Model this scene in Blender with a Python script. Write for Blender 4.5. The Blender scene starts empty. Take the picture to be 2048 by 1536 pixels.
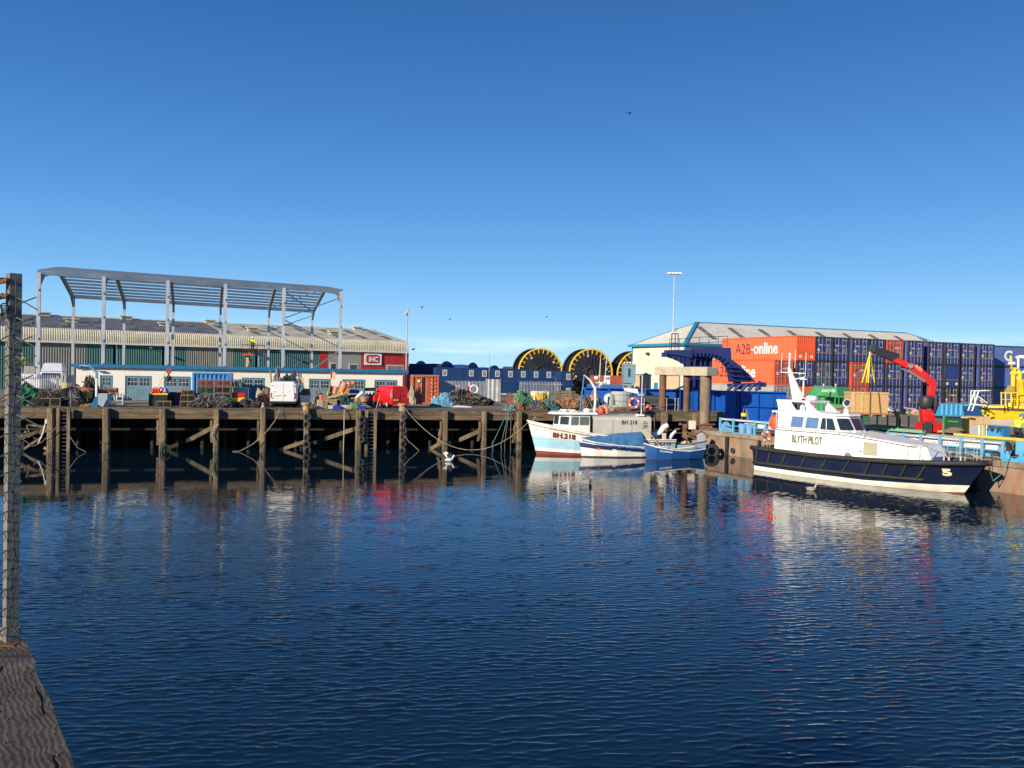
import bpy, math, random
from mathutils import Vector, Matrix, noise
random.seed(7)
R = math.radians
V = Vector
# ------------------------------------------------------------------ camera
F = 1660.0; CZ = 6.35; ROLL = R(1.15); PITCH = math.atan(27/1660)
C0 = V((0, 0, CZ))
cf = V((0, math.cos(PITCH), -math.sin(PITCH)))
up0 = V((0, math.sin(PITCH), math.cos(PITCH))); r0 = V((1, 0, 0))
cr = r0*math.cos(ROLL) + up0*math.sin(ROLL)
cu = up0*math.cos(ROLL) - r0*math.sin(ROLL)
scene = bpy.context.scene
col = scene.collection
cd = bpy.data.cameras.new('camera'); cam = bpy.data.objects.new('camera', cd); col.objects.link(cam)
cd.sensor_width = 36; cd.lens = F/2048*36; cd.clip_start = .1; cd.clip_end = 6000
m = Matrix.Identity(4)
for i in range(3):
    m[i][0] = cr[i]; m[i][1] = cu[i]; m[i][2] = -cf[i]; m[i][3] = C0[i]
cam.matrix_world = m
scene.camera = cam
# ------------------------------------------------------------------ light
SEL = R(20); SAZ = R(42)          # light travels towards azimuth SAZ (clockwise from +Y)
sdir = V((math.sin(SAZ)*math.cos(SEL), math.cos(SAZ)*math.cos(SEL), -math.sin(SEL)))
sd = bpy.data.lights.new('sun', 'SUN'); sd.energy = 4.6; sd.angle = R(.53); sd.color = (1, .87, .69)
so = bpy.data.objects.new('sun', sd); col.objects.link(so)
so.rotation_euler = sdir.to_track_quat('-Z', 'Y').to_euler(); so.location = (-60, -60, 60)
w = bpy.data.worlds.new('World'); scene.world = w; w.use_nodes = True
nt = w.node_tree; nt.nodes.clear()
sk = nt.nodes.new('ShaderNodeTexSky'); sk.sky_type = 'NISHITA'; sk.sun_disc = False
sk.sun_elevation = SEL; sk.sun_rotation = SAZ+math.pi
sk.altitude = 0; sk.air_density = 1.0; sk.dust_density = .15; sk.ozone_density = 3.0
bg = nt.nodes.new('ShaderNodeBackground'); bg.inputs[1].default_value = .15
wo = nt.nodes.new('ShaderNodeOutputWorld')
hs = nt.nodes.new('ShaderNodeHueSaturation'); hs.inputs['Saturation'].default_value = 1.0
tcs = nt.nodes.new('ShaderNodeTexCoord'); sxs = nt.nodes.new('ShaderNodeSeparateXYZ'); nt.links.new(tcs.outputs['Generated'], sxs.inputs[0])
rmp = nt.nodes.new('ShaderNodeValToRGB'); rmp.color_ramp.interpolation = 'B_SPLINE'
els = rmp.color_ramp.elements
stops = [(0, (1.9, 3.3, 4.45)), (.05, (1.2, 2.65, 4.25)), (.11, (.66, 1.85, 3.8)), (.19, (.34, 1.22, 3.1)), (.30, (.16, .78, 2.3)), (.44, (.07, .44, 1.55)), (1, (.05, .3, 1.05))]
els[0].position = 0; els[1].position = 1
for i_, (p_, c_) in enumerate(stops):
    e_ = els[0] if i_ == 0 else (els[-1] if i_ == len(stops)-1 else els.new(p_)); e_.color = (c_[0]/6, c_[1]/6, c_[2]/6, 1)
nt.links.new(sxs.outputs['Z'], rmp.inputs[0])
sc_ = nt.nodes.new('ShaderNodeMixRGB'); sc_.blend_type = 'MULTIPLY'; sc_.inputs[0].default_value = 1; sc_.inputs[2].default_value = (6.6, 6.6, 6.4, 1); nt.links.new(rmp.outputs[0], sc_.inputs[1])
mxs = nt.nodes.new('ShaderNodeMixRGB'); mxs.inputs[0].default_value = .93; nt.links.new(sk.outputs[0], mxs.inputs[1]); nt.links.new(sc_.outputs[0], mxs.inputs[2])
nt.links.new(mxs.outputs[0], hs.inputs['Color'])
# thin streak of low cloud near the horizon (direction based)
tc = nt.nodes.new('ShaderNodeTexCoord'); mp = nt.nodes.new('ShaderNodeMapping'); mp.inputs['Scale'].default_value = (2.2, 2.2, 26)
nz = nt.nodes.new('ShaderNodeTexNoise'); nz.inputs['Scale'].default_value = 1.6; nz.inputs['Detail'].default_value = 5
nt.links.new(tc.outputs['Generated'], mp.inputs[0]); nt.links.new(mp.outputs[0], nz.inputs[0])
rp = nt.nodes.new('ShaderNodeMapRange'); rp.inputs[1].default_value = .5; rp.inputs[2].default_value = .72; rp.inputs[4].default_value = .55
nt.links.new(nz.outputs[0], rp.inputs[0])
sx = nt.nodes.new('ShaderNodeSeparateXYZ'); nt.links.new(tc.outputs['Generated'], sx.inputs[0])
r2 = nt.nodes.new('ShaderNodeMapRange'); r2.inputs[1].default_value = .055; r2.inputs[2].default_value = .015; r2.inputs[3].default_value = 0; r2.inputs[4].default_value = 1
nt.links.new(sx.outputs['Z'], r2.inputs[0])
mu = nt.nodes.new('ShaderNodeMath'); mu.operation = 'MULTIPLY'; nt.links.new(rp.outputs[0], mu.inputs[0]); nt.links.new(r2.outputs[0], mu.inputs[1])
mx = nt.nodes.new('ShaderNodeMixRGB'); mx.inputs[2].default_value = (5.2, 6.2, 6.8, 1)
nt.links.new(mu.outputs[0], mx.inputs[0]); nt.links.new(hs.outputs[0], mx.inputs[1])
nt.links.new(mx.outputs[0], bg.inputs[0]); nt.links.new(bg.outputs[0], wo.inputs[0])
scene.view_settings.view_transform = 'Standard'; scene.view_settings.look = 'None'
scene.view_settings.exposure = .55; scene.view_settings.gamma = 1
scene.cycles.max_bounces = 6; scene.cycles.caustics_reflective = False; scene.cycles.caustics_refractive = False

# ------------------------------------------------------------------ projection helpers (used to survey real positions)
def ray(u, v): return cr*((u-1024)/F) + cu*((768-v)/F) + cf
def at(u, v, Y): r = ray(u, v); return C0 + r*(Y/r.y)
def gnd(u, v, z=0.): r = ray(u, v); return C0 + r*((z-CZ)/r.z)
def tline(u, P, d):
    a = P-C0; k = (u-1024)/F
    return -(a.dot(cr)-k*a.dot(cf))/(d.dot(cr)-k*d.dot(cf))
# main timber quay frame: t along edge, n away from the camera
D = 3.13
QA = R(14.6); QT = V((math.cos(QA), math.sin(QA), 0)); QN = V((-math.sin(QA), math.cos(QA), 0)); Q0 = V((-32.5, 58.4, 0))
def Q(s, n, z=0.): return Q0 + QT*s + QN*n + V((0, 0, z))
def qs(u, n=0., z=D): return tline(u, Q(0, n, z), QT)
def qp(u, n, z=D): return Q(qs(u, n, z), n, z)
# right hand quay frame
RT = V((.502, -.865, 0)).normalized(); RN = V((.865, .502, 0)).normalized(); RZ = 1.75
def RQ(s, n, z=0.): return V((16.8, 66, 0)) + RT*s + RN*n + V((0, 0, z))
def rs(u, n=0., z=RZ): return tline(u, RQ(0, n, z), RT)
RA = math.atan2(RT.y, RT.x)

# ------------------------------------------------------------------ materials
MC = {}
def rgb(c): return (c[0], c[1], c[2], 1)
def mat(name, c, rough=.6, metal=0., var=.18, vs=1.5, dirt=None, da=.5, ds=.8, dt=.5, bump=0., bs=12., st=(1, 1, 1), spec=.5):
    if name in MC: return MC[name]
    m = bpy.data.materials.new(name); m.use_nodes = True; nt = m.node_tree; N = nt.nodes; L = nt.links
    b = N['Principled BSDF']; b.inputs['Roughness'].default_value = rough; b.inputs['Metallic'].default_value = metal
    b.inputs['Specular IOR Level'].default_value = spec
    tc = N.new('ShaderNodeTexCoord'); mp = N.new('ShaderNodeMapping'); mp.inputs['Scale'].default_value = st
    L.new(tc.outputs['Object'], mp.inputs[0])
    nz = N.new('ShaderNodeTexNoise'); nz.inputs['Scale'].default_value = vs; nz.inputs['Detail'].default_value = 7; nz.inputs['Roughness'].default_value = .62
    L.new(mp.outputs[0], nz.inputs[0])
    mr = N.new('ShaderNodeMapRange'); mr.inputs[1].default_value = .3; mr.inputs[2].default_value = .7; L.new(nz.outputs[0], mr.inputs[0])
    mx = N.new('ShaderNodeMixRGB'); mx.inputs[1].default_value = rgb([x*(1-var) for x in c]); mx.inputs[2].default_value = rgb([min(1, x*(1+var)) for x in c])
    L.new(mr.outputs[0], mx.inputs[0]); out = mx.outputs[0]
    if dirt:
        n2 = N.new('ShaderNodeTexNoise'); n2.inputs['Scale'].default_value = ds; n2.inputs['Detail'].default_value = 9; n2.inputs['Roughness'].default_value = .7
        m2 = N.new('ShaderNodeMapping'); m2.inputs['Scale'].default_value = st; m2.inputs['Location'].default_value = (3.1, 7.7, 1.3)
        L.new(tc.outputs['Object'], m2.inputs[0]); L.new(m2.outputs[0], n2.inputs[0])
        r_ = N.new('ShaderNodeMapRange'); r_.inputs[1].default_value = dt; r_.inputs[2].default_value = dt+.16; r_.inputs[4].default_value = da
        L.new(n2.outputs[0], r_.inputs[0])
        x2 = N.new('ShaderNodeMixRGB'); x2.inputs[2].default_value = rgb(dirt); L.new(r_.outputs[0], x2.inputs[0]); L.new(out, x2.inputs[1]); out = x2.outputs[0]
    L.new(out, b.inputs['Base Color'])
    if bump:
        n3 = N.new('ShaderNodeTexNoise'); n3.inputs['Scale'].default_value = bs; n3.inputs['Detail'].default_value = 6
        L.new(mp.outputs[0], n3.inputs[0])
        bp = N.new('ShaderNodeBump'); bp.inputs['Strength'].default_value = 1; bp.inputs['Distance'].default_value = bump
        L.new(n3.outputs[0], bp.inputs['Height']); L.new(bp.outputs[0], b.inputs['Normal'])
    MC[name] = m
    return m
def paint(name, c, rough=.42, **k):
    k.setdefault('var', .12); return mat(name, c, rough, **k)
white = paint('white_paint', (.78, .77, .73), dirt=(.42, .36, .26), da=.5, dt=.56, ds=1.2, st=(1, 1, .4))
bwhite = paint('boat_white', (.80, .79, .75), .3, dirt=(.5, .42, .3), da=.25, dt=.6, ds=.8)
rust = mat('rust', (.17, .075, .04), .85, var=.4, vs=4, dirt=(.05, .03, .02), da=.7, bump=.01)
galv = mat('galvanised_steel', (.36, .38, .40), .42, .55, var=.22, vs=3)
galvm = mat('matt_galvanised', (.40, .42, .44), .6, .1, var=.2, vs=2, dirt=(.2, .19, .17), da=.4)
dsteel = mat('dark_steel', (.05, .055, .06), .55, .3)
black = mat('black_plastic', (.015, .016, .018), .5, var=.3)
rubber = mat('tyre_rubber', (.016, .016, .017), .75, var=.35, vs=6, dirt=(.07, .065, .06), da=.45, bump=.01)
wood = mat('weathered_timber', (.20, .145, .085), .85, var=.55, vs=2.2, dirt=(.055, .038, .025), da=.85, ds=1.3, dt=.52, bump=.03, bs=7, st=(1, 1, .22))
woodh = mat('weathered_beam', (.155, .11, .068), .88, var=.55, vs=2.4, dirt=(.04, .028, .02), da=.85, ds=1.2, dt=.5, bump=.03, bs=7, st=(.25, 1, 2.2))
wooddk = mat('weedy_and_shaded_timber', (.018, .016, .012), .9, var=.5, vs=4)  # weedy wood under the deck; on the lower braces it stands for shade
planks = mat('deck_planking', (.125, .10, .078), .9, var=.4, vs=1.2, dirt=(.05, .042, .035), da=.7, ds=.5, bump=.015, bs=8)
concrete = mat('pale_concrete', (.44, .39, .28), .9, var=.2, vs=1.2, dirt=(.26, .22, .15), da=.55, ds=.9, bump=.01)
conc2 = mat('old_stained_concrete', (.24, .20, .155), .92, var=.35, vs=.9, dirt=(.10, .065, .04), da=.75, ds=.6, dt=.5, bump=.03, bs=5, st=(1, 1, .5))
asphalt = mat('asphalt', (.20, .16, .115), .92, var=.3, vs=.25, dirt=(.12, .105, .09), da=.5, ds=.15)
glass = mat('window_glass', (.02, .03, .045), .06, var=.3, spec=.8)
glassb = mat('blue_reflecting_glass', (.10, .19, .36), .12, var=.15, spec=.8)
ropem = mat('pale_rope', (.42, .36, .24), .9, var=.3)
ropeg = mat('grey_rope', (.20, .19, .16), .9, var=.3)
ropeb = mat('blue_green_rope', (.12, .26, .28), .9, var=.3)
skin = mat('skin', (.42, .24, .17), .6, var=.1)
hivis = mat('hi_vis_yellow', (.62, .78, .04), .7, var=.2, vs=6)
hivo = mat('hi_vis_orange', (.75, .14, .03), .7, var=.2, vs=6)
navycloth = mat('dark_workwear', (.02, .025, .04), .85)
C = {}
def cm(name, c, rough=.5, **k):
    return mat(name, c, rough, **k)
red = paint('red_paint', (.56, .018, .015), .35)
orange = paint('orange_paint', (.78, .095, .02), .4, dirt=(.35, .08, .03), da=.3, dt=.58)
yellow = paint('yellow_paint', (.85, .60, .02), .4, dirt=(.5, .28, .04), da=.35, dt=.56)
blueb = paint('bright_blue', (.010, .14, .30), .45)
skyb = paint('sky_blue_paint', (.12, .36, .60), .45, dirt=(.2, .25, .28), da=.4)
navy = paint('navy_blue', (.014, .024, .085), .42)
cobalt = paint('cobalt_blue', (.004, .078, .40), .42, dirt=(.004, .05, .27), da=.5, dt=.5, ds=.3, st=(1, 1, .3))
indigo = paint('ramp_blue', (.010, .020, .115), .5, dirt=(.015, .035, .14), da=.4)
green = paint('lorry_green', (.035, .22, .07), .4)
netg = mat('green_net', (.02, .13, .065), .95, var=.6, vs=9, bump=.06, bs=14)
netb = mat('brown_net', (.19, .085, .04), .95, var=.6, vs=9, bump=.06, bs=14)
netp = mat('grey_purple_net', (.11, .09, .11), .95, var=.6, vs=9, bump=.06, bs=14)
nety = mat('yellow_net', (.55, .36, .05), .95, var=.4, vs=9, bump=.05, bs=14)
netk = mat('black_net', (.014, .015, .016), .95, var=.8, vs=9, dirt=(.09, .085, .08), da=.5, dt=.58, ds=7, bump=.08, bs=16)
nett = mat('teal_net', (.03, .12, .11), .95, var=.6, vs=9, bump=.06, bs=14)
tarpb = mat('blue_tarpaulin', (.03, .15, .36), .6, var=.35, vs=4, st=(3, 1, .6), bump=.05, bs=6)
tarpl = mat('pale_blue_tarpaulin', (.10, .27, .40), .7, var=.4, vs=4, bump=.1, bs=5)
cream = mat('cream_cover', (.70, .64, .40), .7, var=.15, bump=.03, bs=4)
osb = mat('strand_board', (.52, .32, .13), .85, var=.35, vs=14, dirt=(.30, .16, .06), da=.5, ds=10)
pinew = mat('pine_board', (.55, .36, .17), .8, var=.25, vs=3)

# ------------------------------------------------------------------ mesh helper
class MB:
    def __init__(s, T=None): s.v = []; s.f = []; s.mi = []; s.T = T
    def add(s, vs, fs, mi=0):
        b = len(s.v)
        for p in vs:
            p = V(p); s.v.append(s.T @ p if s.T else p)
        for f in fs: s.f.append([b+i for i in f]); s.mi.append(mi)
    def bx(s, x0, x1, y0, y1, z0, z1, mi=0):
        s.add([(x0, y0, z0), (x1, y0, z0), (x1, y1, z0), (x0, y1, z0), (x0, y0, z1), (x1, y0, z1), (x1, y1, z1), (x0, y1, z1)],
              [(0, 3, 2, 1), (4, 5, 6, 7), (0, 1, 5, 4), (1, 2, 6, 5), (2, 3, 7, 6), (3, 0, 4, 7)], mi)
    def beam(s, a, b, w, h=None, up=V((0, 0, 1)), mi=0):
        a = V(a); b = V(b); h = h or w; d = (b-a).normalized(); up = V(up)
        if abs(d.dot(up)) > .99: up = V((0, 1, 0))
        sd = d.cross(up).normalized()*w/2; u2 = sd.normalized().cross(d).normalized()*h/2
        vs = [a-sd-u2, a+sd-u2, a+sd+u2, a-sd+u2, b-sd-u2, b+sd-u2, b+sd+u2, b-sd+u2]
        s.add(vs, [(0, 1, 2, 3), (7, 6, 5, 4), (0, 4, 5, 1), (1, 5, 6, 2), (2, 6, 7, 3), (3, 7, 4, 0)], mi)
    def tube(s, pts, r, n=8, mi=0, caps=True):
        pts = [V(p) for p in pts]; rs_ = r if isinstance(r, (list, tuple)) else [r]*len(pts); vs = []
        prev = None
        for i, p in enumerate(pts):
            d = (pts[min(i+1, len(pts)-1)]-pts[max(i-1, 0)]).normalized()
            if prev is None:
                a = V((0, 0, 1)) if abs(d.z) < .9 else V((1, 0, 0)); x = d.cross(a).normalized()
            else: x = (prev-d*prev.dot(d)).normalized()
            prev = x; y = d.cross(x)
            for k in range(n):
                t = 2*math.pi*k/n; vs.append(p+(x*math.cos(t)+y*math.sin(t))*rs_[i])
        fs = []
        for i in range(len(pts)-1):
            for k in range(n): fs.append((i*n+k, i*n+(k+1) % n, (i+1)*n+(k+1) % n, (i+1)*n+k))
        if caps: fs.append(tuple(range(n-1, -1, -1))); fs.append(tuple((len(pts)-1)*n+k for k in range(n)))
        s.add(vs, fs, mi)
    def cyl(s, a, b, r, r2=None, n=16, mi=0): s.tube([a, b], [r, r if r2 is None else r2], n, mi)
    def torus(s, c, ax, Rr, r, n=20, m_=8, mi=0, a0=0, a1=2*math.pi):
        c = V(c); ax = V(ax).normalized(); x = ax.cross(V((0, 0, 1)))
        if x.length < .1: x = ax.cross(V((0, 1, 0)))
        x.normalize(); y = ax.cross(x); vs = []; full = abs(a1-a0-2*math.pi) < 1e-4
        nn = n if full else n+1
        for i in range(nn):
            t = a0+(a1-a0)*i/n; e = x*math.cos(t)+y*math.sin(t)
            for k in range(m_):
                q = 2*math.pi*k/m_; vs.append(c+e*(Rr+r*math.cos(q))+ax*(r*math.sin(q)))
        fs = []
        for i in range(n):
            for k in range(m_):
                j = (i+1) % nn; fs.append((i*m_+k, i*m_+(k+1) % m_, j*m_+(k+1) % m_, j*m_+k))
        s.add(vs, fs, mi)
    def lathe(s, prof, n=16, mi=0, o=(0, 0, 0), ax=(0, 0, 1)):
        o = V(o); ax = V(ax).normalized(); x = ax.cross(V((0, 0, 1)))
        if x.length < .1: x = V((1, 0, 0))
        x.normalize(); y = ax.cross(x); vs = []
        for (r, h) in prof:
            for k in range(n):
                t = 2*math.pi*k/n; vs.append(o+ax*h+(x*math.cos(t)+y*math.sin(t))*r)
        fs = []
        for i in range(len(prof)-1):
            for k in range(n): fs.append((i*n+k, i*n+(k+1) % n, (i+1)*n+(k+1) % n, (i+1)*n+k))
        fs.append(tuple(range(n-1, -1, -1))); fs.append(tuple((len(prof)-1)*n+k for k in range(n)))
        s.add(vs, fs, mi)
    def prism(s, poly, fr, to, mi=0):
        """poly: list of 3D points; extruded by vector fr..to offsets"""
        n = len(poly); a = [V(p)+V(fr) for p in poly]; b = [V(p)+V(to) for p in poly]
        s.add(a+b, [tuple(range(n-1, -1, -1)), tuple(range(n, 2*n))]+[(i, (i+1) % n, n+(i+1) % n, n+i) for i in range(n)], mi)
    def grid(s, fn, nu, nv, mi=0):
        vs = [fn(i/nu, j/nv) for j in range(nv+1) for i in range(nu+1)]
        fs = [(j*(nu+1)+i, j*(nu+1)+i+1, (j+1)*(nu+1)+i+1, (j+1)*(nu+1)+i) for j in range(nv) for i in range(nu)]
        s.add(vs, fs, mi)
    def loft(s, secs, mi=0, caps=True, close=True):
        n = len(secs[0]); vs = [p for q in secs for p in q]; fs = []
        for i in range(len(secs)-1):
            for k in range(n if close else n-1): fs.append((i*n+k, i*n+(k+1) % n, (i+1)*n+(k+1) % n, (i+1)*n+k))
        if caps: fs.append(tuple(range(n-1, -1, -1))); fs.append(tuple((len(secs)-1)*n+k for k in range(n)))
        s.add(vs, fs, mi)
    def corr(s, a, b, z0, z1, pitch=.3, dep=.05, nrm=None, mi=0):
        """trapezoidal corrugated sheet standing between ground points a and b"""
        a = V(a); b = V(b); L_ = (b-a).length; d = (b-a)/L_; nrm = V(nrm) if nrm else V((d.y, -d.x, 0))
        k = max(1, round(L_/pitch)); p = L_/k; pts = []
        for i in range(k):
            x = i*p; pts += [(x, 0), (x+p*.3, 0), (x+p*.5, dep), (x+p*.8, dep)]
        pts.append((L_, 0)); vs = []
        for (x, o) in pts:
            q = a+d*x+nrm*o; vs += [V((q.x, q.y, z0)), V((q.x, q.y, z1))]
        s.add(vs, [(2*i, 2*i+2, 2*i+3, 2*i+1) for i in range(len(pts)-1)], mi)
    def build(s, name, mats, parent=None, smooth=False, bevel=0):
        me = bpy.data.meshes.new(name); me.from_pydata([tuple(p) for p in s.v], [], s.f)
        if not isinstance(mats, (list, tuple)): mats = [mats]
        for x in mats: me.materials.append(x)
        for i, p in enumerate(me.polygons): p.material_index = s.mi[i]; p.use_smooth = smooth
        me.update()
        o = bpy.data.objects.new(name, me); col.objects.link(o)
        if parent: o.parent = parent
        if bevel:
            b = o.modifiers.new('bevel', 'BEVEL'); b.width = bevel; b.segments = 2; b.limit_method = 'ANGLE'
        return o
def tag(o, label, cat, group=None, kind=None):
    if label: o['label'] = label
    if cat: o['category'] = cat
    if group: o['group'] = group
    if kind: o['kind'] = kind
    return o
def thing(name, label, cat, loc=(0, 0, 0), rz=0, group=None):
    o = bpy.data.objects.new(name, None); col.objects.link(o); o.empty_display_size = .2
    o.location = loc; o.rotation_euler = (0, 0, rz); return tag(o, label, cat, group)
def dup(o, loc=None, rz=None, label=None, group=None, parent=None, scale=None):
    c = o.copy(); col.objects.link(c)
    if parent: c.parent = parent
    for ch in o.children: dup(ch, parent=c)
    if loc is not None: c.location = loc
    if rz is not None: c.rotation_euler = (0, 0, rz)
    if label: c['label'] = label
    if group: c['group'] = group
    if scale: c.scale = scale
    return c
def struct(o): o['kind'] = 'structure'; return o
TX = {}
def textgeo(s, bold=0.):
    if (s, bold) in TX: return TX[(s, bold)]
    c = bpy.data.curves.new('text', 'FONT'); c.body = s; c.size = 1; c.offset = bold; c.resolution_u = 3
    o = bpy.data.objects.new('text', c); col.objects.link(o)
    dg = bpy.context.evaluated_depsgraph_get(); me = bpy.data.meshes.new_from_object(o.evaluated_get(dg))
    vs = [v.co.copy() for v in me.vertices]; fs = [tuple(p.vertices) for p in me.polygons]
    bpy.data.objects.remove(o); bpy.data.meshes.remove(me); bpy.data.curves.remove(c)
    x0 = min(v.x for v in vs); x1 = max(v.x for v in vs); y0 = min(v.y for v in vs); y1 = max(v.y for v in vs)
    vs = [((v.x-x0)/(x1-x0), (v.y-y0)/(y1-y0)) for v in vs]
    TX[(s, bold)] = (vs, fs); return TX[(s, bold)]
def text(mb, s, fn, mi=0, bold=0.):
    """fn(a,b) maps 0..1 text box to 3D"""
    vs, fs = textgeo(s, bold); mb.add([fn(a, b) for a, b in vs], fs, mi)
def flat(o, x, y): 
    o = V(o); x = V(x); y = V(y); return lambda a, b: o+x*a+y*b
# ================================================================== WATER
import numpy as np
def water_mesh():
    """real wave surface: a sum of many small wind waves, sheltered (calm) beside the jetty, finer grid near the near quay"""
    rg = np.random.RandomState(5)
    nr_, nc_ = 1250, 680
    Y = 10.0*np.exp(np.linspace(0, math.log(74/10.0), nr_))[:, None]; K = np.linspace(-.88, .88, nc_)[None, :]
    X = K*(Y+2.0); Y = Y+0*X
    d = (Q0.x-X)*QN.x+(Q0.y-Y)*QN.y
    wob = 3.2*np.sin(X*.11+1.3)+2.2*np.sin(X*.27+Y*.13)+1.6*np.sin(X*.05-Y*.21+2)+1.0*np.sin(X*.61+Y*.3)
    def ss(x, a, b_): t = np.clip((x-a)/(b_-a), 0, 1); return t*t*(3-2*t)
    amp = .02+.46*ss(d+wob, 13, 23)+.52*ss(d, 26, 48)
    gust = .88+.16*np.sin(X*.17+Y*.31)*np.sin(Y*.12-X*.07+1)+.10*np.sin(X*.45-Y*.2)
    h = np.zeros_like(X)
    def waves(n, l0, l1, spread, slope, base=8):
        o = np.zeros_like(X)
        for i in range(n):
            lam = l0*(l1/l0)**rg.rand(); th = R(90+base)+R(spread)*rg.randn(); k = 2*math.pi/lam
            o += (slope/k)*np.sin(k*(X*math.cos(th)+Y*math.sin(th))+rg.rand()*6.28+.6*np.sin(X*.35*rg.rand()+Y*.3*rg.rand()+i))
        return o*math.sqrt(2.0/n)
    h += waves(30, .14, .28, 15, WS1)
    h += waves(16, .32, .6, 22, WS2)
    h += waves(8, 1.2, 3.5, 40, WS3)
    sg = h.std(); h = h+.32*(h*h/sg-sg)
    h2 = waves(12, .12, .2, 38, WS0)
    Z = (h+h2)*amp*gust
    co = np.stack([X, Y, Z], -1).reshape(-1, 3).astype(np.float32)
    i = np.arange(nr_-1)[:, None]*nc_+np.arange(nc_-1)[None, :]
    q = np.stack([i, i+1, i+1+nc_, i+nc_], -1).reshape(-1).astype(np.int32); nf = (nr_-1)*(nc_-1)
    me = bpy.data.meshes.new('water'); me.vertices.add(len(co)); me.vertices.foreach_set('co', co.ravel())
    me.loops.add(len(q)); me.loops.foreach_set('vertex_index', q); me.polygons.add(nf); me.polygons.foreach_set('loop_start', np.arange(nf, dtype=np.int32)*4)
    me.update(calc_edges=True); me.polygons.foreach_set('use_smooth', np.ones(nf, dtype=bool)); me.validate()
    return me
WS0, WS1, WS2, WS3 = .028, .100, .034, .005
wm = bpy.data.materials.new('harbour_water'); wm.use_nodes = True; b = wm.node_tree.nodes['Principled BSDF']
b.inputs['Base Color'].default_value = (.003, .013, .024, 1); b.inputs['Roughness'].default_value = .03; b.inputs['IOR'].default_value = 1.45
me = water_mesh(); me.materials.append(wm); o = bpy.data.objects.new('water', me); col.objects.link(o); struct(o)
mb = MB(); mb.add([(-400, -60, -.12), (400, -60, -.12), (400, 300, -.12), (-400, 300, -.12)], [(0, 1, 2, 3)])
struct(mb.build('outer_water', wm))

# ================================================================== GROUND
yard = mat('yard_surface', (.22, .18, .13), .93, var=.3, vs=.12, dirt=(.15, .13, .10), da=.6, ds=.07, bump=.01, bs=4)
G = 2.35
mb = MB(); far = [(-3000, 2600), (3000, 2600), (3000, -200), (180, -80)]
front = [Q(-160, 45), Q(34, 45), V((8, 88, 0)), V((22, 82, 0)), RQ(-6, 18), RQ(100, 18)]
poly = [(p.x, p.y, G) for p in front] + [(180, -80, G), (3000, -80, G), (3000, 2600, G), (-3000, 2600, G), (-3000, 60, G)]
mb.add(poly, [tuple(range(len(poly)))])
# skirts down to the sea bed
for a, b in zip(front[:-1], front[1:]): mb.add([(a.x, a.y, -3), (b.x, b.y, -3), (b.x, b.y, G), (a.x, a.y, G)], [(0, 1, 2, 3)])
struct(mb.build('ground', yard))
# quay platform (timber/asphalt apron)
SE = 52.5
mb = MB()
a, b, c_, d_ = Q(-60, 2.6, D), Q(SE, 2.6, D), Q(SE, 34, D), Q(-60, 34, D)
mb.add([a, b, c_, d_], [(0, 1, 2, 3)])
e, f_ = Q(SE, 46, G-.02), Q(-60, 46, G-.02)
mb.add([d_, c_, e, f_], [(0, 1, 2, 3)])
mb.add([b, Q(SE, 2.6, -2), Q(SE, 34, -2), c_], [(0, 1, 2, 3)])
mb.add([a, b, Q(SE, 2.6, D-.3), Q(-60, 2.6, D-.3)], [(0, 1, 2, 3)])
mb.add([Q(-60, 2.6, D-.3), Q(SE, 2.6, D-.3), Q(SE, 12, D-.3), Q(-60, 12, D-.3)], [(0, 1, 2, 3)])
struct(mb.build('quay_apron', asphalt))
# right hand quay: slabs, gently rising to the yard
mb = MB()
mb.add([RQ(-2, 0, RZ), RQ(100, 0, RZ), RQ(100, 13, RZ), RQ(-2, 13, RZ)], [(0, 1, 2, 3)])
mb.add([RQ(-2, 13, RZ), RQ(100, 13, RZ), RQ(100, 18.2, G+.01), RQ(-2, 18.2, G+.01)], [(0, 1, 2, 3)])
mb.add([RQ(-2, 0, -2), RQ(-2, 18, -2), RQ(-2, 18, G), RQ(-2, 13, RZ), RQ(-2, 0, RZ)], [(0, 1, 2, 3, 4)])
struct(mb.build('side_quay_paving', asphalt))
# quay wall of the right hand side
wallrust = mat('rusty_sheet_wall', (.26, .19, .14), .92, var=.4, vs=.8, dirt=(.30, .10, .045), da=.75, ds=.7, dt=.5, bump=.03, bs=4, st=(1, 1, .45))
mb = MB()
mb.grid(lambda a, b: RQ(-2+102*a, (noise.noise(V((a*80, b*3, 0)))*.08), -1.5+(RZ+1.5-.28)*b), 200, 6)
ob = mb.build('quay_wall', wallrust); tag(ob, 'stained concrete and rusty wall of the right hand quay behind the pilot boat', 'quay wall')
mb = MB(); mb.T = Matrix.Translation(RQ(0, 0, 0)) @ Matrix.Rotation(RA, 4, 'Z')
for i in range(17):
    mb.bx(-2+i*6+.02, 4-.02+i*6, -.12, .75, RZ-.28, RZ+.06)
mb.build('coping', conc2, ob)
mb = MB(); mb.T = Matrix.Translation(RQ(0, 0, 0)) @ Matrix.Rotation(RA, 4, 'Z')
for i in range(14):
    x = .5+i*3.3; mb.bx(x, x+.3, -.16, 0.02, -1, RZ-.3)
mb.build('fender_timber', wooddk, ob)

# ================================================================== TIMBER JETTY
jet = thing('timber_jetty', 'long weathered timber jetty on tall square piles with a black void beneath', 'jetty', Q(0, 0), QA)
def jl(s, n, z): return V((s, n, z))       # jetty local = s,n,z
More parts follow.
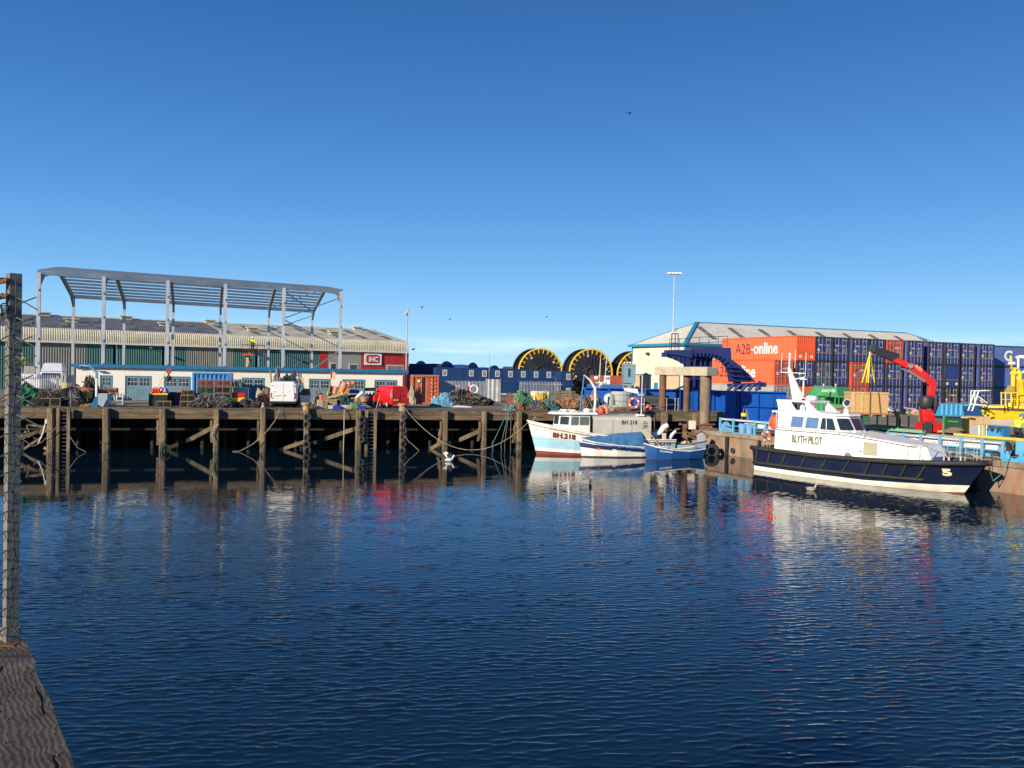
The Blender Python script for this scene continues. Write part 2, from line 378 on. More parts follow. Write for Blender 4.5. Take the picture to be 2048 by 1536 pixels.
# main piles (image columns surveyed at the waterline)
PU = [102, 213, 326, 433, 526, 613, 717, 805, 890, 968, 1038, 1116, 1200, 1328, 1391]
pil_s = [qs(u, -.3, 1.0) for u in PU]
wet = mat('wet_tide_timber', (.12, .10, .055), .6, var=.5, vs=4, dirt=(.035, .045, .02), da=.8, ds=2, bump=.03, bs=9)
for i, s in enumerate(pil_s):
    mb = MB(); w = .21+random.uniform(-.02, .03); lean = random.uniform(-.03, .03); top = D-.06 if i not in (4,) else D+.12
    n = 12; secs = []
    for j in range(n+1):
        z = -1.6+(top+1.6)*j/n; k = w*(1.06 if z < .9 else 1.0)+noise.noise(V((i*7, z*1.7, 0)))*.018
        cx = s+lean*(z-1)/3; secs.append([V((cx-k, -.52, z)), V((cx-k*.6, -.56, z)), V((cx+k*.6, -.56+.01*(j % 2), z)), V((cx+k, -.5, z)), V((cx+k, -.12, z)), V((cx-k, -.12, z))])
    mb.loft(secs)
    for j in range(n): 
        if -1.6+(top+1.6)*(j+.5)/n < .62:
            for q in range(6): mb.mi[j*6+q] = 1
    if i in (8, 9, 10, 3, 4, 2):   # rotten splintered packing timber beside the pile
        for q in range(5):
            zt = 2.25-q*.28; mb.beam((s-.33+random.uniform(-.06, .03), -.3, zt), (s-.33-.06*q*(i > 7)+random.uniform(-.07, .05), -.34, zt-random.uniform(.35, .7)), .16, .12, up=(0, 1, 0))
    mb.build('pile', [wood, wet], jet)
    if i not in (5, 6, 7):
        mb = MB(); k = w+.03; 
        mb.torus((s-.02, -.36, 1.5-.9*(i % 3)), (0, 0, 1), k+.1, .012, 12, 5); mb.build('iron_band', rust, jet)
# secondary rows of dark piles under the deck
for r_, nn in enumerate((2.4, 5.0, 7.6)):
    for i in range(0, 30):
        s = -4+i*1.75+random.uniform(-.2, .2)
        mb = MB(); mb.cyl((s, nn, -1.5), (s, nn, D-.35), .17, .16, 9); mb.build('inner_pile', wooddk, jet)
# fascia: two stacked baulks, butted lengths
x = -22.
k = 0
while x < SE:
    L_ = random.uniform(4.6, 7.2); e = min(x+L_, SE)
    for zz, h in ((D-.42, .40), (D-.80, .37)):
        mb = MB(); y0 = -.12-random.uniform(0, .02)
        mb.add([], [])
        nseg = 10
        secs = []
        for j in range(nseg+1):
            xx = x+.01+(e-x-.02)*j/nseg; a_ = noise.noise(V((xx*1.3, zz, 3)))*.018; b_ = noise.noise(V((xx*1.1, zz, 9)))*.02
            secs.append([V((xx, y0+a_, zz+.01+b_)), V((xx, y0+a_, zz+h)), V((xx, .22, zz+h)), V((xx, .22, zz+.01))])
        mb.loft(secs); mb.build('fascia_baulk', woodh, jet)
    x = e; k += 1
# cap kerb and deck planking strip
mb = MB()
x = -22.
while x < SE:
    wd = random.uniform(.24, .31); mb.bx(x+.006, x+wd-.006, -.16+random.uniform(-.03, .03), 2.6, D-.06, D-.008+random.uniform(0, .016)); x += wd
mb.build('deck_boards', planks, jet)
# diagonal braces and walings below
for (u0, v0, u1, v1) in ((382, 883, 430, 858), (652, 878, 712, 858), (916, 882, 965, 860)):
    p0 = qs(u0, .5, 1.); p1 = qs(u1, .3, 2.)
    z0 = CZ-(v0-735)*62/F if u0 < 600 else CZ-(v0-738)*65/F; z1 = CZ-(v1-736)*62/F if u0 < 600 else CZ-(v1-739)*65.5/F
    mb = MB(); mb.beam((p0, .25, z0), (p1, .1, z1), .30, .16, up=(0, 1, 0)); mb.build('brace', wood, jet)
    mb = MB(); mb.beam((p0-2.6, 1.5, z0-1.15), (p0-.02, .3, z0-.01), .26, .14, up=(0, 1, 0)); mb.build('brace', wooddk, jet)  # deep end of the brace: under-deck shade painted in as near-black timber
for (u0, u1, z) in ((560, 612, 0.1), (860, 888, .1), (40, 100, 1.0)):
    p0 = qs(u0, .5, 1.); p1 = qs(u1, .3, 1.)
    mb = MB(); mb.beam((p0, .4, z-.1), (p1, .3, z+.55), .26, .16, up=(0, 1, 0)); mb.build('brace', wood, jet)
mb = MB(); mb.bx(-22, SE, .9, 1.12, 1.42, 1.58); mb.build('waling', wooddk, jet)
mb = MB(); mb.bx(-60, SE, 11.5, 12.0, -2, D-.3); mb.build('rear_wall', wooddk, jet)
mb = MB(); mb.bx(-40, -22.1, -.14, .2, D-.8, D-.01); mb.build('fascia_baulk', woodh, jet)
# tangle of broken timbers at the left end
for i in range(12):
    s = qs(random.uniform(40, 100), .2, 1.); z = random.uniform(.2, 2.0)
    mb = MB(); mb.beam((s, random.uniform(0, .8), z), (s+random.uniform(-1.4, 1.4), random.uniform(-.2, .9), z+random.uniform(-.9, .7)), random.uniform(.1, .28), .12, up=(0, 1, 0)); mb.build('broken_timber', wood, jet)
mb = MB(); s = qs(88, -.3, 1.); mb.tube([(s+.1, -.3, 2.1), (s-.05, -.35, 1.3), (s-.35, -.3, .6)], .045, 6); mb.build('pipe', white, jet)
mb = MB(); s = qs(91, -.3, 2.); mb.bx(s-.02, s+.3, -.4, -.2, 2.0, 2.3); mb.build('panel', white, jet)

# ladders
def ladder(u, labeltxt, wd=.55, woodrails=True):
    s = qs(u, -.4, 1.)
    t = thing('quay_ladder', labeltxt, 'ladder', Q(s, -.45, 0), QA, 'ladders down the jetty face')
    for x in (-wd/2-.06, wd/2+.06):
        mb = MB(); mb.bx(x-.1, x+.1, -.14, .12, -1.2, D-.04); mb.build('rail', wood, t)
    for i in range(11):
        z = .15+i*.27; mb = MB(); mb.cyl((-wd/2, 0, z), (wd/2, 0, z), .016, n=6); mb.build('rung', galv, t)
    return t
ladder(127, 'narrow ladder between two timber posts near the left end of the jetty')
ladder(741, 'timber ladder beside the middle stack of tyre fenders')
# tyre fenders
def tyre_mesh(mb, Ro=.31, r=.105, ax=(0, 1, 0), c=(0, 0, 0)):
    mb.torus(c, ax, Ro-r, r, 22, 9)
tn = 0
for u, zs, nm in ((613, (2.55, 1.98, 1.02, .5, .08), 'left'), (717, (2.35, 1.85, 1.38, .85), 'middle'), (805, (2.62, 2.07, 1.55, 1.12, .55, .03), 'right')):
    s = qs(u, -.7, 1.2)
    for k, z in enumerate(zs):
        mb = MB(); tyre_mesh(mb, random.uniform(.28, .34)); o = mb.build('tyre', rubber, smooth=True)
        o.location = Q(s+random.uniform(-.04, .06)+(.22 if u == 717 else .06), -.69, z); o.rotation_euler = (R(random.uniform(-10, 10)), 0, QA+R(random.uniform(-25, 15)))
        tag(o, 'black tyre, number %s from the top of the %s tyre stack on the jetty' % (['one', 'two', 'three', 'four', 'five', 'six'][k], nm), 'tyre', 'tyre fenders hanging on the jetty piles')
        tn += 1
    mb = MB(); mb.tube([Q(s+.06, -.72, D+.1)]+[Q(s+.06+.03*(i % 2), -.78, D-.4-i*.5) for i in range(5)], .015, 5)
    tag(mb.build('hanging_rope', ropeg), 'rope holding the %s stack of tyres on the jetty face' % nm, 'rope')
# timber mooring bollards on top
for u, nm in ((613, 'left'), (805, 'right')):
    mb = MB(); p = qp(u, -.3, D); mb.lathe([(.27, -.1), (.28, .15), (.24, .2), (.24, .28), (.36, .31), (.37, .47), (.3, .5)], 14, o=p)
    tag(mb.build('mooring_bollard', mat('bollard_wood', (.40, .25, .13), .9, var=.4, vs=4), smooth=False), 'stubby worn wooden bollard above the %s tyre stack' % nm, 'bollard')
mb = MB(); p = qp(526, -.35, D+.1); mb.lathe([(.12, 0), (.14, .05), (.06, .2), (.09, .3), (.02, .36)], 10, o=p)
tag(mb.build('mooring_cleat', galvm), 'small pale metal cap on a pile head in front of the white van', 'mooring post')

# ================================================================== WHITE WORKSHOP
sn = 12.2
s0 = qs(152, sn, 4.5); s1 = qs(808, sn, 4.5); shL = s1-s0
blk = bpy.data.materials.new('painted_blockwork'); blk.use_nodes = True
nt = blk.node_tree; b = nt.nodes['Principled BSDF']; b.inputs['Roughness'].default_value = .85
tc = nt.nodes.new('ShaderNodeTexCoord'); mp = nt.nodes.new('ShaderNodeMapping'); mp.inputs['Rotation'].default_value = (R(90), 0, 0)
bk = nt.nodes.new('ShaderNodeTexBrick'); bk.inputs['Scale'].default_value = 1; bk.inputs['Brick Width'].default_value = .45; bk.inputs['Row Height'].default_value = .225; bk.inputs['Mortar Size'].default_value = .012
bk.inputs['Color1'].default_value = (.78, .75, .66, 1); bk.inputs['Color2'].default_value = (.74, .70, .60, 1); bk.inputs['Mortar'].default_value = (.42, .36, .28, 1)
nt.links.new(tc.outputs['Object'], mp.inputs[0]); nt.links.new(mp.outputs[0], bk.inputs[0])
n2 = nt.nodes.new('ShaderNodeTexNoise'); n2.inputs['Scale'].default_value = .7; n2.inputs['Detail'].default_value = 8; nt.links.new(tc.outputs['Object'], n2.inputs[0])
rm = nt.nodes.new('ShaderNodeMapRange'); rm.inputs[1].default_value = .42; rm.inputs[2].default_value = .68; rm.inputs[3].default_value = .15; rm.inputs[4].default_value = .9; nt.links.new(n2.outputs[0], rm.inputs[0])
mx = nt.nodes.new('ShaderNodeMixRGB'); mx.inputs[1].default_value = (.76, .73, .64, 1); nt.links.new(rm.outputs[0], mx.inputs[0]); nt.links.new(bk.outputs[0], mx.inputs[2])
nt.links.new(mx.outputs[0], b.inputs['Base Color'])
t = thing('workshop', 'long low white blockwork workshop with blue roof edge and blue garage doors', 'workshop', Q(s0, sn, D), QA)
doorc = [(213, 26), (277, 54), (355, 54), (430, 50), (507, 46), (585, 44), (640, 44), (708, 46), (772, 46)]
doorsp = []
for u, wp in doorc:
    a = qs(u-wp/2, sn, 4.5)-s0; b_ = qs(u+wp/2, sn, 4.5)-s0; doorsp.append((a, b_))
DH = 2.12
mb = MB(); x = 0
HW = 2.86
for a, b_ in doorsp:
    mb.bx(x, a, 0, .25, 0, HW); mb.bx(a, b_, .004, .246, DH, HW); x = b_
mb.bx(x, shL, 0, .25, 0, HW); mb.bx(shL-.25, shL-.003, .25, 9, 0, HW-.004); mb.bx(.003, .25, .25, 9, 0, HW-.004); mb.bx(0.25, shL-.25, 8.7, 8.997, 0, HW-.004)
mb.build('wall', blk, t)
mb = MB(); mb.bx(-.25, shL+.3, -.28, 9.3, HW+.0, HW+.12, 0); mb.build('roof', mat('grey_roof_sheet', (.2, .2, .19), .8), t)
mb = MB(); mb.bx(-.3, shL+.35, -.34, -.24, HW-.08, HW+.20); mb.bx(-.3, -.25, -.24, 9.3, HW-.02, HW+.2); mb.build('fascia_board', blueb, t)
mb = MB(); mb.tube([(shL+.1, -.3, HW+.02), (shL+.12, -.1, HW-.25), (shL-.1, -.06, HW-.4), (shL-.1, -.06, .1)], .05, 6); mb.build('downpipe', dsteel, t)
doorblue = paint('faded_door_blue', (.12, .24, .31), .6, dirt=(.24, .30, .33), da=.7, ds=1.5, dt=.48)
framebl = paint('door_frame_blue', (.055, .20, .30), .55)
for (a, b_) in doorsp:
    d = MB(); d.bx(a, a+.08, .03, .18, 0, DH); d.bx(b_-.08, b_, .03, .18, 0, DH); d.bx(a+.08, b_-.08, .03, .18, DH-.09, DH)
    dd = d.build('door_frame', framebl, t)
    leaves = 2 if b_-a > 1.5 else 1
    for q in range(leaves):
        xa = a+.09+(b_-a-.18)*q/leaves; xb = a+.09+(b_-a-.18)*(q+1)/leaves-.02
        lf = MB(); z1 = DH-.1; wz0 = z1-.72
        lf.bx(xa, xb, .06, .11, .02, wz0); lf.bx(xa, xb, .06, .11, z1-.1, z1); lf.bx(xa, xa+.1, .06, .11, wz0, z1-.1); lf.bx(xb-.1, xb, .06, .11, wz0, z1-.1)
        k = int((xb-xa)/.16)
        for j in range(1, k): lf.bx(xa+j*(xb-xa)/k-.008, xa+j*(xb-xa)/k+.008, .05, .059, .05, wz0-.1)
        lo = lf.build('door_leaf', doorblue, t)
        wn = MB(); nx = 3
        for j in range(1, nx): x = xa+.1+(xb-xa-.2)*j/nx; wn.bx(x-.018, x+.018, .065, .105, wz0, z1-.1)
        wn.bx(xa+.1, xb-.1, .068, .102, (wz0+z1-.1)/2-.018, (wz0+z1-.1)/2+.018); wn.build('glazing_bar', mat('bar_paint', (.45, .42, .35), .6), lo)
        wn = MB(); wn.bx(xa+.1, xb-.1, .085, .095, wz0, z1-.1); wn.build('pane', glass, lo)
# wall lamp and gutter details
mb = MB(); x = qs(150, sn, 5.)-s0; 
mb.tube([(x+.4, -.1, 2.55), (x+.45, -.5, 2.9), (x+.9, -.8, 2.95)], .03, 6); mb.bx(x+.8, x+1.3, -.95, -.7, 2.86, 2.95); mb.build('wall_lamp', galvm, t)

# ================================================================== GALVANISED PORTAL FRAME UNDER CONSTRUCTION
FLp = at(78, 545, 71.7); FRp = at(682, 583, 84.); BLp = at(147, 593, 97.4); BRp = at(625, 623, 115.)
zE = (FLp.z+FRp.z+BLp.z+BRp.z)/4
for p in (FLp, FRp, BLp, BRp): p.z = zE
fr = thing('steel_building_frame', 'tall galvanised steel portal frame of an unfinished shed, open to the sky', 'steel frame', (FLp.x, FLp.y, 0), 0)
O = V((FLp.x, FLp.y, 0))
def fL(p): return V((p.x-O.x, p.y-O.y, p.z))
uF = [78, 208, 336, 451, 568, 682]; dF = FRp-FLp; dB = BRp-BLp
front_ = []; back_ = []
for i, u in enumerate(uF):
    k = tline(u, FLp, dF); front_.append(FLp+dF*k)
for u in (147, 249, 347, 441, 538, 625):
    k = tline(u, BLp, dB); back_.append(BLp+dB*k)
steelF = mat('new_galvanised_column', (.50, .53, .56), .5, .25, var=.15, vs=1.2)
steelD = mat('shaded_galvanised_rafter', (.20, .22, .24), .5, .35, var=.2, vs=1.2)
du = dF.normalized()
pfl = mat('galvanised_purlin', (.27, .31, .35), .45, .5, var=.25, vs=.6, st=(1, 1, 1))
ridges = []
for a, b_ in zip(front_, back_):
    mid = (a+b_)/2; mid.z = zE+1.75; ridges.append(mid)
    cdir = (b_-a).normalized()
    for p, sgn in ((a, 1), (b_, -1)):
        mb = MB(); base = fL(V((p.x, p.y, G-.1))); top = fL(p)
        # I section: web + flanges
        for off, ww, hh in ((-.14, .30, .03), (.14, .30, .03)):
            q = cdir*off; mb.beam(base+q, top+q, ww, hh, up=cdir)
        mb.beam(base, top, .02, .26, up=cdir)
        for j in range(5): z = 4+j*2.1; mb.beam(fL(V((p.x, p.y, z)))+cdir*-.16*sgn-du*.0, fL(V((p.x, p.y, z+.18)))+cdir*-.24*sgn, .1, .1)
        mb.build('column', steelF, fr)
        # rafter to ridge with haunch
        mb = MB(); rr = (mid-p); rn = rr.normalized(); q = fL(p)
        mb.beam(q-V((0, 0, .2)), fL(mid)-V((0, 0, .2)), .28, .42); 
        h = q+rn*3.2
        mb.prism([q-V((0, 0, .35)), q-V((0, 0, 1.25)), h-V((0, 0, .38))], du*-.1, du*.1)
        mb.build('rafter', steelD, fr)
# purlins: close spaced on both slopes
for side, arr in ((0, front_), (1, back_)):
    np_ = 9
    for j in range(np_):
        f = j/(np_-1)*.97
        a = arr[0].lerp(ridges[0], f); b_ = arr[-1].lerp(ridges[-1], f)
        e = (b_-a).normalized()*.15
        mb = MB(); A = fL(a-e)+V((0, 0, .13)); B = fL(b_+e)+V((0, 0, .13))
        mb.beam(A, B, .07, .24); mb.build('purlin', pfl, fr)
for arr in (front_, back_):
    mb = MB(); mb.beam(fL(arr[0])+V((0, 0, -.1)), fL(arr[-1])+V((0, 0, -.1)), .08, .2); mb.build('eaves_beam', pfl, fr)
# bracing bays at the right end
def brace(p, q, n='cross_brace'):
    mb = MB(); mb.cyl(fL(p), fL(q), .055, n=6); mb.build(n, steelD, fr)
for arr in (front_, back_):
    a, b_ = arr[4], arr[5]; zz = [G+.5, G+5.6, G+9.8, zE-.3]
    A = lambda z: V((a.x, a.y, z)); B = lambda z: V((b_.x, b_.y, z))
    brace(A(3.6), B(8.1)); brace(A(8.4 if 0 else 11.0), B(8.1)) if 0 else None
    brace(B(8.3), A(10.9)); brace(A(11.0), B(zE-.6))
    brace(A(4.2), B(8.0))
brace(front_[4], ridges[5]); brace(front_[5], ridges[4]); brace(back_[4], ridges[5]); brace(back_[5], ridges[4])

# ================================================================== LONG INDUSTRIAL SHED (left, behind)
YL, YR = 114.7, 146.
Lp = at(0, 680, YL); Rp = at(815, 705, YR); ze = (Lp.z+Rp.z)/2; Lp.z = Rp.z = ze
dI = (Rp-Lp); dIn = dI.normalized(); nI = V((-dIn.y, dIn.x, 0))
Lx = Lp-dIn*22
ihc = thing('industrial_shed', 'long low industrial shed with ribbed curved eaves and green, grey and red cladding', 'industrial building', (Rp.x, Rp.y, 0), 0)
O2 = V((Rp.x, Rp.y, 0))
def iL(p): return V((p.x-O2.x, p.y-O2.y, p.z))
def iu(u): return Lp+dI*tline(u, Lp, dI)
cgreen = paint('green_cladding', (.025, .13, .12), .55, dirt=(.02, .08, .08), da=.4)
cgrey = paint('grey_cladding', (.20, .20, .17), .55, dirt=(.13, .125, .105), da=.4)
ccream = paint('cream_cladding', (.58, .54, .40), .6, dirt=(.35, .33, .22), da=.6, ds=.35)
cred = paint('red_cladding', (.47, .035, .028), .5, dirt=(.33, .03, .025), da=.4, ds=.4)
cpl = paint('plain_grey_panel', (.32, .31, .26), .6)
dark = mat('dark_gap', (.012, .013, .016), .8)
segs = [(-190, 70, cgreen), (78, 172, cgrey), (172, 227, cgreen), (227, 233, dark), (233, 325, cgreen), (325, 330, dark), (330, 372, cgreen), (372, 467, cgrey), (467, 511, cgreen), (511, 517, dark), (517, 640, cgreen)]
for u0, u1, mt in segs:
    a = iu(u0) if u0 > -100 else Lx; b_ = iu(u1)
    mb = MB()
    if mt is dark: mb.add([iL(V((a.x, a.y, G)))+nI*.3, iL(V((b_.x, b_.y, G)))+nI*.3, iL(V((b_.x, b_.y, ze)))+nI*.3, iL(V((a.x, a.y, ze)))+nI*.3], [(0, 1, 2, 3)]); mb.build('doorway', mt, ihc); continue
    mb.corr(iL(a), iL(b_), G, ze, .32, .05, -nI); mb.build('cladding_panel', mt, ihc)
def pan(u0, u1, z0, z1, off, nm, mt, th=.12):
    a = iL(iu(u0)); b_ = iL(iu(u1)); mb = MB()
    mb.prism([V((a.x, a.y, z0)), V((b_.x, b_.y, z0)), V((b_.x, b_.y, z1)), V((a.x, a.y, z1))], -nI*off, -nI*(off-th)); return mb.build(nm, mt, ihc)
pan(70, 78, G, ze, .1, 'pilaster', white); pan(-190 if 0 else 40, 70, G, 5.6, .14, 'lower_panel', ccream)
pan(640, 656, G, ze-.002, .1, 'cladding_panel', cred); pan(656, 722, G, ze-.002, .1, 'cladding_panel', cpl); pan(722, 817, G, ze-.002, .1, 'cladding_panel', cred)
def win(u0, u1, v0, v1, pane=2):
    a = iu(u0); z1 = at(u0, v0, a.y).z; z0 = at(u0, v1, a.y).z
    f = pan(u0-1.2, u1+1.2, z0-.1, z1+.12, .14, 'window', white, .05)
    for k in range(pane):
        ua = u0+(u1-u0)*k/pane+.5; ub = u0+(u1-u0)*(k+1)/pane-.5
        g = pan(ua, ub, z0, z1, .16, 'pane', glass if u0 < 770 else mat('grey_blind', (.22, .22, .2), .4), .03); g.parent = f
win(661, 672, 727, 742, 1); win(699, 714, 729, 744, 1); win(774, 806, 731, 745, 2)
# sign
a = iu(728); b_ = iu(762); sz1 = at(728, 706, a.y).z; sz0 = at(728, 729.5, a.y).z
sg = pan(728, 762, sz0, sz1, .3, 'sign_board', paint('sign_white', (.85, .85, .85), .4), .1)
A_ = iL(a); B_ = iL(b_)
def sgp(fx, fz, off=.32): p = A_.lerp(B_, fx)-nI*off; return V((p.x, p.y, sz0+(sz1-sz0)*fz))
mb = MB(); n_ = []
for i in range(32):
    t_ = 2*math.pi*i/32; cx = math.copysign(abs(math.cos(t_))**.45, math.cos(t_)); cz = math.copysign(abs(math.sin(t_))**.45, math.sin(t_)); n_.append(sgp(.5+.40*cx, .5+.37*cz))
mb.add(n_, [tuple(range(32))]); o = mb.build('sign_panel', cred, sg)
mb = MB(); x0 = sgp(.24, .27, .35); text(mb, 'iHC', flat(x0, sgp(.80, .27, .35)-x0, sgp(.24, .72, .35)-x0), bold=.035); mb.build('sign_lettering', paint('sign_white', (.85, .85, .85)), sg)
# curved ribbed eaves + roof
mb = MB(); Ln = (Rp-Lx).length; nr = int(Ln/.29)
prof = [(-.35, 0), (-.38, .5), (-.36, 1.0), (-.22, 1.45), (.15, 1.78), (.8, 1.98)]
for i in range(nr):
    xa = i*Ln/nr; w_ = Ln/nr
    cols_ = [(xa, 0), (xa+w_*.25, 0), (xa+w_*.45, .05), (xa+w_*.8, .05), (xa+w_, 0)]
    vs = []
    for (xx, o_) in cols_:
        for (pn, pz) in prof:
            q = iL(Lx)+dIn*xx+nI*(pn-o_*(1 if pz < 1.6 else .5)); vs.append(V((q.x, q.y, ze+pz+(o_*.6 if pz > 1.4 else 0))))
    k = len(prof); mb.add(vs, [(c*k+j, (c+1)*k+j, (c+1)*k+j+1, c*k+j+1) for c in range(4) for j in range(k-1)])
mb.build('curved_eaves', ccream, ihc)
mb = MB(); a = iL(Lx); b_ = iL(Rp); mb.beam(V((a.x, a.y, ze-.05))-nI*.38, V((b_.x, b_.y, ze-.05))-nI*.38, .3, .22); mb.build('gutter', paint('pale_trim', (.72, .70, .60)), ihc)
roofm = mat('fibre_cement_roof', (.40, .38, .30), .6, var=.4, vs=.5, dirt=(.22, .21, .18), da=.6, ds=.25, dt=.5)
HWID = 15.5; zr = 13.5
def rf(fx, fn, off=0.):   # fx metres along from Lx, fn 0..1 up the slope
    q = iL(Lx)+dIn*fx+nI*(.7+(HWID-.7)*fn); return V((q.x, q.y, ze+1.98+(zr-ze-1.98)*fn+off))
kd = int(nr*(tline(430, rf(0, .5)+O2, dIn)/Ln)); mb = MB()
for i in range(nr):
    if i == kd: mb.build('roof', mat('dark_roof_sheet', (.13, .13, .12), .55, var=.4, vs=.5, dirt=(.06, .062, .06), da=.6, ds=.3), ihc); mb = MB()
    xa = i*Ln/nr; w_ = Ln/nr
    vs = [rf(xa, 0), rf(xa+w_*.4, 0, .03), rf(xa+w_*.7, 0, .03), rf(xa+w_, 0), rf(xa, 1), rf(xa+w_*.4, 1, .03), rf(xa+w_*.7, 1, .03), rf(xa+w_, 1)]
    mb.add(vs, [(0, 1, 5, 4), (1, 2, 6, 5), (2, 3, 7, 6)])
q0 = iL(Lx)+nI*30; q1 = iL(Rp)+nI*30
mb.add([rf(0, 1), rf(Ln, 1), V((q1.x, q1.y, ze+1.9)), V((q0.x, q0.y, ze+1.9))], [(0, 1, 2, 3)])
mb.build('roof', roofm, ihc)
rl = mat('dirty_rooflight', (.17, .165, .14), .5)
for i in range(14):
    x = Ln-3-i*4.6
    for f0 in (.12, .55):
        mb = MB(); mb.add([rf(x, f0, .11), rf(x+1.1, f0, .11), rf(x+1.1, f0+.26, .11), rf(x, f0+.26, .11)], [(0, 1, 2, 3)]); mb.build('rooflight', rl, ihc)
mb = MB(); mb.beam(rf(-.3, 1, .12), rf(Ln+.3, 1, .12), .5, .16); mb.build('ridge_capping', paint('pale_trim', (.72, .70, .60)), ihc)
mb = MB(); g = [V((b_.x, b_.y, G)), V((b_.x, b_.y, ze+1.2)), rf(Ln, 0), rf(Ln, 1), V((q1.x, q1.y, ze+1.9)), V((q1.x, q1.y, G))]; mb.add(g, [tuple(range(6))]); mb.build('gable_wall', cred, ihc)
for u, f in ((88, .97), (252, .97), (420, .97), (575, .97), (715, .95), (143, .5), (330, .5), (505, .4), (668, .35)):
    p = tline(u, rf(0, f)+O2, dIn); mb = MB(); q = rf(p, f)
    mb.T = Matrix.Translation(q) @ Matrix.Rotation(math.atan2(dIn.y, dIn.x), 4, 'Z')
    mb.bx(-.8, .8, -.35, .35, .0, .42); mb.bx(-1.05, 1.05, -.6, .6, .46, .62); mb.build('roof_ventilator', ccream, ihc)
for u in (300, 558, 803):
    a = iL(iu(u)); mb = MB(); mb.beam(V((a.x, a.y, ze-.5))-nI*.2, V((a.x, a.y, ze-.45))-nI*1.3, .08); mb.bx(a.x-nI.x*1.3-.22, a.x-nI.x*1.3+.22, a.y-nI.y*1.3-.15, a.y-nI.y*1.3+.15, ze-.62, ze-.4); mb.build('floodlight', dsteel, ihc)

# ================================================================== CREAM WAREHOUSE (right)
WA = R(24); wt = V((math.cos(WA), math.sin(WA), 0)); wn_ = V((-math.sin(WA), math.cos(WA), 0))
wc = V((26.0, 125, 0)); we = 10.85; wd_ = 14.8; wl = 62.; wr = 14.7; hip = 7.4
wh = thing('warehouse', 'big cream hipped-roof warehouse with blue trim behind the containers', 'warehouse', wc, WA)
wcream = paint('cream_sheeting', (.72, .64, .48), .6, dirt=(.60, .53, .38), da=.4, ds=.2)
mb = MB(); mb.corr((0, wd_, 0), (0, 0, 0), G, we, .5, .04); mb.build('wall', wcream, wh)
mb = MB(); mb.corr((0, 0, 0), (wl, 0, 0), G, we, .5, .04); mb.add([(wl, 0, G), (wl, wd_, G), (wl, wd_, we), (wl, 0, we)], [(0, 1, 2, 3)]); mb.add([(0, wd_, G), (wl, wd_, G), (wl, wd_, we), (0, wd_, we)], [(0, 1, 2, 3)]); mb.build('wall', wcream, wh)
wroof = paint('pale_roof_sheet', (.68, .64, .54), .5, dirt=(.45, .42, .34), da=.4, ds=.2)
y2 = wd_/2
def wcor(pa, pb, qa, qb, nr_):
    mb = MB(); vs = []; pa, pb, qa, qb = map(V, (pa, pb, qa, qb))
    up_ = V((0, 0, .02))
    for i in range(nr_+1):
        f = i/nr_; o_ = up_ if i % 2 else V((0, 0, 0)); vs += [pa.lerp(pb, f)+o_, qa.lerp(qb, f)+o_]
    mb.add(vs, [(2*i, 2*i+2, 2*i+3, 2*i+1) for i in range(nr_)]); return mb
wcor((-.4, -.4, we), (wl+.4, -.4, we), (hip, y2, wr), (wl-hip, y2, wr), 240).build('roof', wroof, wh)
wcor((-.4, wd_+.4, we), (-.4, -.4, we), (hip, y2, wr), (hip, y2, wr), 60).build('roof', wroof, wh)
wcor((wl+.4, -.4, we), (wl+.4, wd_+.4, we), (wl-hip, y2, wr), (wl-hip, y2, wr), 60).build('roof', wroof, wh)
wcor((-.4, wd_+.4, we), (wl+.4, wd_+.4, we), (hip, y2, wr), (wl-hip, y2, wr), 40).build('roof', wroof, wh)
wblue = paint('trim_blue', (.02, .22, .40), .5)
mb = MB(); mb.beam((-.5, wd_+.5, we), (-.5, -.5, we), .3, .4); mb.beam((-.5, -.5, we), (wl+.5, -.5, we), .3, .4)
mb.beam((-.4, -.4, we+.1), (hip, y2, wr+.12), .55, .12); mb.beam((-.4, wd_+.4, we+.1), (hip, y2, wr+.12), .3, .12); mb.beam((hip, y2, wr+.1), (wl-hip, y2, wr+.1), .35, .1); mb.beam((wl-hip, y2, wr+.1), (wl+.4, -.4, we+.1), .4, .1)
mb.build('trim', wblue, wh)
mb = MB(); mb.bx(-.1, .45, -.12, .3, G, we-.2); mb.build('corner_trim', wblue, wh)
mb = MB(); mb.bx(-.12, .1, wd_-.2, wd_+.05, G, we-.2); mb.build('corner_trim', wblue, wh)
for i in range(9):
    for j in range(2):
        x = 6+i*6.2; mb = MB(); a_ = .22+.3*j+.02
        P = lambda xx, f: V((xx, -.4+(y2+.4)*f, we+(wr-we)*f+.08)); mb.add([P(x, a_), P(x+1.1, a_), P(x+1.1, a_+.27), P(x, a_+.27)], [(0, 1, 2, 3)]); mb.build('rooflight', rl, wh)
doorc_ = paint('tan_shutter', (.55, .40, .26), .6)
for ya, yb in ((9.8, 14.2), (1.2, 5.9)):
    mb = MB(); mb.bx(-.12, -.03, ya, yb, G, 6.0); o = mb.build('roller_door', doorc_, wh)
    mb = MB(); mb.bx(-.2, -.06, ya-.15, ya, G, 6.05); mb.bx(-.2, -.06, yb, yb+.15, G, 6.05); mb.bx(-.2, -.06, ya-.15, yb+.15, 6.05, 6.2); mb.build('frame', wblue, o)
mb = MB(); mb.bx(-.12, -.03, 7.0, 8.1, G, 4.9); mb.build('door', wblue, wh)
mb = MB(); mb.bx(-.5, -.05, 9.5, 10.1, 9.3, 9.7); mb.build('floodlight', dsteel, wh)

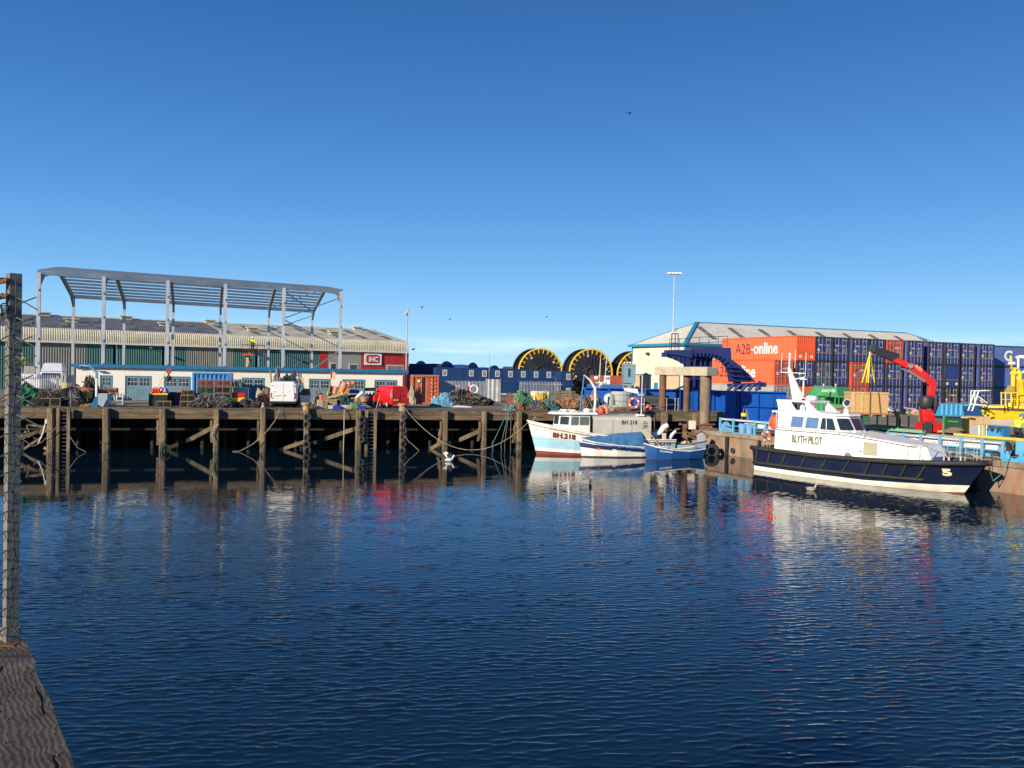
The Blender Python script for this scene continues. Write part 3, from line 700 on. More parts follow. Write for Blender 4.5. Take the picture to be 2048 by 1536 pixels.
# light masts
def mast(base, top, nm, lbl, heads=0, r=.13):
    t = thing(nm, lbl, 'light mast', base)
    mb = MB(); mb.tube([(0, 0, 0), (0, 0, top-base.z)], [r, r*.55], 8); mb.build('pole', galvm, t)
    h = top-base.z
    if heads:
        mb = MB(); mb.bx(-1.0, 1.0, -.06, .06, h-.1, h+.02); mb.build('crossarm', galvm, t)
        for x in (-.9, -.3, .3, .9): mb = MB(); mb.prism([(x-.24, -.3, h), (x+.24, -.3, h), (x+.24, .3, h+.12), (x-.24, .3, h+.12)], (0, 0, 0), (0, 0, .22)); mb.build('floodlight', white, t)
    else:
        mb = MB(); mb.bx(-.06, .14, -.25, .05, h-.2, h+.15); mb.bx(-.28, -.05, -.2, 0, h-.42, h-.05); mb.build('floodlight', galvm, t)
    return t
p = at(1349, 548, 135); mast(V((p.x, p.y, G)), p.z, 'floodlight_mast', 'very tall thin floodlight mast behind the cream warehouse roof', 1, .17)
p = at(814.5, 622, 84); mast(V((p.x, p.y, G)), p.z, 'lamp_post', 'slim galvanised lamp post rising at the right end of the white workshop', 0, .09)
p = at(979, 704, 100); t = thing('thin_pole', 'very thin bare pole standing in front of the blue cabins', 'pole', (p.x, p.y, G)); mb = MB(); mb.tube([(0, 0, 0), (0, 0, p.z-G)], .035, 5); mb.build('shaft', galvm, t)
# ================================================================== SHIPPING CONTAINERS (stacked yard)
cblue = paint('container_blue', (.014, .040, .19), .5, dirt=(.025, .045, .11), da=.5, ds=.9)
cblue2 = paint('container_blue_side', (.035, .075, .27), .5, dirt=(.03, .05, .16), da=.4, ds=.5, st=(1, 1, .3))
cdark = paint('container_dark_frame', (.03, .028, .04), .7, dirt=(.12, .05, .03), da=.6, ds=2)
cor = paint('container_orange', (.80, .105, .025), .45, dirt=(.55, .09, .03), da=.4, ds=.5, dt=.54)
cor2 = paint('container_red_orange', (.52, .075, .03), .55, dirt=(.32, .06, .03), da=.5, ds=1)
cgr = paint('container_grey', (.33, .34, .31), .6, dirt=(.2, .2, .17), da=.4)
cblk = paint('container_black', (.02, .02, .02), .55)
rod = paint('lock_rod_grey', (.25, .26, .30), .5)
lett = paint('lettering_white', (.80, .80, .80), .5)
lett_k = paint('lettering_dark', (.05, .03, .04), .6)
tape = paint('reflective_strip', (.62, .30, .10), .5)
tri = paint('warning_mark', (.65, .45, .30), .6)
def container(name, main, frame, L_=13.7, W_=2.44, H_=2.88, ends='door', brand='unit', long_text=None, sidem=None, rods=rod):
    """origin bottom-left front corner, x across the front, y along, z up"""
    t = thing(name, '', '')
    del_ = [k for k in ('label', 'category') if k in t.keys()]
    for k in del_: del t[k]
    mb = MB()
    for x in (0, W_-.14):
        for y in (0, L_-.14): mb.bx(x, x+.14, y, y+.14, 0, H_)
    for z in (0, H_-.13):
        mb.bx(.14, W_-.14, 0, .12, z, z+.13); mb.bx(.14, W_-.14, L_-.12, L_, z, z+.13)
        for x in (.0, W_-.1): mb.bx(x, x+.1, .14, L_-.14, z, z+.13)
    for x in (-.006, W_-.164):
        for z in (-.004, H_-.116): mb.bx(x, x+.17, -.006, .16, z, z+.12)
    mb.build('frame', frame, t)
    mb = MB(); mb.corr((.075, L_-.14, 0), (.075, .14, 0), .13, H_-.13, .28, .036, (-1, 0, 0)); mb.build('side_panel', sidem or main, t)
    mb = MB(); mb.corr((W_-.075, .14, 0), (W_-.075, L_-.14, 0), .13, H_-.13, .28, .036, (1, 0, 0)); mb.build('side_panel', sidem or main, t)
    mb = MB(); mb.bx(.1, W_-.1, .12, L_-.12, H_-.06, H_-.02); mb.bx(.1, W_-.1, .12, L_-.12, .1, .14); mb.corr((W_-.14, L_-.06, 0), (.14, L_-.06, 0), .13, H_-.13, .28, .03, (0, 1, 0)); mb.build('roof', main, t)
    if ends == 'door':
        for k in (0, 1):
            x0 = .15+k*(W_-.3)/2+.008; x1 = x0+(W_-.3)/2-.016
            mb = MB()
            mb.bx(x0, x1, .055, .09, .14, H_-.14)
            for j in range(5):
                z = .26+j*.52; mb.prism([(x0+.08, .055, z), (x1-.08, .055, z), (x1-.13, .035, z+.05), (x0+.13, .035, z+.05)], (0, 0, 0), (0, .001, .28))
            d_ = mb.build('door', main, t)
            for f in (.28, .74):
                x = x0+(x1-x0)*f; mb = MB(); mb.bx(x-.022, x+.022, -.02, .02, .08, H_-.08)
                for z in (.5, 1.3, 2.3): mb.bx(x-.05, x+.05, -.006, .05, z, z+.07)
                mb.build('lock_rod', rods, d_)
            mb = MB(); mb.bx(x0+.2, x1-.1, -.03, -.01, 1.05, 1.09); mb.build('handle', rods, d_)
        mb = MB(); mb.bx(.18, W_-.18, .018, .028, .92, .985); mb.build('reflective_tape', tape, t)
        mb = MB()
        w3 = lett if main is not cblk else lett
        text(mb, '45', flat((.22, .012, 1.12), (.42, 0, 0), (0, 0, .36)), bold=.03)
        if brand == 'unit':
            text(mb, 'UNIT', flat((.42, .012, 1.80), (.62, 0, 0), (0, 0, .17)), bold=.03); text(mb, '.com', flat((1.45, .012, 1.78), (.42, 0, 0), (0, 0, .15)), bold=.02)
        elif brand == 'a2b':
            text(mb, '-online', flat((1.02, .012, 1.78), (1.0, 0, 0), (0, 0, .26)), bold=.02)
        text(mb, 'UNTU 450', flat((1.42, .012, 2.50), (.72, 0, 0), (0, 0, .10)), bold=.02)
        for j in range(5): mb.bx(1.5, 1.78, .008, .014, 1.1+j*.11, 1.13+j*.11)
        for j in range(5): mb.bx(1.98, 2.14, .008, .014, 1.1+j*.11, 1.13+j*.11)
        mb.build('lettering', w3, t)
        mb = MB(); text(mb, '45' if brand == 'unit' else 'A2B', flat((1.08 if brand == 'unit' else .40, .011, 1.80), (.30 if brand == 'unit' else .58, 0, 0), (0, 0, .17 if brand == 'unit' else .26)), bold=.03); mb.build('lettering', orange if main is not cor2 else lett_k, t)
        mb = MB(); mb.add([(.25, .012, 2.38), (.46, .012, 2.38), (.355, .012, 2.60)], [(0, 1, 2)]); mb.build('warning_mark', tri, t)
    elif ends == 'corr':
        mb = MB(); mb.corr((.14, .05, 0), (W_-.14, .05, 0), .13, H_-.13, .26, .04, (0, -1, 0)); mb.build('end_panel', main, t)
        mb = MB(); mb.bx(.3, .62, -.012, .0, .3, .62); mb.bx(W_-.62, W_-.3, -.012, 0, .3, .62); mb.build('label_plate', lett, t)
        mb = MB(); mb.bx(.2, W_-.2, -.012, -.002, .92, .97); mb.build('reflective_tape', tape, t)
    if long_text:
        zb = .80; 
        fnA = lambda x0, x1, z0, z1: (lambda a, b: V((.03, L_-(x0+(x1-x0)*a), z0+(z1-z0)*b)))
        mb = MB(); text(mb, 'A2B', fnA(2.6, 5.5, zb, zb+1.3)); mb.build('lettering', lett_k, t)
        mb = MB(); text(mb, '-', fnA(5.62, 5.98, zb+.45, zb+.62)); text(mb, 'online', fnA(6.1, 10.4, zb-.02, zb+1.42), bold=.02); mb.build('lettering', lett, t)
        
    return t
CA = R(24); ct = V((math.cos(CA), math.sin(CA), 0)); cn = V((-math.sin(CA), math.cos(CA), 0)); CP = V((33.9, 97.0, 0))
lefts = [1549.5, 1594, 1630.5, 1666.5, 1703, 1739, 1774, 1811, 1858, 1890, 1924, 1960]
cs = [tline(u, V((CP.x, CP.y, 8)), ct) for u in lefts]
topZ = 11.12; HC = 2.9
proto = {}
def put(kind, colm, frame, i, tier, lab, yoff=0., **k):
    key = (kind, colm.name, k.get('brand'), k.get('long_text'))
    pos = CP + ct*cs[i] + cn*yoff; pos.z = topZ-HC*(tier+1)
    if key not in proto:
        proto[key] = container('shipping_container', colm, frame, ends=kind, **k); o = proto[key]; o.location = pos; o.rotation_euler = (0, 0, CA)
    else: o = dup(proto[key], pos, CA)
    o['label'] = lab; o['category'] = 'container'; o['group'] = 'stacked shipping containers'
    if i < 11: o.scale = (min(1.12, (cs[i+1]-cs[i]-.06)/2.44), 1, 1)
    return o
ords = ['first', 'second', 'third', 'fourth', 'fifth', 'sixth', 'seventh', 'eighth', 'ninth', 'tenth', 'eleventh', 'twelfth']
tn_ = ['top', 'middle', 'bottom']
put('corr', cor, cor, 1, 0, 'bright orange container with A2B-online on its long side, top left of the stack', long_text=True, brand=None)
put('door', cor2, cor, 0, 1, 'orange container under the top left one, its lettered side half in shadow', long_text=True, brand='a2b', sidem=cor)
put('door', cgr, cgr, 0, 2, 'pale grey container at the bottom left of the stack, behind the blue linkspan', brand='unit')
spec = {}
for i in range(1, 12):
    for tr in range(3):
        if (i, tr) == (1, 0): continue
        c_ = 'blue'
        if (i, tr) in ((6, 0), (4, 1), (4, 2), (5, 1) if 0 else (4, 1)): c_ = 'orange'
        if (i, tr) == (1, 2): c_ = 'orangeend'
        if (i, tr) == (9, 1): c_ = 'blueend'
        if (i, tr) == (9, 2): c_ = 'black'
        if (i, tr) == (2, 1): c_ = 'slate'
        spec[(i, tr)] = c_
for (i, tr), c_ in spec.items():
    where = '%s tier of the stack, %s column from the left' % (tn_[tr], ords[i])
    yo = [0, 0, .0, .25, -.1, .15, 0, -.35, .1, 0, .2, 0][i]
    if c_ == 'blue': put('door', cblue, cdark, i, tr, 'navy container, '+where, yo, sidem=cblue2, brand='unit')
    elif c_ == 'orange': put('door', cor2, cor2, i, tr, 'orange-red container doors, '+where, yo, brand='a2b')
    elif c_ == 'orangeend': put('corr', cor, cdark, i, tr, 'bright orange ribbed container end, '+where, yo, brand=None)
    elif c_ == 'blueend': put('corr', cblue, cdark, i, tr, 'blue ribbed container end, white plates, '+where, yo, sidem=cblue2, brand='b')
    elif c_ == 'black': put('door', cblk, cblk, i, tr, 'black container with red A2B lettering, '+where, yo, brand='a2b')
    elif c_ == 'slate': put('door', paint('container_slate', (.06, .09, .13), .55), cdark, i, tr, 'slate blue container without large lettering, '+where, yo, brand='plain')
# recessed orange container and the side-on blue ones at the far right
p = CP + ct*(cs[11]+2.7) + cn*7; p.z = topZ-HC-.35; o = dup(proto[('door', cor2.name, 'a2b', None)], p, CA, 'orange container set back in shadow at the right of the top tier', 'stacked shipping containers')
sideC = container('shipping_container', cblue2, cdark, ends='corr', sidem=paint('container_mid_blue', (.05, .13, .36), .5, dirt=(.16, .10, .10), da=.5, ds=.5, st=(1, 1, .25)), brand='s')
P2 = CP + ct*(cs[11]+4.6) + cn*3
for k in range(3):
    p = V((P2.x, P2.y, topZ-HC*(k+1)+.05)); o = sideC if k == 0 else dup(sideC)
    o.location = p + V((math.cos(CA-R(6)), math.sin(CA-R(6)), 0))*(14 if k == 0 else 12.2)*1; o.rotation_euler = (0, 0, CA-R(6)+R(90))
    o['label'] = 'blue container lying side-on at the far right of the yard, %s of its stack' % ('top', 'middle', 'bottom')[k]; o['category'] = 'container'; o['group'] = 'stacked shipping containers'
mb = MB(); # emblem on the blue side: white letter C and arc
b_ = sideC
mb = MB(); text(mb, 'C', lambda a, b: V((-.01 if 0 else .03, 10.2-(1.5*a), .75+1.5*b)), bold=.03); mb.build('lettering', lett, sideC)

# ================================================================== BLUE CABINS, REELS AND YARD THINGS BEHIND
def cabin(w_, h_, d_, m_, wins, wx=.45):
    t = thing('site_cabin', '', ''); 
    for k in ('label', 'category'):
        if k in t.keys(): del t[k]
    mb = MB(); mb.bx(0, w_, 0, d_, .0, h_-.04); mb.build('body', m_, t)
    mb = MB(); mb.bx(-.01, .07, -.03, .04, 0, h_); mb.bx(w_-.07, w_+.01, -.03, .04, 0, h_); mb.bx(.07, w_-.07, -.03, .03, h_-.1, h_); mb.bx(.07, w_-.07, -.03, .03, 0, .12); mb.build('frame', m_, t)
    if wins:
        mb = MB(); x = w_*wx; mb.bx(x-.38, x+.38, -.05, -.002, 1.0, 2.05)
        f = mb.build('window', paint('window_white', (.62, .62, .62), .4), t); mb = MB(); mb.bx(x-.28, x+.28, -.06, -.04, 1.1, 1.95); mb.build('pane', mat('grey_shutter', (.17, .18, .18), .5, var=.1), f)
    return t
cabm = paint('cabin_blue', (.004, .032, .12), .5, dirt=(.010, .065, .2), da=.6, ds=.35, dt=.52, st=(.6, 1, 2))
YC = 143.; uL = [873, 899.5, 926, 952, 979, 1005, 1031.5, 1058, 1084.5]
pa = at(873, 763, YC); base_z = pa.z
cw = (at(1111, 763, YC+4).x-pa.x)/9
angc = math.atan2(4, at(1111, 763, YC+4).x-pa.x)
dc = V((math.cos(angc), math.sin(angc), 0))
first = None
for i in range(9):
    pos = pa + dc*(cw*i*1.002); pos.z = base_z
    o = cabin(cw-.04, 2.45, 6, cabm, True, .62) if first is None else (dup(first) if i != 1 else cabin(cw-.04, 2.45, 6, cabm, False))
    if first is None: first = o
    if i == 1: nowin = o
    o.location = pos; o.rotation_euler = (0, 0, angc); tag(o, 'dark blue office cabin, %s from the left in the upper row' % ords[i] + (', without a window' if i == 1 else ''), 'cabin', 'blue site cabins')
for i in range(9):
    pos = pa + dc*(cw*i*1.002); pos.z = base_z-2.47+.0
    if i not in (1, 4): o = dup(nowin)
    else: o = dup(first)
    o.location = pos; tag(o, 'dark blue office cabin, %s from the left in the lower row' % ords[i], 'cabin', 'blue site cabins')
for k in range(2):
    pos = at(1122, 763, YC-1); o = dup(first); o.location = (pos.x, pos.y-.3, base_z-.25-2.45*k); o.scale = (.9, 1, 1); tag(o, 'blue cabin at the right end of the row, %s, beside the steps' % ('upper', 'lower')[k], 'cabin', 'blue site cabins')
# steps
t = thing('steel_steps', 'galvanised outside steps between the blue cabins', 'steps', at(1112, 765, YC-2) - V((0, 0, 2.2)), angc)
mb = MB(); mb.beam((1, 0, 0), (-.4, 0, 2.2), .06, .2); mb.build('stringer', galv, t)
for k in range(6): mb = MB(); mb.bx(.9-k*.23-.15, .9-k*.23+.15, -.1, .7, .2+k*.36, .24+k*.36); mb.build('tread', galv, t)
mb = MB(); mb.tube([(1, 0, .9), (-.4, 0, 3.1), (-.9, 0, 3.1)], .03, 5); mb.build('handrail', galv, t)
# big yellow-rimmed cable reels
rblk = paint('reel_black', (.022, .025, .032), .6, dirt=(.05, .05, .055), da=.5)
ryel = paint('reel_yellow', (.80, .50, .03), .5)
rgry = paint('reel_grey_disc', (.45, .45, .42), .6)
def reel():
    t = thing('cable_reel', '', '')
    RR = 4.35; TH = 3.4
    ax = V((0, -1, 0))
    for fy in (0, TH):   # two flanges
        mb = MB(); mb.lathe([(RR-.12, 0), (RR-.12, .12)], 56, o=(0, fy, 0), ax=(0, 1, 0)); fl = mb.build('flange', rblk, t)
        mb = MB(); mb.torus((0, fy-.02, 0), (0, 1, 0), RR-.1, .16, 64, 6); mb.build('rim', ryel if fy == 0 else rblk, fl)
        for k in range(26):
            a = 2*math.pi*k/26+.12; e = V((math.sin(a), 0, math.cos(a))); tg = V((math.cos(a), 0, -math.sin(a)))
            if fy == 0:
                mb = MB(); mb.beam(e*(RR-.9)+V((0, -.14, 0)), e*(RR-.18)+V((0, -.14, 0)), .14, .12, up=(0, 1, 0)); mb.build('rim_lug', ryel, fl)
                mb = MB(); mb.beam(e*1.2+V((0, -.07, 0)), e*(RR-.9)+V((0, -.07, 0)), .10, .10, up=(0, 1, 0)); mb.build('spoke', rblk, fl)
    for k in range(4):
        a = math.pi/4+k*math.pi/2+.15; mb = MB(); e = V((math.sin(a), 0, math.cos(a)))*(RR-1.2); mb.lathe([(.24, 0), (.24, .05)], 14, o=e+V((0, -.12, 0)), ax=(0, -1, 0)); mb.build('lifting_eye', rgry, t)
    mb = MB(); mb.lathe([(1.9, 0), (1.9, TH-.1)], 32, o=(0, .1, 0), ax=(0, 1, 0)); mb.build('drum', rblk, t)
    mb = MB(); mb.torus((0, -.1, 0), (0, 1, 0), 1.05, .12, 28, 6); mb.lathe([(.5, 0), (.5, .25)], 18, o=(0, -.02, 0), ax=(0, -1, 0)); mb.build('hub', dsteel, t)
    mb = MB()
    for k in range(18): a = 2*math.pi*k/18; mb.lathe([(.05, 0), (.05, .05)], 6, o=(math.sin(a)*1.5, -.02, math.cos(a)*1.5), ax=(0, -1, 0))
    mb.build('bolts', rgry, t)
    return t
rl0 = reel()
for k, (u, v, Y, lb) in enumerate(((1081, 744, 153, 'left'), (1182, 745.5, 152, 'middle'), (1276, 749, 155, 'right'))):
    p = at(u, v, Y); o = rl0 if k == 0 else dup(rl0); o.location = p; o.rotation_euler = (0, R(23*k), R(19))
    o['label'] = {'left': 'huge black reel with yellow toothed rim, left one, above the blue cabins', 'middle': 'huge black reel with yellow toothed rim, middle one, behind the mast', 'right': 'huge yellow-rimmed reel half hidden by the cream warehouse'}[lb]; o['category'] = 'cable reel'; o['group'] = 'giant cable reels'
# row of blue hose reels on their side behind the cabins
drb = paint('drum_blue', (.012, .045, .22), .5, dirt=(.03, .1, .32), da=.5)
drk = mat('drum_rim', (.07, .075, .085), .6)
def smallreel(L_):
    t = thing('hose_reel', '', '')
    mb = MB(); mb.lathe([(1.8, 0), (1.95, L_*.5), (1.8, L_)], 32, ax=(1, 0, 0)); mb.build('drum', drb, t, smooth=True)
    for x in (-.1, L_): mb = MB(); mb.lathe([(2.35, 0), (2.35, .12)], 32, o=(x, 0, 0), ax=(1, 0, 0)); f = mb.build('flange', drb, t); mb = MB(); mb.torus((x+.05, 0, 0), (1, 0, 0), 2.35, .12, 32, 6); mb.build('rim', drk, f)
    return t
sr = smallreel(6.6)
for k, (u, v, yaw, sc) in enumerate(((790, 748, -30, 1.0), (842, 745, -33, 1.05), (897, 746, -33, .98), (945, 750, -35, .9), (985, 752, -35, .9), (758, 745, -30, 1))):
    p = at(u, v, 182); o = sr if k == 0 else dup(sr); o.location = p; o.rotation_euler = (0, 0, R(yaw)); o.scale = (sc*1.0, sc, sc)
    tag(o, 'blue drum reel lying on its side behind the cabins, %s from the red shed' % ords[k], 'reel', 'blue drum reels behind the cabins')
# blue hull-like tank walls under the reels, left of the cabins
mb = MB(); a = at(818, 724+3, 160); b_ = at(874, 731, 160); mb.bx(a.x, b_.x, 160, 168, G, a.z); tag(mb.build('storage_tank', cabm), 'plain dark blue steel tank between the red shed and the cabins', 'tank')
# house roof with chimney far behind
p = at(1042, 745, 230); t = thing('brick_house', 'distant house roof with a red brick chimney left of the big reels', 'house', (p.x, p.y, G))
tile = mat('brown_roof_tile', (.09, .06, .045), .85, var=.4, vs=3); brick = mat('red_brick', (.35, .09, .05), .9, var=.3, vs=5)
hz = p.z-G; hh = 5.4
mb = MB(); mb.bx(-5.5, 6, 0, 8, 0, hz-.6); mb.build('wall', brick, t)
mb = MB(); mb.prism([(-6.6, -.5, hz-.8), (-6.6, 8.5, hz-.8), (-4.9, 4, hz+1.6)], (0, 0, 0), (12.6, 0, 0)); ro = mb.build('roof', tile, t)
mb = MB(); mb.bx(3.2, 4.7, 3.2, 4.6, hz, hz+3.0); mb.bx(3.1, 4.8, 3.1, 4.7, hz+3.0, hz+3.2); mb.build('chimney', brick, ro)
for x in (3.6, 4.3): mb = MB(); mb.lathe([(.16, 0), (.14, .5)], 8, o=(x, 3.9, hz+3.2)); mb.build('chimney_pot', brick, ro)
# rusty red container with white panel, blue cabin below, grey-blue kiosks
p = at(1184, 768, 131); t = thing('shipping_container', 'reddish brown ribbed container with a white lettered panel, in front of the reels', 'container', p, R(2))
w_ = at(1247, 768, 131).x-p.x; h_ = 16*131/F*1.02+.1
mb = MB(); mb.corr((0, 0, 0), (w_, 0, 0), 0, h_, .2, .05); mb.bx(0, w_, .06, 2.4, 0, h_-.01); mb.build('body', paint('faded_red', (.33, .075, .045), .7, dirt=(.2, .06, .04), da=.5), t)
mb = MB(); mb.bx(w_*.38, w_*.57, -.1, -.06, .02, h_-.03); o = mb.build('sign_panel', white, t); mb = MB(); text(mb, 'Z-ROSS', flat((w_*.39, -.11, h_*.52), (w_*.17, 0, 0), (0, 0, h_*.30)), bold=.06); mb.build('lettering', lett_k, o)
p = at(1177, 781, 130); t = thing('site_cabin', 'mid blue cabin under the reddish container, with one small white-framed window', 'cabin', p, R(2))
mb = MB(); mb.bx(0, w_+1.1, 0, 2.4, 0, 1.02); mb.build('body', paint('mid_blue', (.03, .13, .30), .5, dirt=(.03, .10, .22), da=.5), t)
mb = MB(); mb.bx(1.2, 1.95, -.04, 0, .15, .62); o = mb.build('window', white, t); mb = MB(); mb.bx(1.25, 1.9, -.06, -.03, .2, .56); mb.build('pane', glass, o)
for (u0, u1, v0, v1, nm, lb, wn2) in ((1247.5, 1271, 729.5, 766, 'gatehouse', 'pale blue upper hut with a narrow dark window against the warehouse corner', 1), (1246, 1268, 769, 780, 'gatehouse', 'pale blue lower hut under a cream ledge beside the warehouse', 2)):
    p = at(u0, v1, 129.8); w2 = at(u1, v1, 129.8).x-p.x; h2 = at(u0, v0, 129.8).z-p.z
    t = thing(nm, lb, 'hut', p, R(1)); mb = MB(); mb.bx(0, w2, 0, 2.4, 0, h2); mb.build('wall', paint('hut_blue', (.16, .28, .35), .6), t)
    mb = MB(); mb.bx(-.12, w2+.1, -.12, 2.5, h2, h2+.1); mb.build('roof', galvm, t)
    for q in ([(.35, .55)] if wn2 == 1 else [(.1, .3), (.75, .95)]):
        mb = MB(); mb.bx(w2*q[0], w2*q[1], -.03, 0, h2*.35, h2*.8); mb.build('window', glass, t)
gt = at(1247, 729, 129.6)
for k in range(4):
    mb = MB(); mb.lathe([(.02, 0), (.16, .1), (.15, .25), (.05, .34)], 8, o=(gt.x+.2+k*.42, gt.y, gt.z+.12)); tag(mb.build('lamp_globe', white), 'white round thing on the pale blue hut roof, %s from the left' % ords[k], 'roof lamp', 'white blobs on the hut roof')

# ================================================================== PALISADE FENCES
def palisade(Pa, Pb, zb, h, nm_label, pitch=.155, posts=2.7, rev=False):
    Pa = V(Pa); Pb = V(Pb); L_ = (Pb-Pa).length; d = (Pb-Pa)/L_; ang = math.atan2(d.y, d.x)
    t = thing('palisade_fence', nm_label, 'fence', (Pa.x, Pa.y, zb), ang)
    mb = MB(); n = int(L_/pitch)
    for i in range(n):
        x = i*pitch; mb.add([(x-.035, -.03, .06), (x-.012, -.055, .06), (x+.012, -.055, .06), (x+.035, -.03, .06), (x-.035, -.03, h-.08), (x-.012, -.055, h-.08), (x+.012, -.055, h-.08), (x+.035, -.03, h-.08), (x, -.045, h+.03)],
            [(0, 1, 5, 4), (1, 2, 6, 5), (2, 3, 7, 6), (4, 5, 8), (5, 6, 8), (6, 7, 8)])
    mb.build('pales', galvm, t)
    for z in (.35, h-.42): mb = MB(); mb.bx(0, L_, -.02, .04, z, z+.07); mb.build('rail', galvm, t)
    for i in range(int(L_/posts)+1): mb = MB(); x = min(i*posts, L_-.1); mb.bx(x-.05, x+.05, .04, .14, 0, h-.1); mb.build('post', galvm, t)
    return t
a = qp(40, 9.4, D); b_ = qp(132, 9.4, D); palisade(a, b_, D, 2.15, 'galvanised palisade fence in front of the white lorry at the far left')
c_ = qp(150, 11.9, D); palisade(b_, c_, D, 2.15, 'short return of palisade fence running back to the workshop corner')
a = qp(858, 15.0, D); b_ = qp(972, 17.0, D); palisade(a, b_, D, 2.1, 'galvanised palisade fence behind the pots, right of the rusty orange container', .16)
t = thing('gate_panel', 'grey ribbed steel gate panel standing at the end of the palisade fence', 'gate panel', qp(972, 16.9, D), QA-R(6)); mb = MB(); wv = 1.35
mb.corr((0, 0, 0), (wv, 0, 0), .05, 2.3, .45, .06); mb.build('sheet', galvm, t); mb = MB(); mb.bx(-.06, 0.02, -.08, .06, 0, 2.35); mb.bx(wv, wv+.08, -.08, .06, 0, 2.35); mb.build('frame', galvm, t)
a = at(1040, 790, 120); b_ = at(1125, 792, 121); palisade(V((a.x, a.y, 0)), V((b_.x, b_.y, 0)), G, 2.5, 'distant palisade fence below the blue cabins behind the cream sheet', .22)
# barrier rails
for (u0, u1, v, Y, lb) in ((988, 1050, 783, 112, 'low tan barrier in the yard below the blue cabins'),):
    a = at(u0, v, Y); b_ = at(u1, v, Y); t = thing('barrier', lb, 'barrier', (a.x, a.y, G), 0); mb = MB(); mb.bx(0, b_.x-a.x, 0, .1, .7, .9); mb.build('rail', pinew, t)
    for k in range(3): mb = MB(); x = (b_.x-a.x)*k/2.02; mb.bx(x, x+.12, .1, .2, 0, 1.0); mb.build('post', pinew, t)

# ================================================================== BLUE LINKSPAN
ls = thing('linkspan', 'big blue steel linkspan girder and tower with a curved ramp behind the concrete portal', 'linkspan', (0, 0, 0))
def gz(v, u, Y): return at(u, v, Y).z
ZT = 4.86
def gx(u, Y, z=3.): return tline(u, V((0, Y, z)), V((1, 0, 0)))
def plate(u0, u1, Y0, Y1, z0, z1, th, m_, nm):
    mb = MB(); xa = gx(u0, Y0, (z0+z1)/2); xb = gx(u1, Y1, (z0+z1)/2); mb.prism([(xa, Y0, z0), (xb, Y1, z0), (xb, Y1, z1), (xa, Y0, z1)], (0, 0, 0), (0, th, 0)); return mb.build(nm, m_, ls)
plate(1168, 1431, 76, 75.2, .2, ZT, .3, cobalt, 'girder')
plate(1431, 1572, 73.6, 73.2, .2, ZT, .3, cobalt, 'girder')
plate(1168, 1432, 75.6, 74.8, ZT, ZT+.09, .7, cobalt, 'girder_flange'); plate(1431, 1573, 73.3, 72.9, ZT, ZT+.09, .7, cobalt, 'girder_flange')
for u in (1216, 1247, 1288, 1356, 1366, 1380, 1394, 1412, 1424, ):
    Y = 75.5; x = gx(u, Y); mb = MB(); mb.bx(x-.05, x+.05, Y-.75, Y+.2, .2, ZT-.01); mb.build('stiffener', cobalt, ls)
for u in (1441, 1472, 1480, 1514, 1545, 1560):
    Y = 73.5; x = gx(u, Y); mb = MB(); mb.bx(x-.05, x+.05, Y-.3, Y+.1, .2, ZT-.01); mb.build('stiffener', cobalt, ls)
mb = MB(); xa = gx(1443, 72.6); xb = gx(1470, 72.6); mb.bx(xa, xb, 72.4, 73.3, -.5, ZT+.1); mb.build('box_column', cobalt, ls)
mb = MB(); xa = gx(1387, 74.2); xb = gx(1394, 74.2); mb.bx(xa, xb, 73.9, 74.6, -.5, ZT-.02); mb.build('box_column', cobalt, ls)
mb = MB(); xa = gx(1421, 74); xb = gx(1427, 74); mb.bx(xa, xb, 73.7, 74.5, -.5, ZT-.02); mb.build('box_column', cobalt, ls)
for z in (2.3, 3.6): plate(1481, 1571, 73.2, 72.8, z, z+.06, .08, cobalt, 'rib')
# dark openings / machinery in the girder behind the jetty
mb = MB(); xa = gx(1283, 74.4); xb = gx(1337, 74.4); mb.bx(xa, xb, 74.2, 75.1, D, 4.35); mb.build('machinery_box', dsteel, ls)
# tower + upper curved ramp
YT = 84.
def U(u, v, Y): return at(u, v, Y)
def ribbon(pts_top, pts_bot, y0, y1, m_, nm):
    n = len(pts_top); vs = []
    for Y in (y0, y1):
        for p in pts_top: q = U(p[0], p[1], YT); vs.append((q.x, Y, q.z))
        for p in pts_bot: q = U(p[0], p[1], YT); vs.append((q.x, Y, q.z))
    fs = []
    for s_ in (0, 1):
        o_ = s_*2*n
        for i in range(n-1):
            f = (o_+i, o_+i+1, o_+n+i+1, o_+n+i); fs.append(f if s_ == 0 else f[::-1])
    for i in range(n-1): fs.append((i, 2*n+i, 2*n+i+1, i+1)); fs.append((n+i, n+i+1, 3*n+i+1, 3*n+i))
    fs.append((0, n, 3*n, 2*n)); fs.append((n-1, 3*n-1, 4*n-1, 2*n-1) if False else (n-1, 2*n+n-1, 3*n+n-1, n+n-1))
    mb = MB(); mb.add(vs, fs); return mb.build(nm, m_, ls)
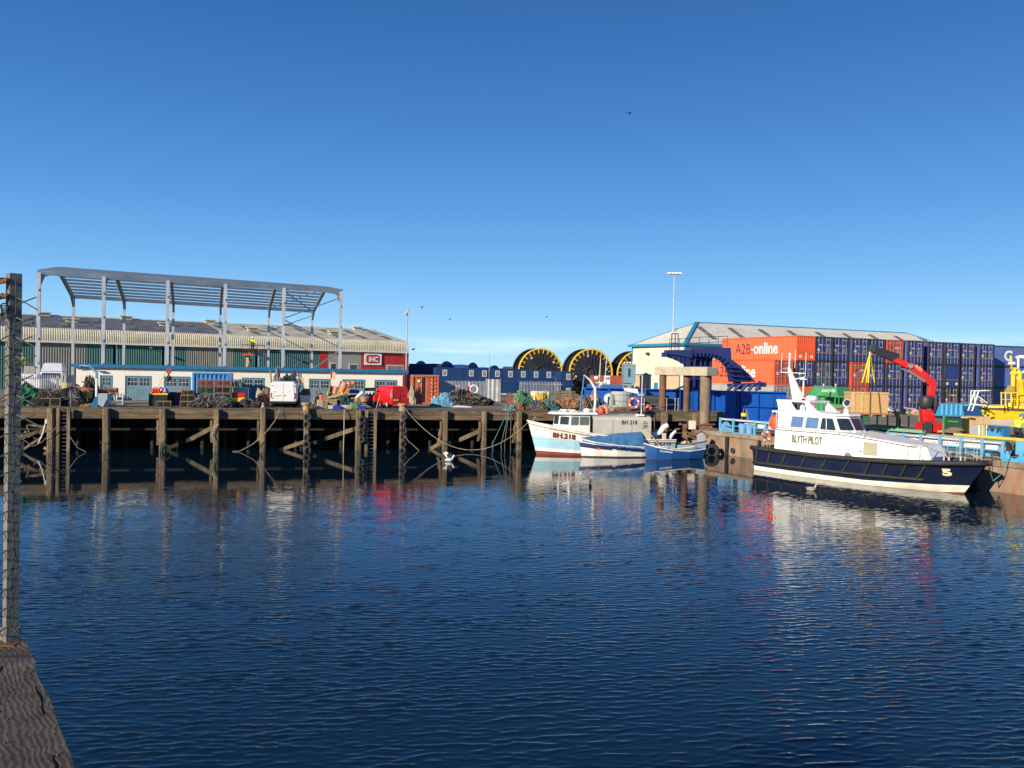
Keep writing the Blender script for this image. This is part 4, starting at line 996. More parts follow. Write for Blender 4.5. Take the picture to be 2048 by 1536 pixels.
# main curved girder: deep web from top left, sweeping down to right
ribbon([(1381, 697.5), (1420, 696), (1462, 695), (1463, 718), (1480, 731), (1500, 750), (1512, 764)], [(1381, 705), (1400, 705), (1420, 706), (1440, 712), (1453, 727), (1456, 745), (1459, 764)], YT, YT+.5, indigo, 'ramp_girder')
tp = [(1381, 697.5), (1420, 696), (1463, 695), (1463, 718), (1480, 731), (1500, 750), (1512, 764)]
ribbon([(1381, 705), (1408, 705), (1430, 708.5), (1446, 716), (1463, 730), (1482, 750), (1494, 764)], [(1381, 712), (1408, 712), (1424, 714), (1438, 721), (1450, 735), (1464, 750), (1474, 764)], YT-.9, YT-.1, indigo, 'ramp_flange')
for k in range(13):
    f = k/12; i = f*5.999; a_ = [(1384, 705), (1400, 705), (1416, 706), (1432, 709), (1447, 717), (1463, 730), (1490, 762)]; b2 = [(1384, 712), (1400, 712), (1413, 713), (1425, 716), (1438, 723), (1450, 735), (1474, 763)]
    j = min(5, int(i)); fr_ = i-j; ua = a_[j][0]+(a_[j+1][0]-a_[j][0])*fr_; va = a_[j][1]+(a_[j+1][1]-a_[j][1])*fr_; ub = b2[j][0]+(b2[j+1][0]-b2[j][0])*fr_; vb = b2[j][1]+(b2[j+1][1]-b2[j][1])*fr_
    mb = MB(); mb.beam(U(ua, va-1, YT-1.05), U(ub, vb+1.5, YT-1.05), .10, .25, up=(0, 1, 0)); mb.build('stiffener', indigo, ls)
ribbon([(1329, 700.5), (1350, 700), (1381, 700)], [(1329, 709), (1350, 710), (1381, 716)], YT-.6, YT+.3, indigo, 'cantilever')
ribbon([(1324.5, 705), (1332, 705)], [(1324.5, 714), (1332, 714)], YT-.8, YT+.5, indigo, 'cantilever_tip')
ribbon([(1332, 706), (1345, 706), (1358, 706), (1374, 706)], [(1332, 714), (1345, 718), (1358, 724), (1374, 734)], YT-.3, YT, indigo, 'curved_bracket')
for u, v1 in ((1340, 717), (1350, 721), (1360, 727), (1368, 732)): mb = MB(); mb.beam(U(u, 706, YT-.4), U(u, v1, YT-.4), .08, .15, up=(0, 1, 0)); mb.build('stiffener', indigo, ls)
for u0, u1 in ((1369, 1374), (1377, 1380), (1387, 1391), (1400, 1403), (1409, 1412), (1419, 1424)):
    p0 = U(u0, 706, YT); p1 = U(u1, 706, YT); mb = MB(); mb.bx(p0.x, p1.x, YT-.2, YT+.2, G, p0.z); mb.build('tower_leg', indigo, ls)
for v in (718, 733, 745, 757): p0 = U(1377, v, YT); p1 = U(1424, v, YT); mb = MB(); mb.bx(p0.x, p1.x, YT-.1, YT+.1, p0.z-.08, p0.z+.08); mb.build('tower_brace', indigo, ls)
mb = MB(); mb.beam(U(1378, 733, YT), U(1389, 706, YT), .1); mb.build('tower_brace', indigo, ls)
mb = MB(); p0 = U(1378, 711, YT); p1 = U(1424, 733, YT); mb.bx(p0.x, p1.x, YT+.6, YT+.75, G, p0.z); mb.build('tower_back', indigo, ls)
mb = MB(); p0 = U(1377, 757, YT); p1 = U(1403, 780, YT); mb.bx(p0.x, p1.x, YT+.5, YT+.7, G, p0.z); mb.build('tower_panel', indigo, ls)
# stepped inner face of the ramp + lower platform
for k in range(5):
    u = 1452+k*4.5; v = 734+k*9; mb = MB(); a = U(u, v, YT-.3); b2 = U(u+22-k*1.5, v+1, YT-.3); mb.bx(a.x, b2.x, YT-1.6, YT+.0, a.z-.06, a.z+.06); mb.build('ramp_tread', indigo, ls)
    mb = MB(); a2 = U(u, v+9, YT-.3); mb.bx(a.x+.05, b2.x, YT-.14, YT-.06, a2.z, a.z-.06); mb.build('ramp_plate', indigo, ls)
ribbon([(1448, 767), (1480, 766), (1521, 764)], [(1448, 773), (1480, 773), (1521, 773)], YT-2, YT-1.2, indigo, 'lower_platform')
for k in range(5): mb = MB(); mb.cyl(U(1455+k*14, 781, YT-2), U(1468+k*13, 769, YT-2), .16, n=8); mb.build('hydraulic_ram', indigo, ls)
p0 = U(1517, 762, YT-2); p1 = U(1521, 780, YT-2); mb = MB(); mb.bx(p0.x, p1.x, YT-2.2, YT-1.8, p1.z, p0.z); mb.build('post', indigo, ls)
mb = MB(); mb.beam(U(1352, 779, YT-1), U(1378, 768, YT-1), .18); mb.build('strut', indigo, ls)
# handrails on top
def rails(pu, zt, nm='handrail', m_=dsteel, Y=YT, hgt=1.1, r=.03):
    for (u0, u1, v0, v1) in pu:
        a = U(u0, v0, Y); b2 = U(u1, v1, Y); mb = MB()
        for z in (hgt, hgt*.5): mb.cyl(a+V((0, 0, z)), b2+V((0, 0, z)), r, n=5)
        k = max(1, int((b2-a).length/.9))
        for i in range(k+1): p = a.lerp(b2, i/k); mb.cyl(p, p+V((0, 0, hgt)), r, n=5)
        mb.build(nm, m_, ls)
rails([(1339, 1378, 700, 699), (1380, 1455, 697, 694)], 0)
mb = MB(); 
for u in (1343, 1350, 1356): p = U(u, 700, YT); mb.cyl(p, p+V((0, 0, .95+.7)), .05, n=5)
p = U(1343, 700, YT); q = U(1356, 700, YT); mb.cyl(p+V((0, 0, 1.65)), q+V((0, 0, 1.65)), .05, n=5); mb.cyl(p+V((0, 0, .7)), q+V((0, 0, .7)), .05, n=5); mb.build('guard_cage', indigo, ls)
# concrete portal
cp = thing('concrete_portal', 'pale concrete cap beam carried on three tall round columns in the water', 'concrete portal', (0, 0, 0))
pA = at(1309, 741, 73.5); pB = at(1414, 741, 68.0); pC = at(1436, 741, 68.7)
zc1 = 6.96; zc0 = 6.22
mb = MB(); pD = pA+(pC-pB); base = [V((p.x, p.y, zc0)) for p in (pA, pB, pC, pD)]; mb.prism(base, (0, 0, 0), (0, 0, zc1-zc0)); o = mb.build('cap_beam', concrete, cp, bevel=.04)
colm = mat('weathered_round_column', (.22, .165, .12), .9, var=.3, vs=2, dirt=(.12, .085, .06), da=.6, ds=1.2, bump=.01)
colr = mat('rusty_round_column', (.16, .085, .055), .9, var=.3, vs=2, dirt=(.09, .05, .035), da=.6, ds=1.2, bump=.01)
for (u, Y, r, z0, z1, m_) in ((1410, 68.9, .44, -1.5, zc0, colm), (1324.5, 73.2, .31, -1, zc0, colr), (1372.5, 71.0, .27, -1, 5.7, colr), (1372.5, 71.0, .31, 5.7, zc0, colr)):
    p = at(u, 800, Y); p = V((gx(u, Y, 3.5), Y, 0)); mb = MB(); mb.lathe([(r, z0), (r, z1)], 28, o=(p.x, Y, 0)); mb.build('column', m_, cp, smooth=False)
# ================================================================== HULLS
class Hull:
    """stations from stern to bow: (x_wl, x_deck, b_wl, b_deck, z_sheer); side +1 = port (+y)"""
    def __init__(s, st, zk=-.35, p=.8): s.st = st; s.zk = zk; s.p = p
    def pt(s, k, z, side=1):
        i = min(int(k), len(s.st)-2); f = k-i; a = s.st[i]; b = s.st[i+1]; c = [a[j]+(b[j]-a[j])*f for j in range(5)]
        t = max(0., min(1., (z-s.zk)/(c[4]-s.zk))) if z != 'top' else 1.
        zz = c[4] if z == 'top' else z
        w_ = (0-s.zk)/(c[4]-s.zk); tt = (t-w_)/(1-w_)   # 0 at waterline
        if tt >= 0: y = c[2]+(c[3]-c[2])*tt**s.p; x = c[0]+(c[1]-c[0])*tt
        else: y = c[2]*(1+tt*1.2); x = c[0]+(c[1]-c[0])*tt*.6
        return V((x, side*max(y, 0.012), zz))
    def zs(s, k):
        i = min(int(k), len(s.st)-2); f = k-i; return s.st[i][4]*(1-f)+s.st[i+1][4]*f
    def skin(s, bands, nper=4):
        """bands: list of (fn(k)->z upper, mat index) from keel up; last 'top'"""
        mb = MB(); n = (len(s.st)-1)*nper
        for side in (1, -1):
            lo = [s.pt(i/nper, s.zk, side) for i in range(n+1)]; prev = [s.zk]*(n+1)
            for fn, mi in bands:
                hi = [s.zs(i/nper) if fn == 'top' else fn(i/nper) for i in range(n+1)]
                sub = 3
                for q in range(sub):
                    rows = []
                    za = [prev[i]+(hi[i]-prev[i])*q/sub for i in range(n+1)]; zb = [prev[i]+(hi[i]-prev[i])*(q+1)/sub for i in range(n+1)]
                    vs = [s.pt(i/nper, za[i], side) for i in range(n+1)]+[s.pt(i/nper, zb[i], side) for i in range(n+1)]
                    fs = [(i, i+1, n+2+i, n+1+i) if side < 0 else (i+1, i, n+1+i, n+2+i) for i in range(n)]
                    mb.add(vs, fs, mi)
                prev = hi
        return mb
    def transom(s, mb, bands):
        prev = s.zk
        for fn, mi in bands:
            hi = s.zs(0) if fn == 'top' else fn(0)
            mb.add([s.pt(0, prev, 1), s.pt(0, prev, -1), s.pt(0, hi, -1), s.pt(0, hi, 1)], [(0, 1, 2, 3)], mi); prev = hi
    def ysurf(s, x, z):
        n = (len(s.st)-1)*8; pr = None
        for i in range(n+1):
            q = s.pt(i/8, z)
            if pr is not None and pr.x <= x <= q.x: f = (x-pr.x)/(q.x-pr.x+1e-9); return pr.y+(q.y-pr.y)*f
            pr = q
        return pr.y
    def text(s, mb, body, x0, x1, z0, z1, side, slope=0., off=.02, bold=0., mi=0):
        """x0 = where text starts (may be > x1 so that it reads correctly)"""
        def fn(a, b):
            x = x0+(x1-x0)*a; z = z0+(z1-z0)*b+slope*(x-x0); return V((x, side*(s.ysurf(x, z)+off), z))
        text(mb, body, fn, mi, bold)
    def rail_pts(s, off=.0, dz=0., side=1, k0=0, k1=None, nper=4):
        k1 = len(s.st)-1 if k1 is None else k1; n = int((k1-k0)*nper); o_ = []
        for i in range(n+1): q = s.pt(k0+(k1-k0)*i/n, 'top', side); o_.append(V((q.x, q.y+side*off, q.z+dz)))
        return o_

# ================================================================== PILOT BOAT
pb = thing('pilot_boat', 'navy hulled pilot boat with white cabin lettered BLYTH PILOT moored at the right quay', 'pilot boat', (18.0, 56.7, 0), R(-56))
st = [(0, -.12, 1.95, 2.12, 1.62), (2, 2, 2.05, 2.2, 1.58), (5, 5, 2.1, 2.25, 1.56), (8, 8, 1.85, 2.2, 1.62), (10, 10.1, 1.25, 2.0, 1.70), (11.6, 12.1, .62, 1.5, 1.80), (12.9, 14.2, .02, .10, 1.93)]
H = Hull(st)
boot = paint('antifoul_red', (.24, .06, .045), .6); navyh = paint('pilot_navy', (.009, .015, .042), .28, var=.25, dirt=(.03, .035, .05), da=.4, ds=.6)
whs = paint('boot_white', (.80, .77, .66), .4, dirt=(.55, .48, .30), da=.5)
bands = [(lambda k: -.02+.0*k, 0), (lambda k: .32+.06*max(0, k-4), 1), ('top', 2)]
bands = [(lambda k: max(.01, -.10+.13*max(0, k-4.4)), 0), (lambda k: .30+.07*max(0, k-3), 1), ('top', 2)]
mb = H.skin(bands); H.transom(mb, bands); mb.build('hull', [boot, whs, navyh], pb, smooth=False)
deckg = paint('deck_green', (.035, .10, .055), .7, dirt=(.10, .17, .12), da=.6, ds=1)
mb = MB(); pp = H.rail_pts(-.05, -.05, 1); qq = H.rail_pts(-.05, -.05, -1); n = len(pp)
mb.add(pp+qq, [(i, n+i, n+i+1, i+1) for i in range(n-1)]); mb.build('deck', deckg, pb)
fend = mat('black_fender', (.022, .021, .02), .7, var=.3, vs=4, dirt=(.06, .055, .05), da=.5)
for side in (1, -1):
    mb = MB(); mb.tube(H.rail_pts(.06, -.10, side), .15, 8); mb.build('rubbing_strake', fend, pb, smooth=True)
    mb = MB(); pts = []
    for i in range(33):
        k = i/32*4.72; z = .52+.03*k; q = H.pt(k, z, side); pts.append(q+V((0, side*.05, 0)))
    mb.tube(pts, .085, 8); mb.build('lower_fender', fend, pb, smooth=True)
    for i in range(10):
        k = .12+i*.49; 
        mb = MB(); a = H.pt(k, .55+.03*k, side); b_ = H.pt(k+.12+.04*i/3, H.zs(k)-.2, side); m_ = (a+b_)/2; m_.y = side*(H.ysurf(m_.x, m_.z)); mb.tube([a+V((0, side*.05, 0)), m_+V((0, side*.05, 0)), b_+V((0, side*.05, 0))], .075, 6); mb.build('fender_bar', fend, pb)
mb = MB(); H.text(mb, '5', 12.22, 12.62, .98, 1.40, -1, 0, .015, bold=.06); mb.build('hull_number', paint('cream_number', (.80, .74, .52), .5), pb)
# forward protective bow roller and transom platform
mb = MB(); mb.tube([(14.1, -.12, 1.83), (14.28, 0, 1.86), (14.1, .12, 1.83)], .14, 8); mb.build('bow_fender', fend, pb)
# trunk (lower cabin) : side from deck to z=2.95, then foredeck trunk sloping to 2.45
DZ = 1.62
def pbsec(x, yb, yt, z0, z1, rnd=.12): return [V((x, -yb, z0)), V((x, -yt-.0, z1-rnd)), V((x, -yt+rnd, z1)), V((x, yt-rnd, z1)), V((x, yt, z1-rnd)), V((x, yb, z0))]
pwh = paint('pilot_white', (.80, .80, .78), .3, var=.04, dirt=(.62, .58, .5), da=.2, ds=.8)
mb = MB(); mb.loft([pbsec(1.35, 1.66, 1.62, DZ-.1, 2.92), pbsec(6.4, 1.62, 1.56, DZ-.1, 2.98), pbsec(8.6, 1.58, 1.48, DZ-.1, 2.78), pbsec(10.6, 1.22, 1.05, DZ, 2.58), pbsec(11.15, 1.1, .92, DZ+.05, 2.5), pbsec(11.45, 1.02, .86, DZ+.05, 1.9, .05)]); mb.build('deckhouse', pwh, pb)
# wheelhouse: raked front
def whs_(x, yb, yt, z0, z1): return [V((x, -yb, z0)), V((x+0, -yt, z1)), V((x, yt, z1)), V((x, yb, z0))]
mb = MB()
wb = [(1.45, 1.42), (7.95, 1.42)]
z0, z1 = 2.9, 3.96
FB = [(6.05, -1.44), (6.55, -.5), (6.55, .5), (6.05, 1.44)]; FT = [(5.55, -1.30), (5.95, -.5), (5.95, .5), (5.55, 1.30)]
vs = [(1.45, -1.5, z0)]+[(x, y, z0) for x, y in FB]+[(1.45, 1.5, z0), (1.35, -1.36, z1)]+[(x, y, z1) for x, y in FT]+[(1.35, 1.36, z1)]
mb.add(vs, [(0, 1, 7, 6), (1, 2, 8, 7), (2, 3, 9, 8), (3, 4, 10, 9), (4, 5, 11, 10), (5, 0, 6, 11), (6, 7, 8, 9, 10, 11)]); whm = mb.build('wheelhouse', pwh, pb)
mb = MB(); rf_ = [(.9, -1.42), (5.65, -1.38), (6.1, -.55), (6.1, .55), (5.65, 1.38), (.9, 1.42)]
mb.loft([[V((x, y, z1-.02)) for x, y in rf_], [V((x-.06, y*.96, z1+.08)) for x, y in rf_]]); mb.build('roof', pwh, pb)
def wsurf(x, z, side=-1):
    t_ = (z-z0)/(z1-z0); yb = 1.5-(x-1.45)/4.6*.06; yt = 1.36-(x-1.35)/4.2*.06; return V((x, side*(yb+(yt-yb)*t_), z))
def pane4(c, off, nm, m_, parent, bev=.06):
    c = [V(p) for p in c]; ctr = sum(c, V((0, 0, 0)))/4; nrm = (c[1]-c[0]).cross(c[3]-c[0]).normalized(); pts = []
    for i in range(4):
        a = c[i]; pr = c[i-1]; nx = c[(i+1) % 4]; pts += [a+(pr-a).normalized()*bev, a+((pr-a).normalized()+(nx-a).normalized())*bev*.3, a+(nx-a).normalized()*bev]
    mb = MB(); pts = [p+nrm*off for p in pts]; mb.add(pts, [tuple(range(12))]); return mb.build(nm, m_, parent)
trim = paint('window_rubber', (.10, .12, .13), .5)
def winset(c, side, i, m_):
    if side > 0: c = [c[1], c[0], c[3], c[2]]
    cc = sum(c, V((0, 0, 0)))/4; big = [cc+(p-cc)*1.08 for p in c]
    w_ = pane4(big, .012, 'window', trim if i > 1 else galvm, pb); pane4(c, .02, 'pane', m_, w_, .05); return w_
for side in (-1, 1):
    za, zb = 3.07, 3.74
    for i, (xa, xb, xc, xd, m_) in enumerate(((2.44, 3.30, 3.34, 2.50, glassb), (3.55, 4.42, 4.45, 3.60, glassb), (4.66, 5.72, 5.42, 4.72, glass))):
        c = [wsurf(xa, za, side), wsurf(xb, za, side), wsurf(xc, zb, side), wsurf(xd, zb, side)]; w_ = winset(c, side, i, m_)
        if i == 2: mb = MB(); a = (c[0]*.6+c[1]*.4); b_ = (c[3]*.6+c[2]*.4); mb.beam(a+V((0, side*.03, 0)), b_+V((0, side*.03, 0)), .04, .02); mb.build('window_bar', pwh, w_)
def fac(j, a, z):
    t_ = (z-z0)/(z1-z0); p = V((*FB[j], 0)).lerp(V((*FB[j+1], 0)), a); q = V((*FT[j], 0)).lerp(V((*FT[j+1], 0)), a); r_ = p.lerp(q, t_); r_.z = z; return r_
for j, m_ in ((0, glass), (1, mat('cab_window', (.06, .03, .04), .12, spec=.8)), (2, mat('screen_glass', (.10, .16, .30), .1, spec=.8))):
    c = [fac(j, .08, 3.1), fac(j, .92, 3.1), fac(j, .92, 3.76), fac(j, .08, 3.76)]; w_ = winset(c, -1, 3, m_)
    mb = MB(); mb.beam(fac(j, .75, 2.92)+V((.03, -.02, 0)), fac(j, .35, 3.35)+V((.05, -.03, 0)), .03, .03); mb.build('wiper', black, pb)
mb = MB(); text(mb, 'BLYTH PILOT', lambda a, b: V((2.72+2.2*a, -1.67+.018*b+.013*a*1.0-.006, 2.08+.50*b)), bold=.012); mb.build('lettering', paint('olive_letters', (.10, .085, .04), .5), pb)
mb = MB(); text(mb, 'BLYTH SPIRIT', lambda a, b: fac(1, .04+.92*a, 3.80+.10*b)+V((.012, 0, 0)), bold=.01); mb.build('lettering', paint('letter_black', (.02, .02, .02), .5), pb)
mb = MB(); mb.torus(wsurf(1.85, 3.45)+V((0, -.015, 0)), (0, 1, .1), .11, .012, 18, 4); mb.torus(wsurf(1.85, 3.2)+V((0, -.015, 0)), (0, 1, .1), .06, .012, 14, 4); mb.build('crest', mat('crest_grey', (.5, .5, .48), .6), pb)
pane4([(7.75, -1.63, 1.78), (8.6, -1.585, 1.78), (8.6, -1.50, 2.5), (7.75, -1.56, 2.54)], .03, 'side_hatch', paint('hatch_beige', (.36, .33, .24), .6), pb, .03)
# small vents
for x in (6.1, 6.7, 7.5): mb = MB(); mb.bx(x, x+.14, -1.64, -1.60, 1.93, 1.97); mb.build('vent', black, pb)
mb = MB(); mb.bx(6.7, 7.0, -1.9, -1.75, DZ-.05, DZ+.12); mb.bx(6.82, 6.86, -1.95, -1.7, DZ, DZ+.2); mb.build('cleat', galv, pb)
# safety rail along the cabin side (two bars) and pulpit
ss = mat('polished_rail', (.55, .52, .45), .35, .6)
for side in (-1, 1):
    for z_, yo in ((3.0, 1.72), (2.84, 1.73)):
        pts = [V((1.3+i*.5, side*(yo-.008*i), z_)) for i in range(11)]+[V((8.4, side*1.6, z_-.14)), V((9.6, side*1.4, z_-.28)), V((10.8, side*1.16, z_-.4))]
        mb = MB(); mb.tube(pts, .018, 5); mb.build('grab_rail', ss, pb)
    for x in (2.6, 4.4, 6.1, 7.8): mb = MB(); mb.tube([(x, side*1.63, 2.78), (x, side*1.72, 2.82), (x, side*1.71, 3.0)], .02, 5); mb.build('rail_bracket', ss, pb)
    # bulwark stanchions forward
    prev = None
    for i in range(6):
        k = 4.15+i*.32; q = H.pt(k, 'top', side)+V((0, -side*.18, 0)); top = q+V((.02, 0, 1.0 if i < 5 else .9))
        mb = MB(); mb.cyl(q, top, .019, n=6)
        if i in (1, 3): mb.cyl(q+V((.35, -side*.1, 0)), q+V((.02, 0, .5)), .015, n=5)
        mb.build('stanchion', ss, pb)
        if prev:
            mb = MB(); mb.cyl(prev, top, .019, n=6); mb.cyl(prev-V((0, 0, .45)), top-V((0, 0, .45)), .012, n=5); mb.build('pulpit_rail', ss, pb)
        prev = top
    # stern gate
    for x in (.15, .6): mb = MB(); mb.tube([(x, side*1.9, 1.6), (x, side*1.9, 2.45), (x+.35, side*1.9, 2.45), (x+.35, side*1.9, 1.6)], .018, 5); mb.build('stern_gate', ss, pb)
# deck fittings forward
mb = MB(); mb.bx(11.9, 12.3, -.25, .25, 1.74, 1.86); mb.lathe([(.06, 0), (.06, .3), (.09, .3)], 8, o=(12.8, .2, 1.8)); mb.lathe([(.06, 0), (.06, .3), (.09, .3)], 8, o=(12.8, -.25, 1.8)); mb.build('mooring_bitts', ss, pb)
mb = MB(); mb.lathe([(.06, 0), (.06, .28)], 8, o=(12.2, -.85, 1.78)); mb.lathe([(.06, 0), (.06, .28)], 8, o=(12.45, -.8, 1.78)); mb.build('bollard_pair', ss, pb)
mb = MB(); mb.prism([(11.6, -.9, 1.72), (12.4, -.5, 1.74), (12.2, .3, 1.74), (11.5, .6, 1.72)], (0, 0, 0), (0, 0, .22)); mb.build('folded_tarpaulin', mat('blue_cloth', (.02, .04, .16), .9, bump=.05), pb)
# targa arch
T0, T1 = 4.03, 4.78
for side in (-1, 1):
    y = side*1.0; mb = MB()
    mb.prism([(1.15, y, T0), (2.55, y, T0), (2.05, y, T1-.12), (1.0, y, T1-.12)], (0, -.06, 0), (0, .06, 0))
    mb.build('arch_leg', pwh, pb); mb = MB()
    mb.prism([(3.35, y, T0), (4.25, y, T0), (3.45, y, T1-.1), (3.15, y, T1-.1)], (0, -.06, 0), (0, .06, 0)); mb.build('arch_leg', pwh, pb)
mb = MB(); mb.bx(.95, 3.5, -1.08, 1.08, T1-.12, T1); mb.build('arch_platform', pwh, pb, bevel=.02)
mb = MB(); mb.bx(1.1, 4.3, -1.06, 1.06, T0-.0, T0+.10); mb.build('arch_base', pwh, pb)
mb = MB(); mb.lathe([(.05, 0), (.34, .02), (.36, .2), (.30, .30), (0.02, .33)], 24, o=(2.9, 0, T1)); mb.build('radar_dome', pwh, pb, smooth=True)
# raked mast
mb = MB(); mb.loft([[V((1.55+a, b, T1)) for a, b in ((0, -.16), (.85, -.12), (.85, .12), (0, .16))], [V((1.35+a, b, 5.5)) for a, b in ((0, -.14), (.55, -.1), (.55, .1), (0, .14))], [V((1.05+a, b, 6.7)) for a, b in ((0, -.08), (.22, -.06), (.22, .06), (0, .08))], [V((1.0+a, b, 6.95)) for a, b in ((0, -.05), (.12, -.05), (.12, .05), (0, .05))]]); mb.build('raked_mast', pwh, pb)
mb = MB(); mb.lathe([(.06, 0), (.06, .9), (.09, .92), (.09, 1.0)], 8, o=(1.1, 0, 6.9)); mb.build('mast_light', pwh, pb)
for x, y, zb, zt in ((.75, -.4, 6.55, 7.9), (1.45, .1, 6.9, 8.1), (2.1, .35, 6.3, 7.95)): mb = MB(); mb.tube([(x, y, zb), (x+.04, y, zt)], .018, 5); mb.build('whip_aerial', bwhite, pb)
mb = MB(); mb.beam((.7, -.4, 6.6), (2.1, .35, 6.55), .05, .04); mb.beam((1.3, 0, 6.1), (2.1, .3, 6.3), .05); mb.build('mast_spreader', pwh, pb)
mb = MB(); mb.cyl((2.1, .2, 4.85), (2.1, .2, 6.1), .05, n=8); mb.lathe([(.02, 0), (.24, .03), (.24, .08), (.05, .14)], 16, o=(2.1, .2, 6.1)); mb.build('aerial_post', pwh, pb)
# searchlights
def searchlight(x, y, z, r, nm='searchlight', yaw=0):
    mb = MB(); mb.lathe([(.17, 0), (.14, .33)], 12, o=(x, y, z)); mb.cyl((x, y, z+.3), (x, y, z+.5), .03, n=6); mb.torus((x, y, z+.5+r), (0, 1, 0), r+.03, .02, 16, 5, a0=math.pi*.0, a1=math.pi*1.0); b_ = mb.build(nm, pwh, pb)
    mb = MB(); ax = V((.75, -.6, 0)).normalized(); mb.lathe([(.05, -.2), (r*.8, -.12), (r, .05), (r, .12)], 16, o=(x, y, z+.5+r), ax=ax); h_ = mb.build('lamp_body', bwhite, b_); mb = MB(); mb.lathe([(r*.88, .122), (r*.8, .13)], 16, o=(x, y, z+.5+r), ax=ax); mb.build('lamp_glass', glass, h_)
searchlight(5.6, -.2, z1+.06, .23)
searchlight(2.75, -.7, T0+.1, .15)
# liferaft canister, life ring, aft frame
mb = MB(); o_ = (1.0, -1.0, 2.95+.25); mb.lathe([(.05, -.26), (.30, -.24), (.34, 0), (.30, .24), (.05, .26)], 20, o=(1.0, -1.15, 3.22), ax=(0, 1, 0)); lr = mb.build('liferaft', paint('liferaft_orange', (.80, .10, .03), .5), pb, smooth=True)
lr.scale = (1.25, 1, 1.5); lr.location = (-.25, 0, -1.58)
mb = MB(); mb.cyl((.35, -1.45, 2.0), (1.0, -1.45, 3.95), .03, n=6); mb.cyl((1.3, -1.45, 2.6), (1.3, -1.45, 3.95), .03, n=6); mb.build('aft_frame', ss, pb)
def lifering(mb1, mb2, c, ax, Rr=.30, r=.075):
    mb1.torus(c, ax, Rr, r, 26, 8); 
    for k in range(4): mb2.torus(c, ax, Rr, r*1.08, 3, 8, a0=k*math.pi/2+.3, a1=k*math.pi/2+.62)
mb = MB(); m2 = MB(); lifering(mb, m2, V((.75, -1.78, 2.32)), V((0, 1, 0))); o = mb.build('life_ring', paint('ring_orange', (.78, .13, .05), .6), pb, smooth=True); m2.build('ring_band', bwhite, o, smooth=True)
mb = MB(); mb.tube([V((.5, -1.7, 1.6)), V((.5, -1.7, 2.7)), V((1.0, -1.7, 2.7)), V((1.0, -1.7, 1.6))], .02, 5); mb.build('ring_holder', ss, pb)

# ================================================================== FISHING BOAT  (bow to the left, alongside the jetty)
fb = thing('fishing_boat', 'white and pale blue fishing boat marked BH 218 moored bow left against the jetty', 'fishing boat', (12.3, 65.8, 0), R(192))
st = [(0, -.1, 1.55, 1.8, 1.22), (2, 2, 1.9, 2.05, 1.25), (4, 4, 1.98, 2.12, 1.38), (6, 6, 1.85, 2.1, 1.58), (8, 8.1, 1.35, 1.85, 1.92), (9.5, 9.9, .62, 1.25, 2.22), (10.55, 11.3, .03, .12, 2.52)]
H2 = Hull(st)
pblue = paint('pale_blue_planking', (.34, .58, .70), .45, var=.15, st=(.4, 1, 6), vs=3, dirt=(.5, .68, .76), da=.5, ds=2)
bands = [(lambda k: .13+.035*max(0, k-2), 0), (lambda k: .31+.06*max(0, k-2), 1), (lambda k: .70+.13*max(0, k-2.5)+.28, 2), (lambda k: H2.zs(k)-.16, 1), ('top', 1)]
mb = H2.skin(bands); H2.transom(mb, bands); mb.build('hull', [boot, bwhite, pblue], fb)
mb = MB(); pp = H2.rail_pts(-.05, -.25, 1); qq = H2.rail_pts(-.05, -.25, -1); n = len(pp); mb.add(pp+qq, [(i, n+i, n+i+1, i+1) for i in range(n-1)]); mb.build('deck', conc2, fb)
for side in (1, -1): mb = MB(); mb.tube(H2.rail_pts(.02, .02, side), .055, 6); mb.build('gunwale', bwhite, fb); mb = MB(); mb.tube(H2.rail_pts(.035, -.17, side), .03, 5); mb.build('rubbing_strake', mat('strake_brown', (.30, .17, .09), .7), fb)
mb = MB(); 
for dx, dz, mi in ((.045, -.035, 1), (0, 0, 0)): H2.text(mb, 'BH.218', 9.6-dx, 8.0-dx, 1.36+dz, 1.76+dz, 1, .085, .03-(.012 if mi else 0), .035, mi)
mb.build('lettering', [paint('letter_brown_black', (.05, .03, .025), .5), paint('letter_shadow_red', (.65, .12, .05), .5)], fb)
mb = MB(); H2.text(mb, 'Amaranth Kay', 10.85, 10.1, 1.86, 2.0, 1, .11, .02, 0); mb.build('name_lettering', paint('faded_gold', (.50, .36, .20), .6), fb)
mb = MB(); H2.text(mb, 'BH.218', 1.75, .35, .84, 1.12, 1, .02, .02, .03); mb.build('lettering', paint('letter_brown', (.16, .04, .03), .5), fb)
# wheelhouse with faceted front
zt_ = 3.12
plan = [(6.75, 1.42), (8.45, 1.42), (9.15, .85), (9.35, 0), (9.15, -.85), (8.45, -1.42), (6.75, -1.42)]
mb = MB(); lo = [V((x, y, 1.35)) for x, y in plan]; hi = [V((x-(.18 if x > 8 else 0), y*.96, zt_)) for x, y in plan]; mb.loft([lo, hi]); mb.build('wheelhouse', bwhite, fb)
mb = MB(); ov = [V((6.2, 1.55, zt_)), V((8.5, 1.58, zt_)), V((9.5, .95, zt_-.02)), V((9.75, 0, zt_-.02)), V((9.5, -.95, zt_-.02)), V((8.5, -1.58, zt_)), V((6.2, -1.55, zt_))]
mb.loft([ov, [V((p.x-(.25 if p.x > 8.6 else 0), p.y*.93, p.z+.16)) for p in ov]]); mb.build('wheelhouse_roof', bwhite, fb)
def seg(i, a, z):
    p, q = plan[i], plan[i+1]; t_ = (z-1.35)/(zt_-1.35)
    P = V((p[0]-(.18*t_ if p[0] > 8 else 0), p[1]*(1-.04*t_), z)); Qq = V((q[0]-(.18*t_ if q[0] > 8 else 0), q[1]*(1-.04*t_), z)); return P.lerp(Qq, a)
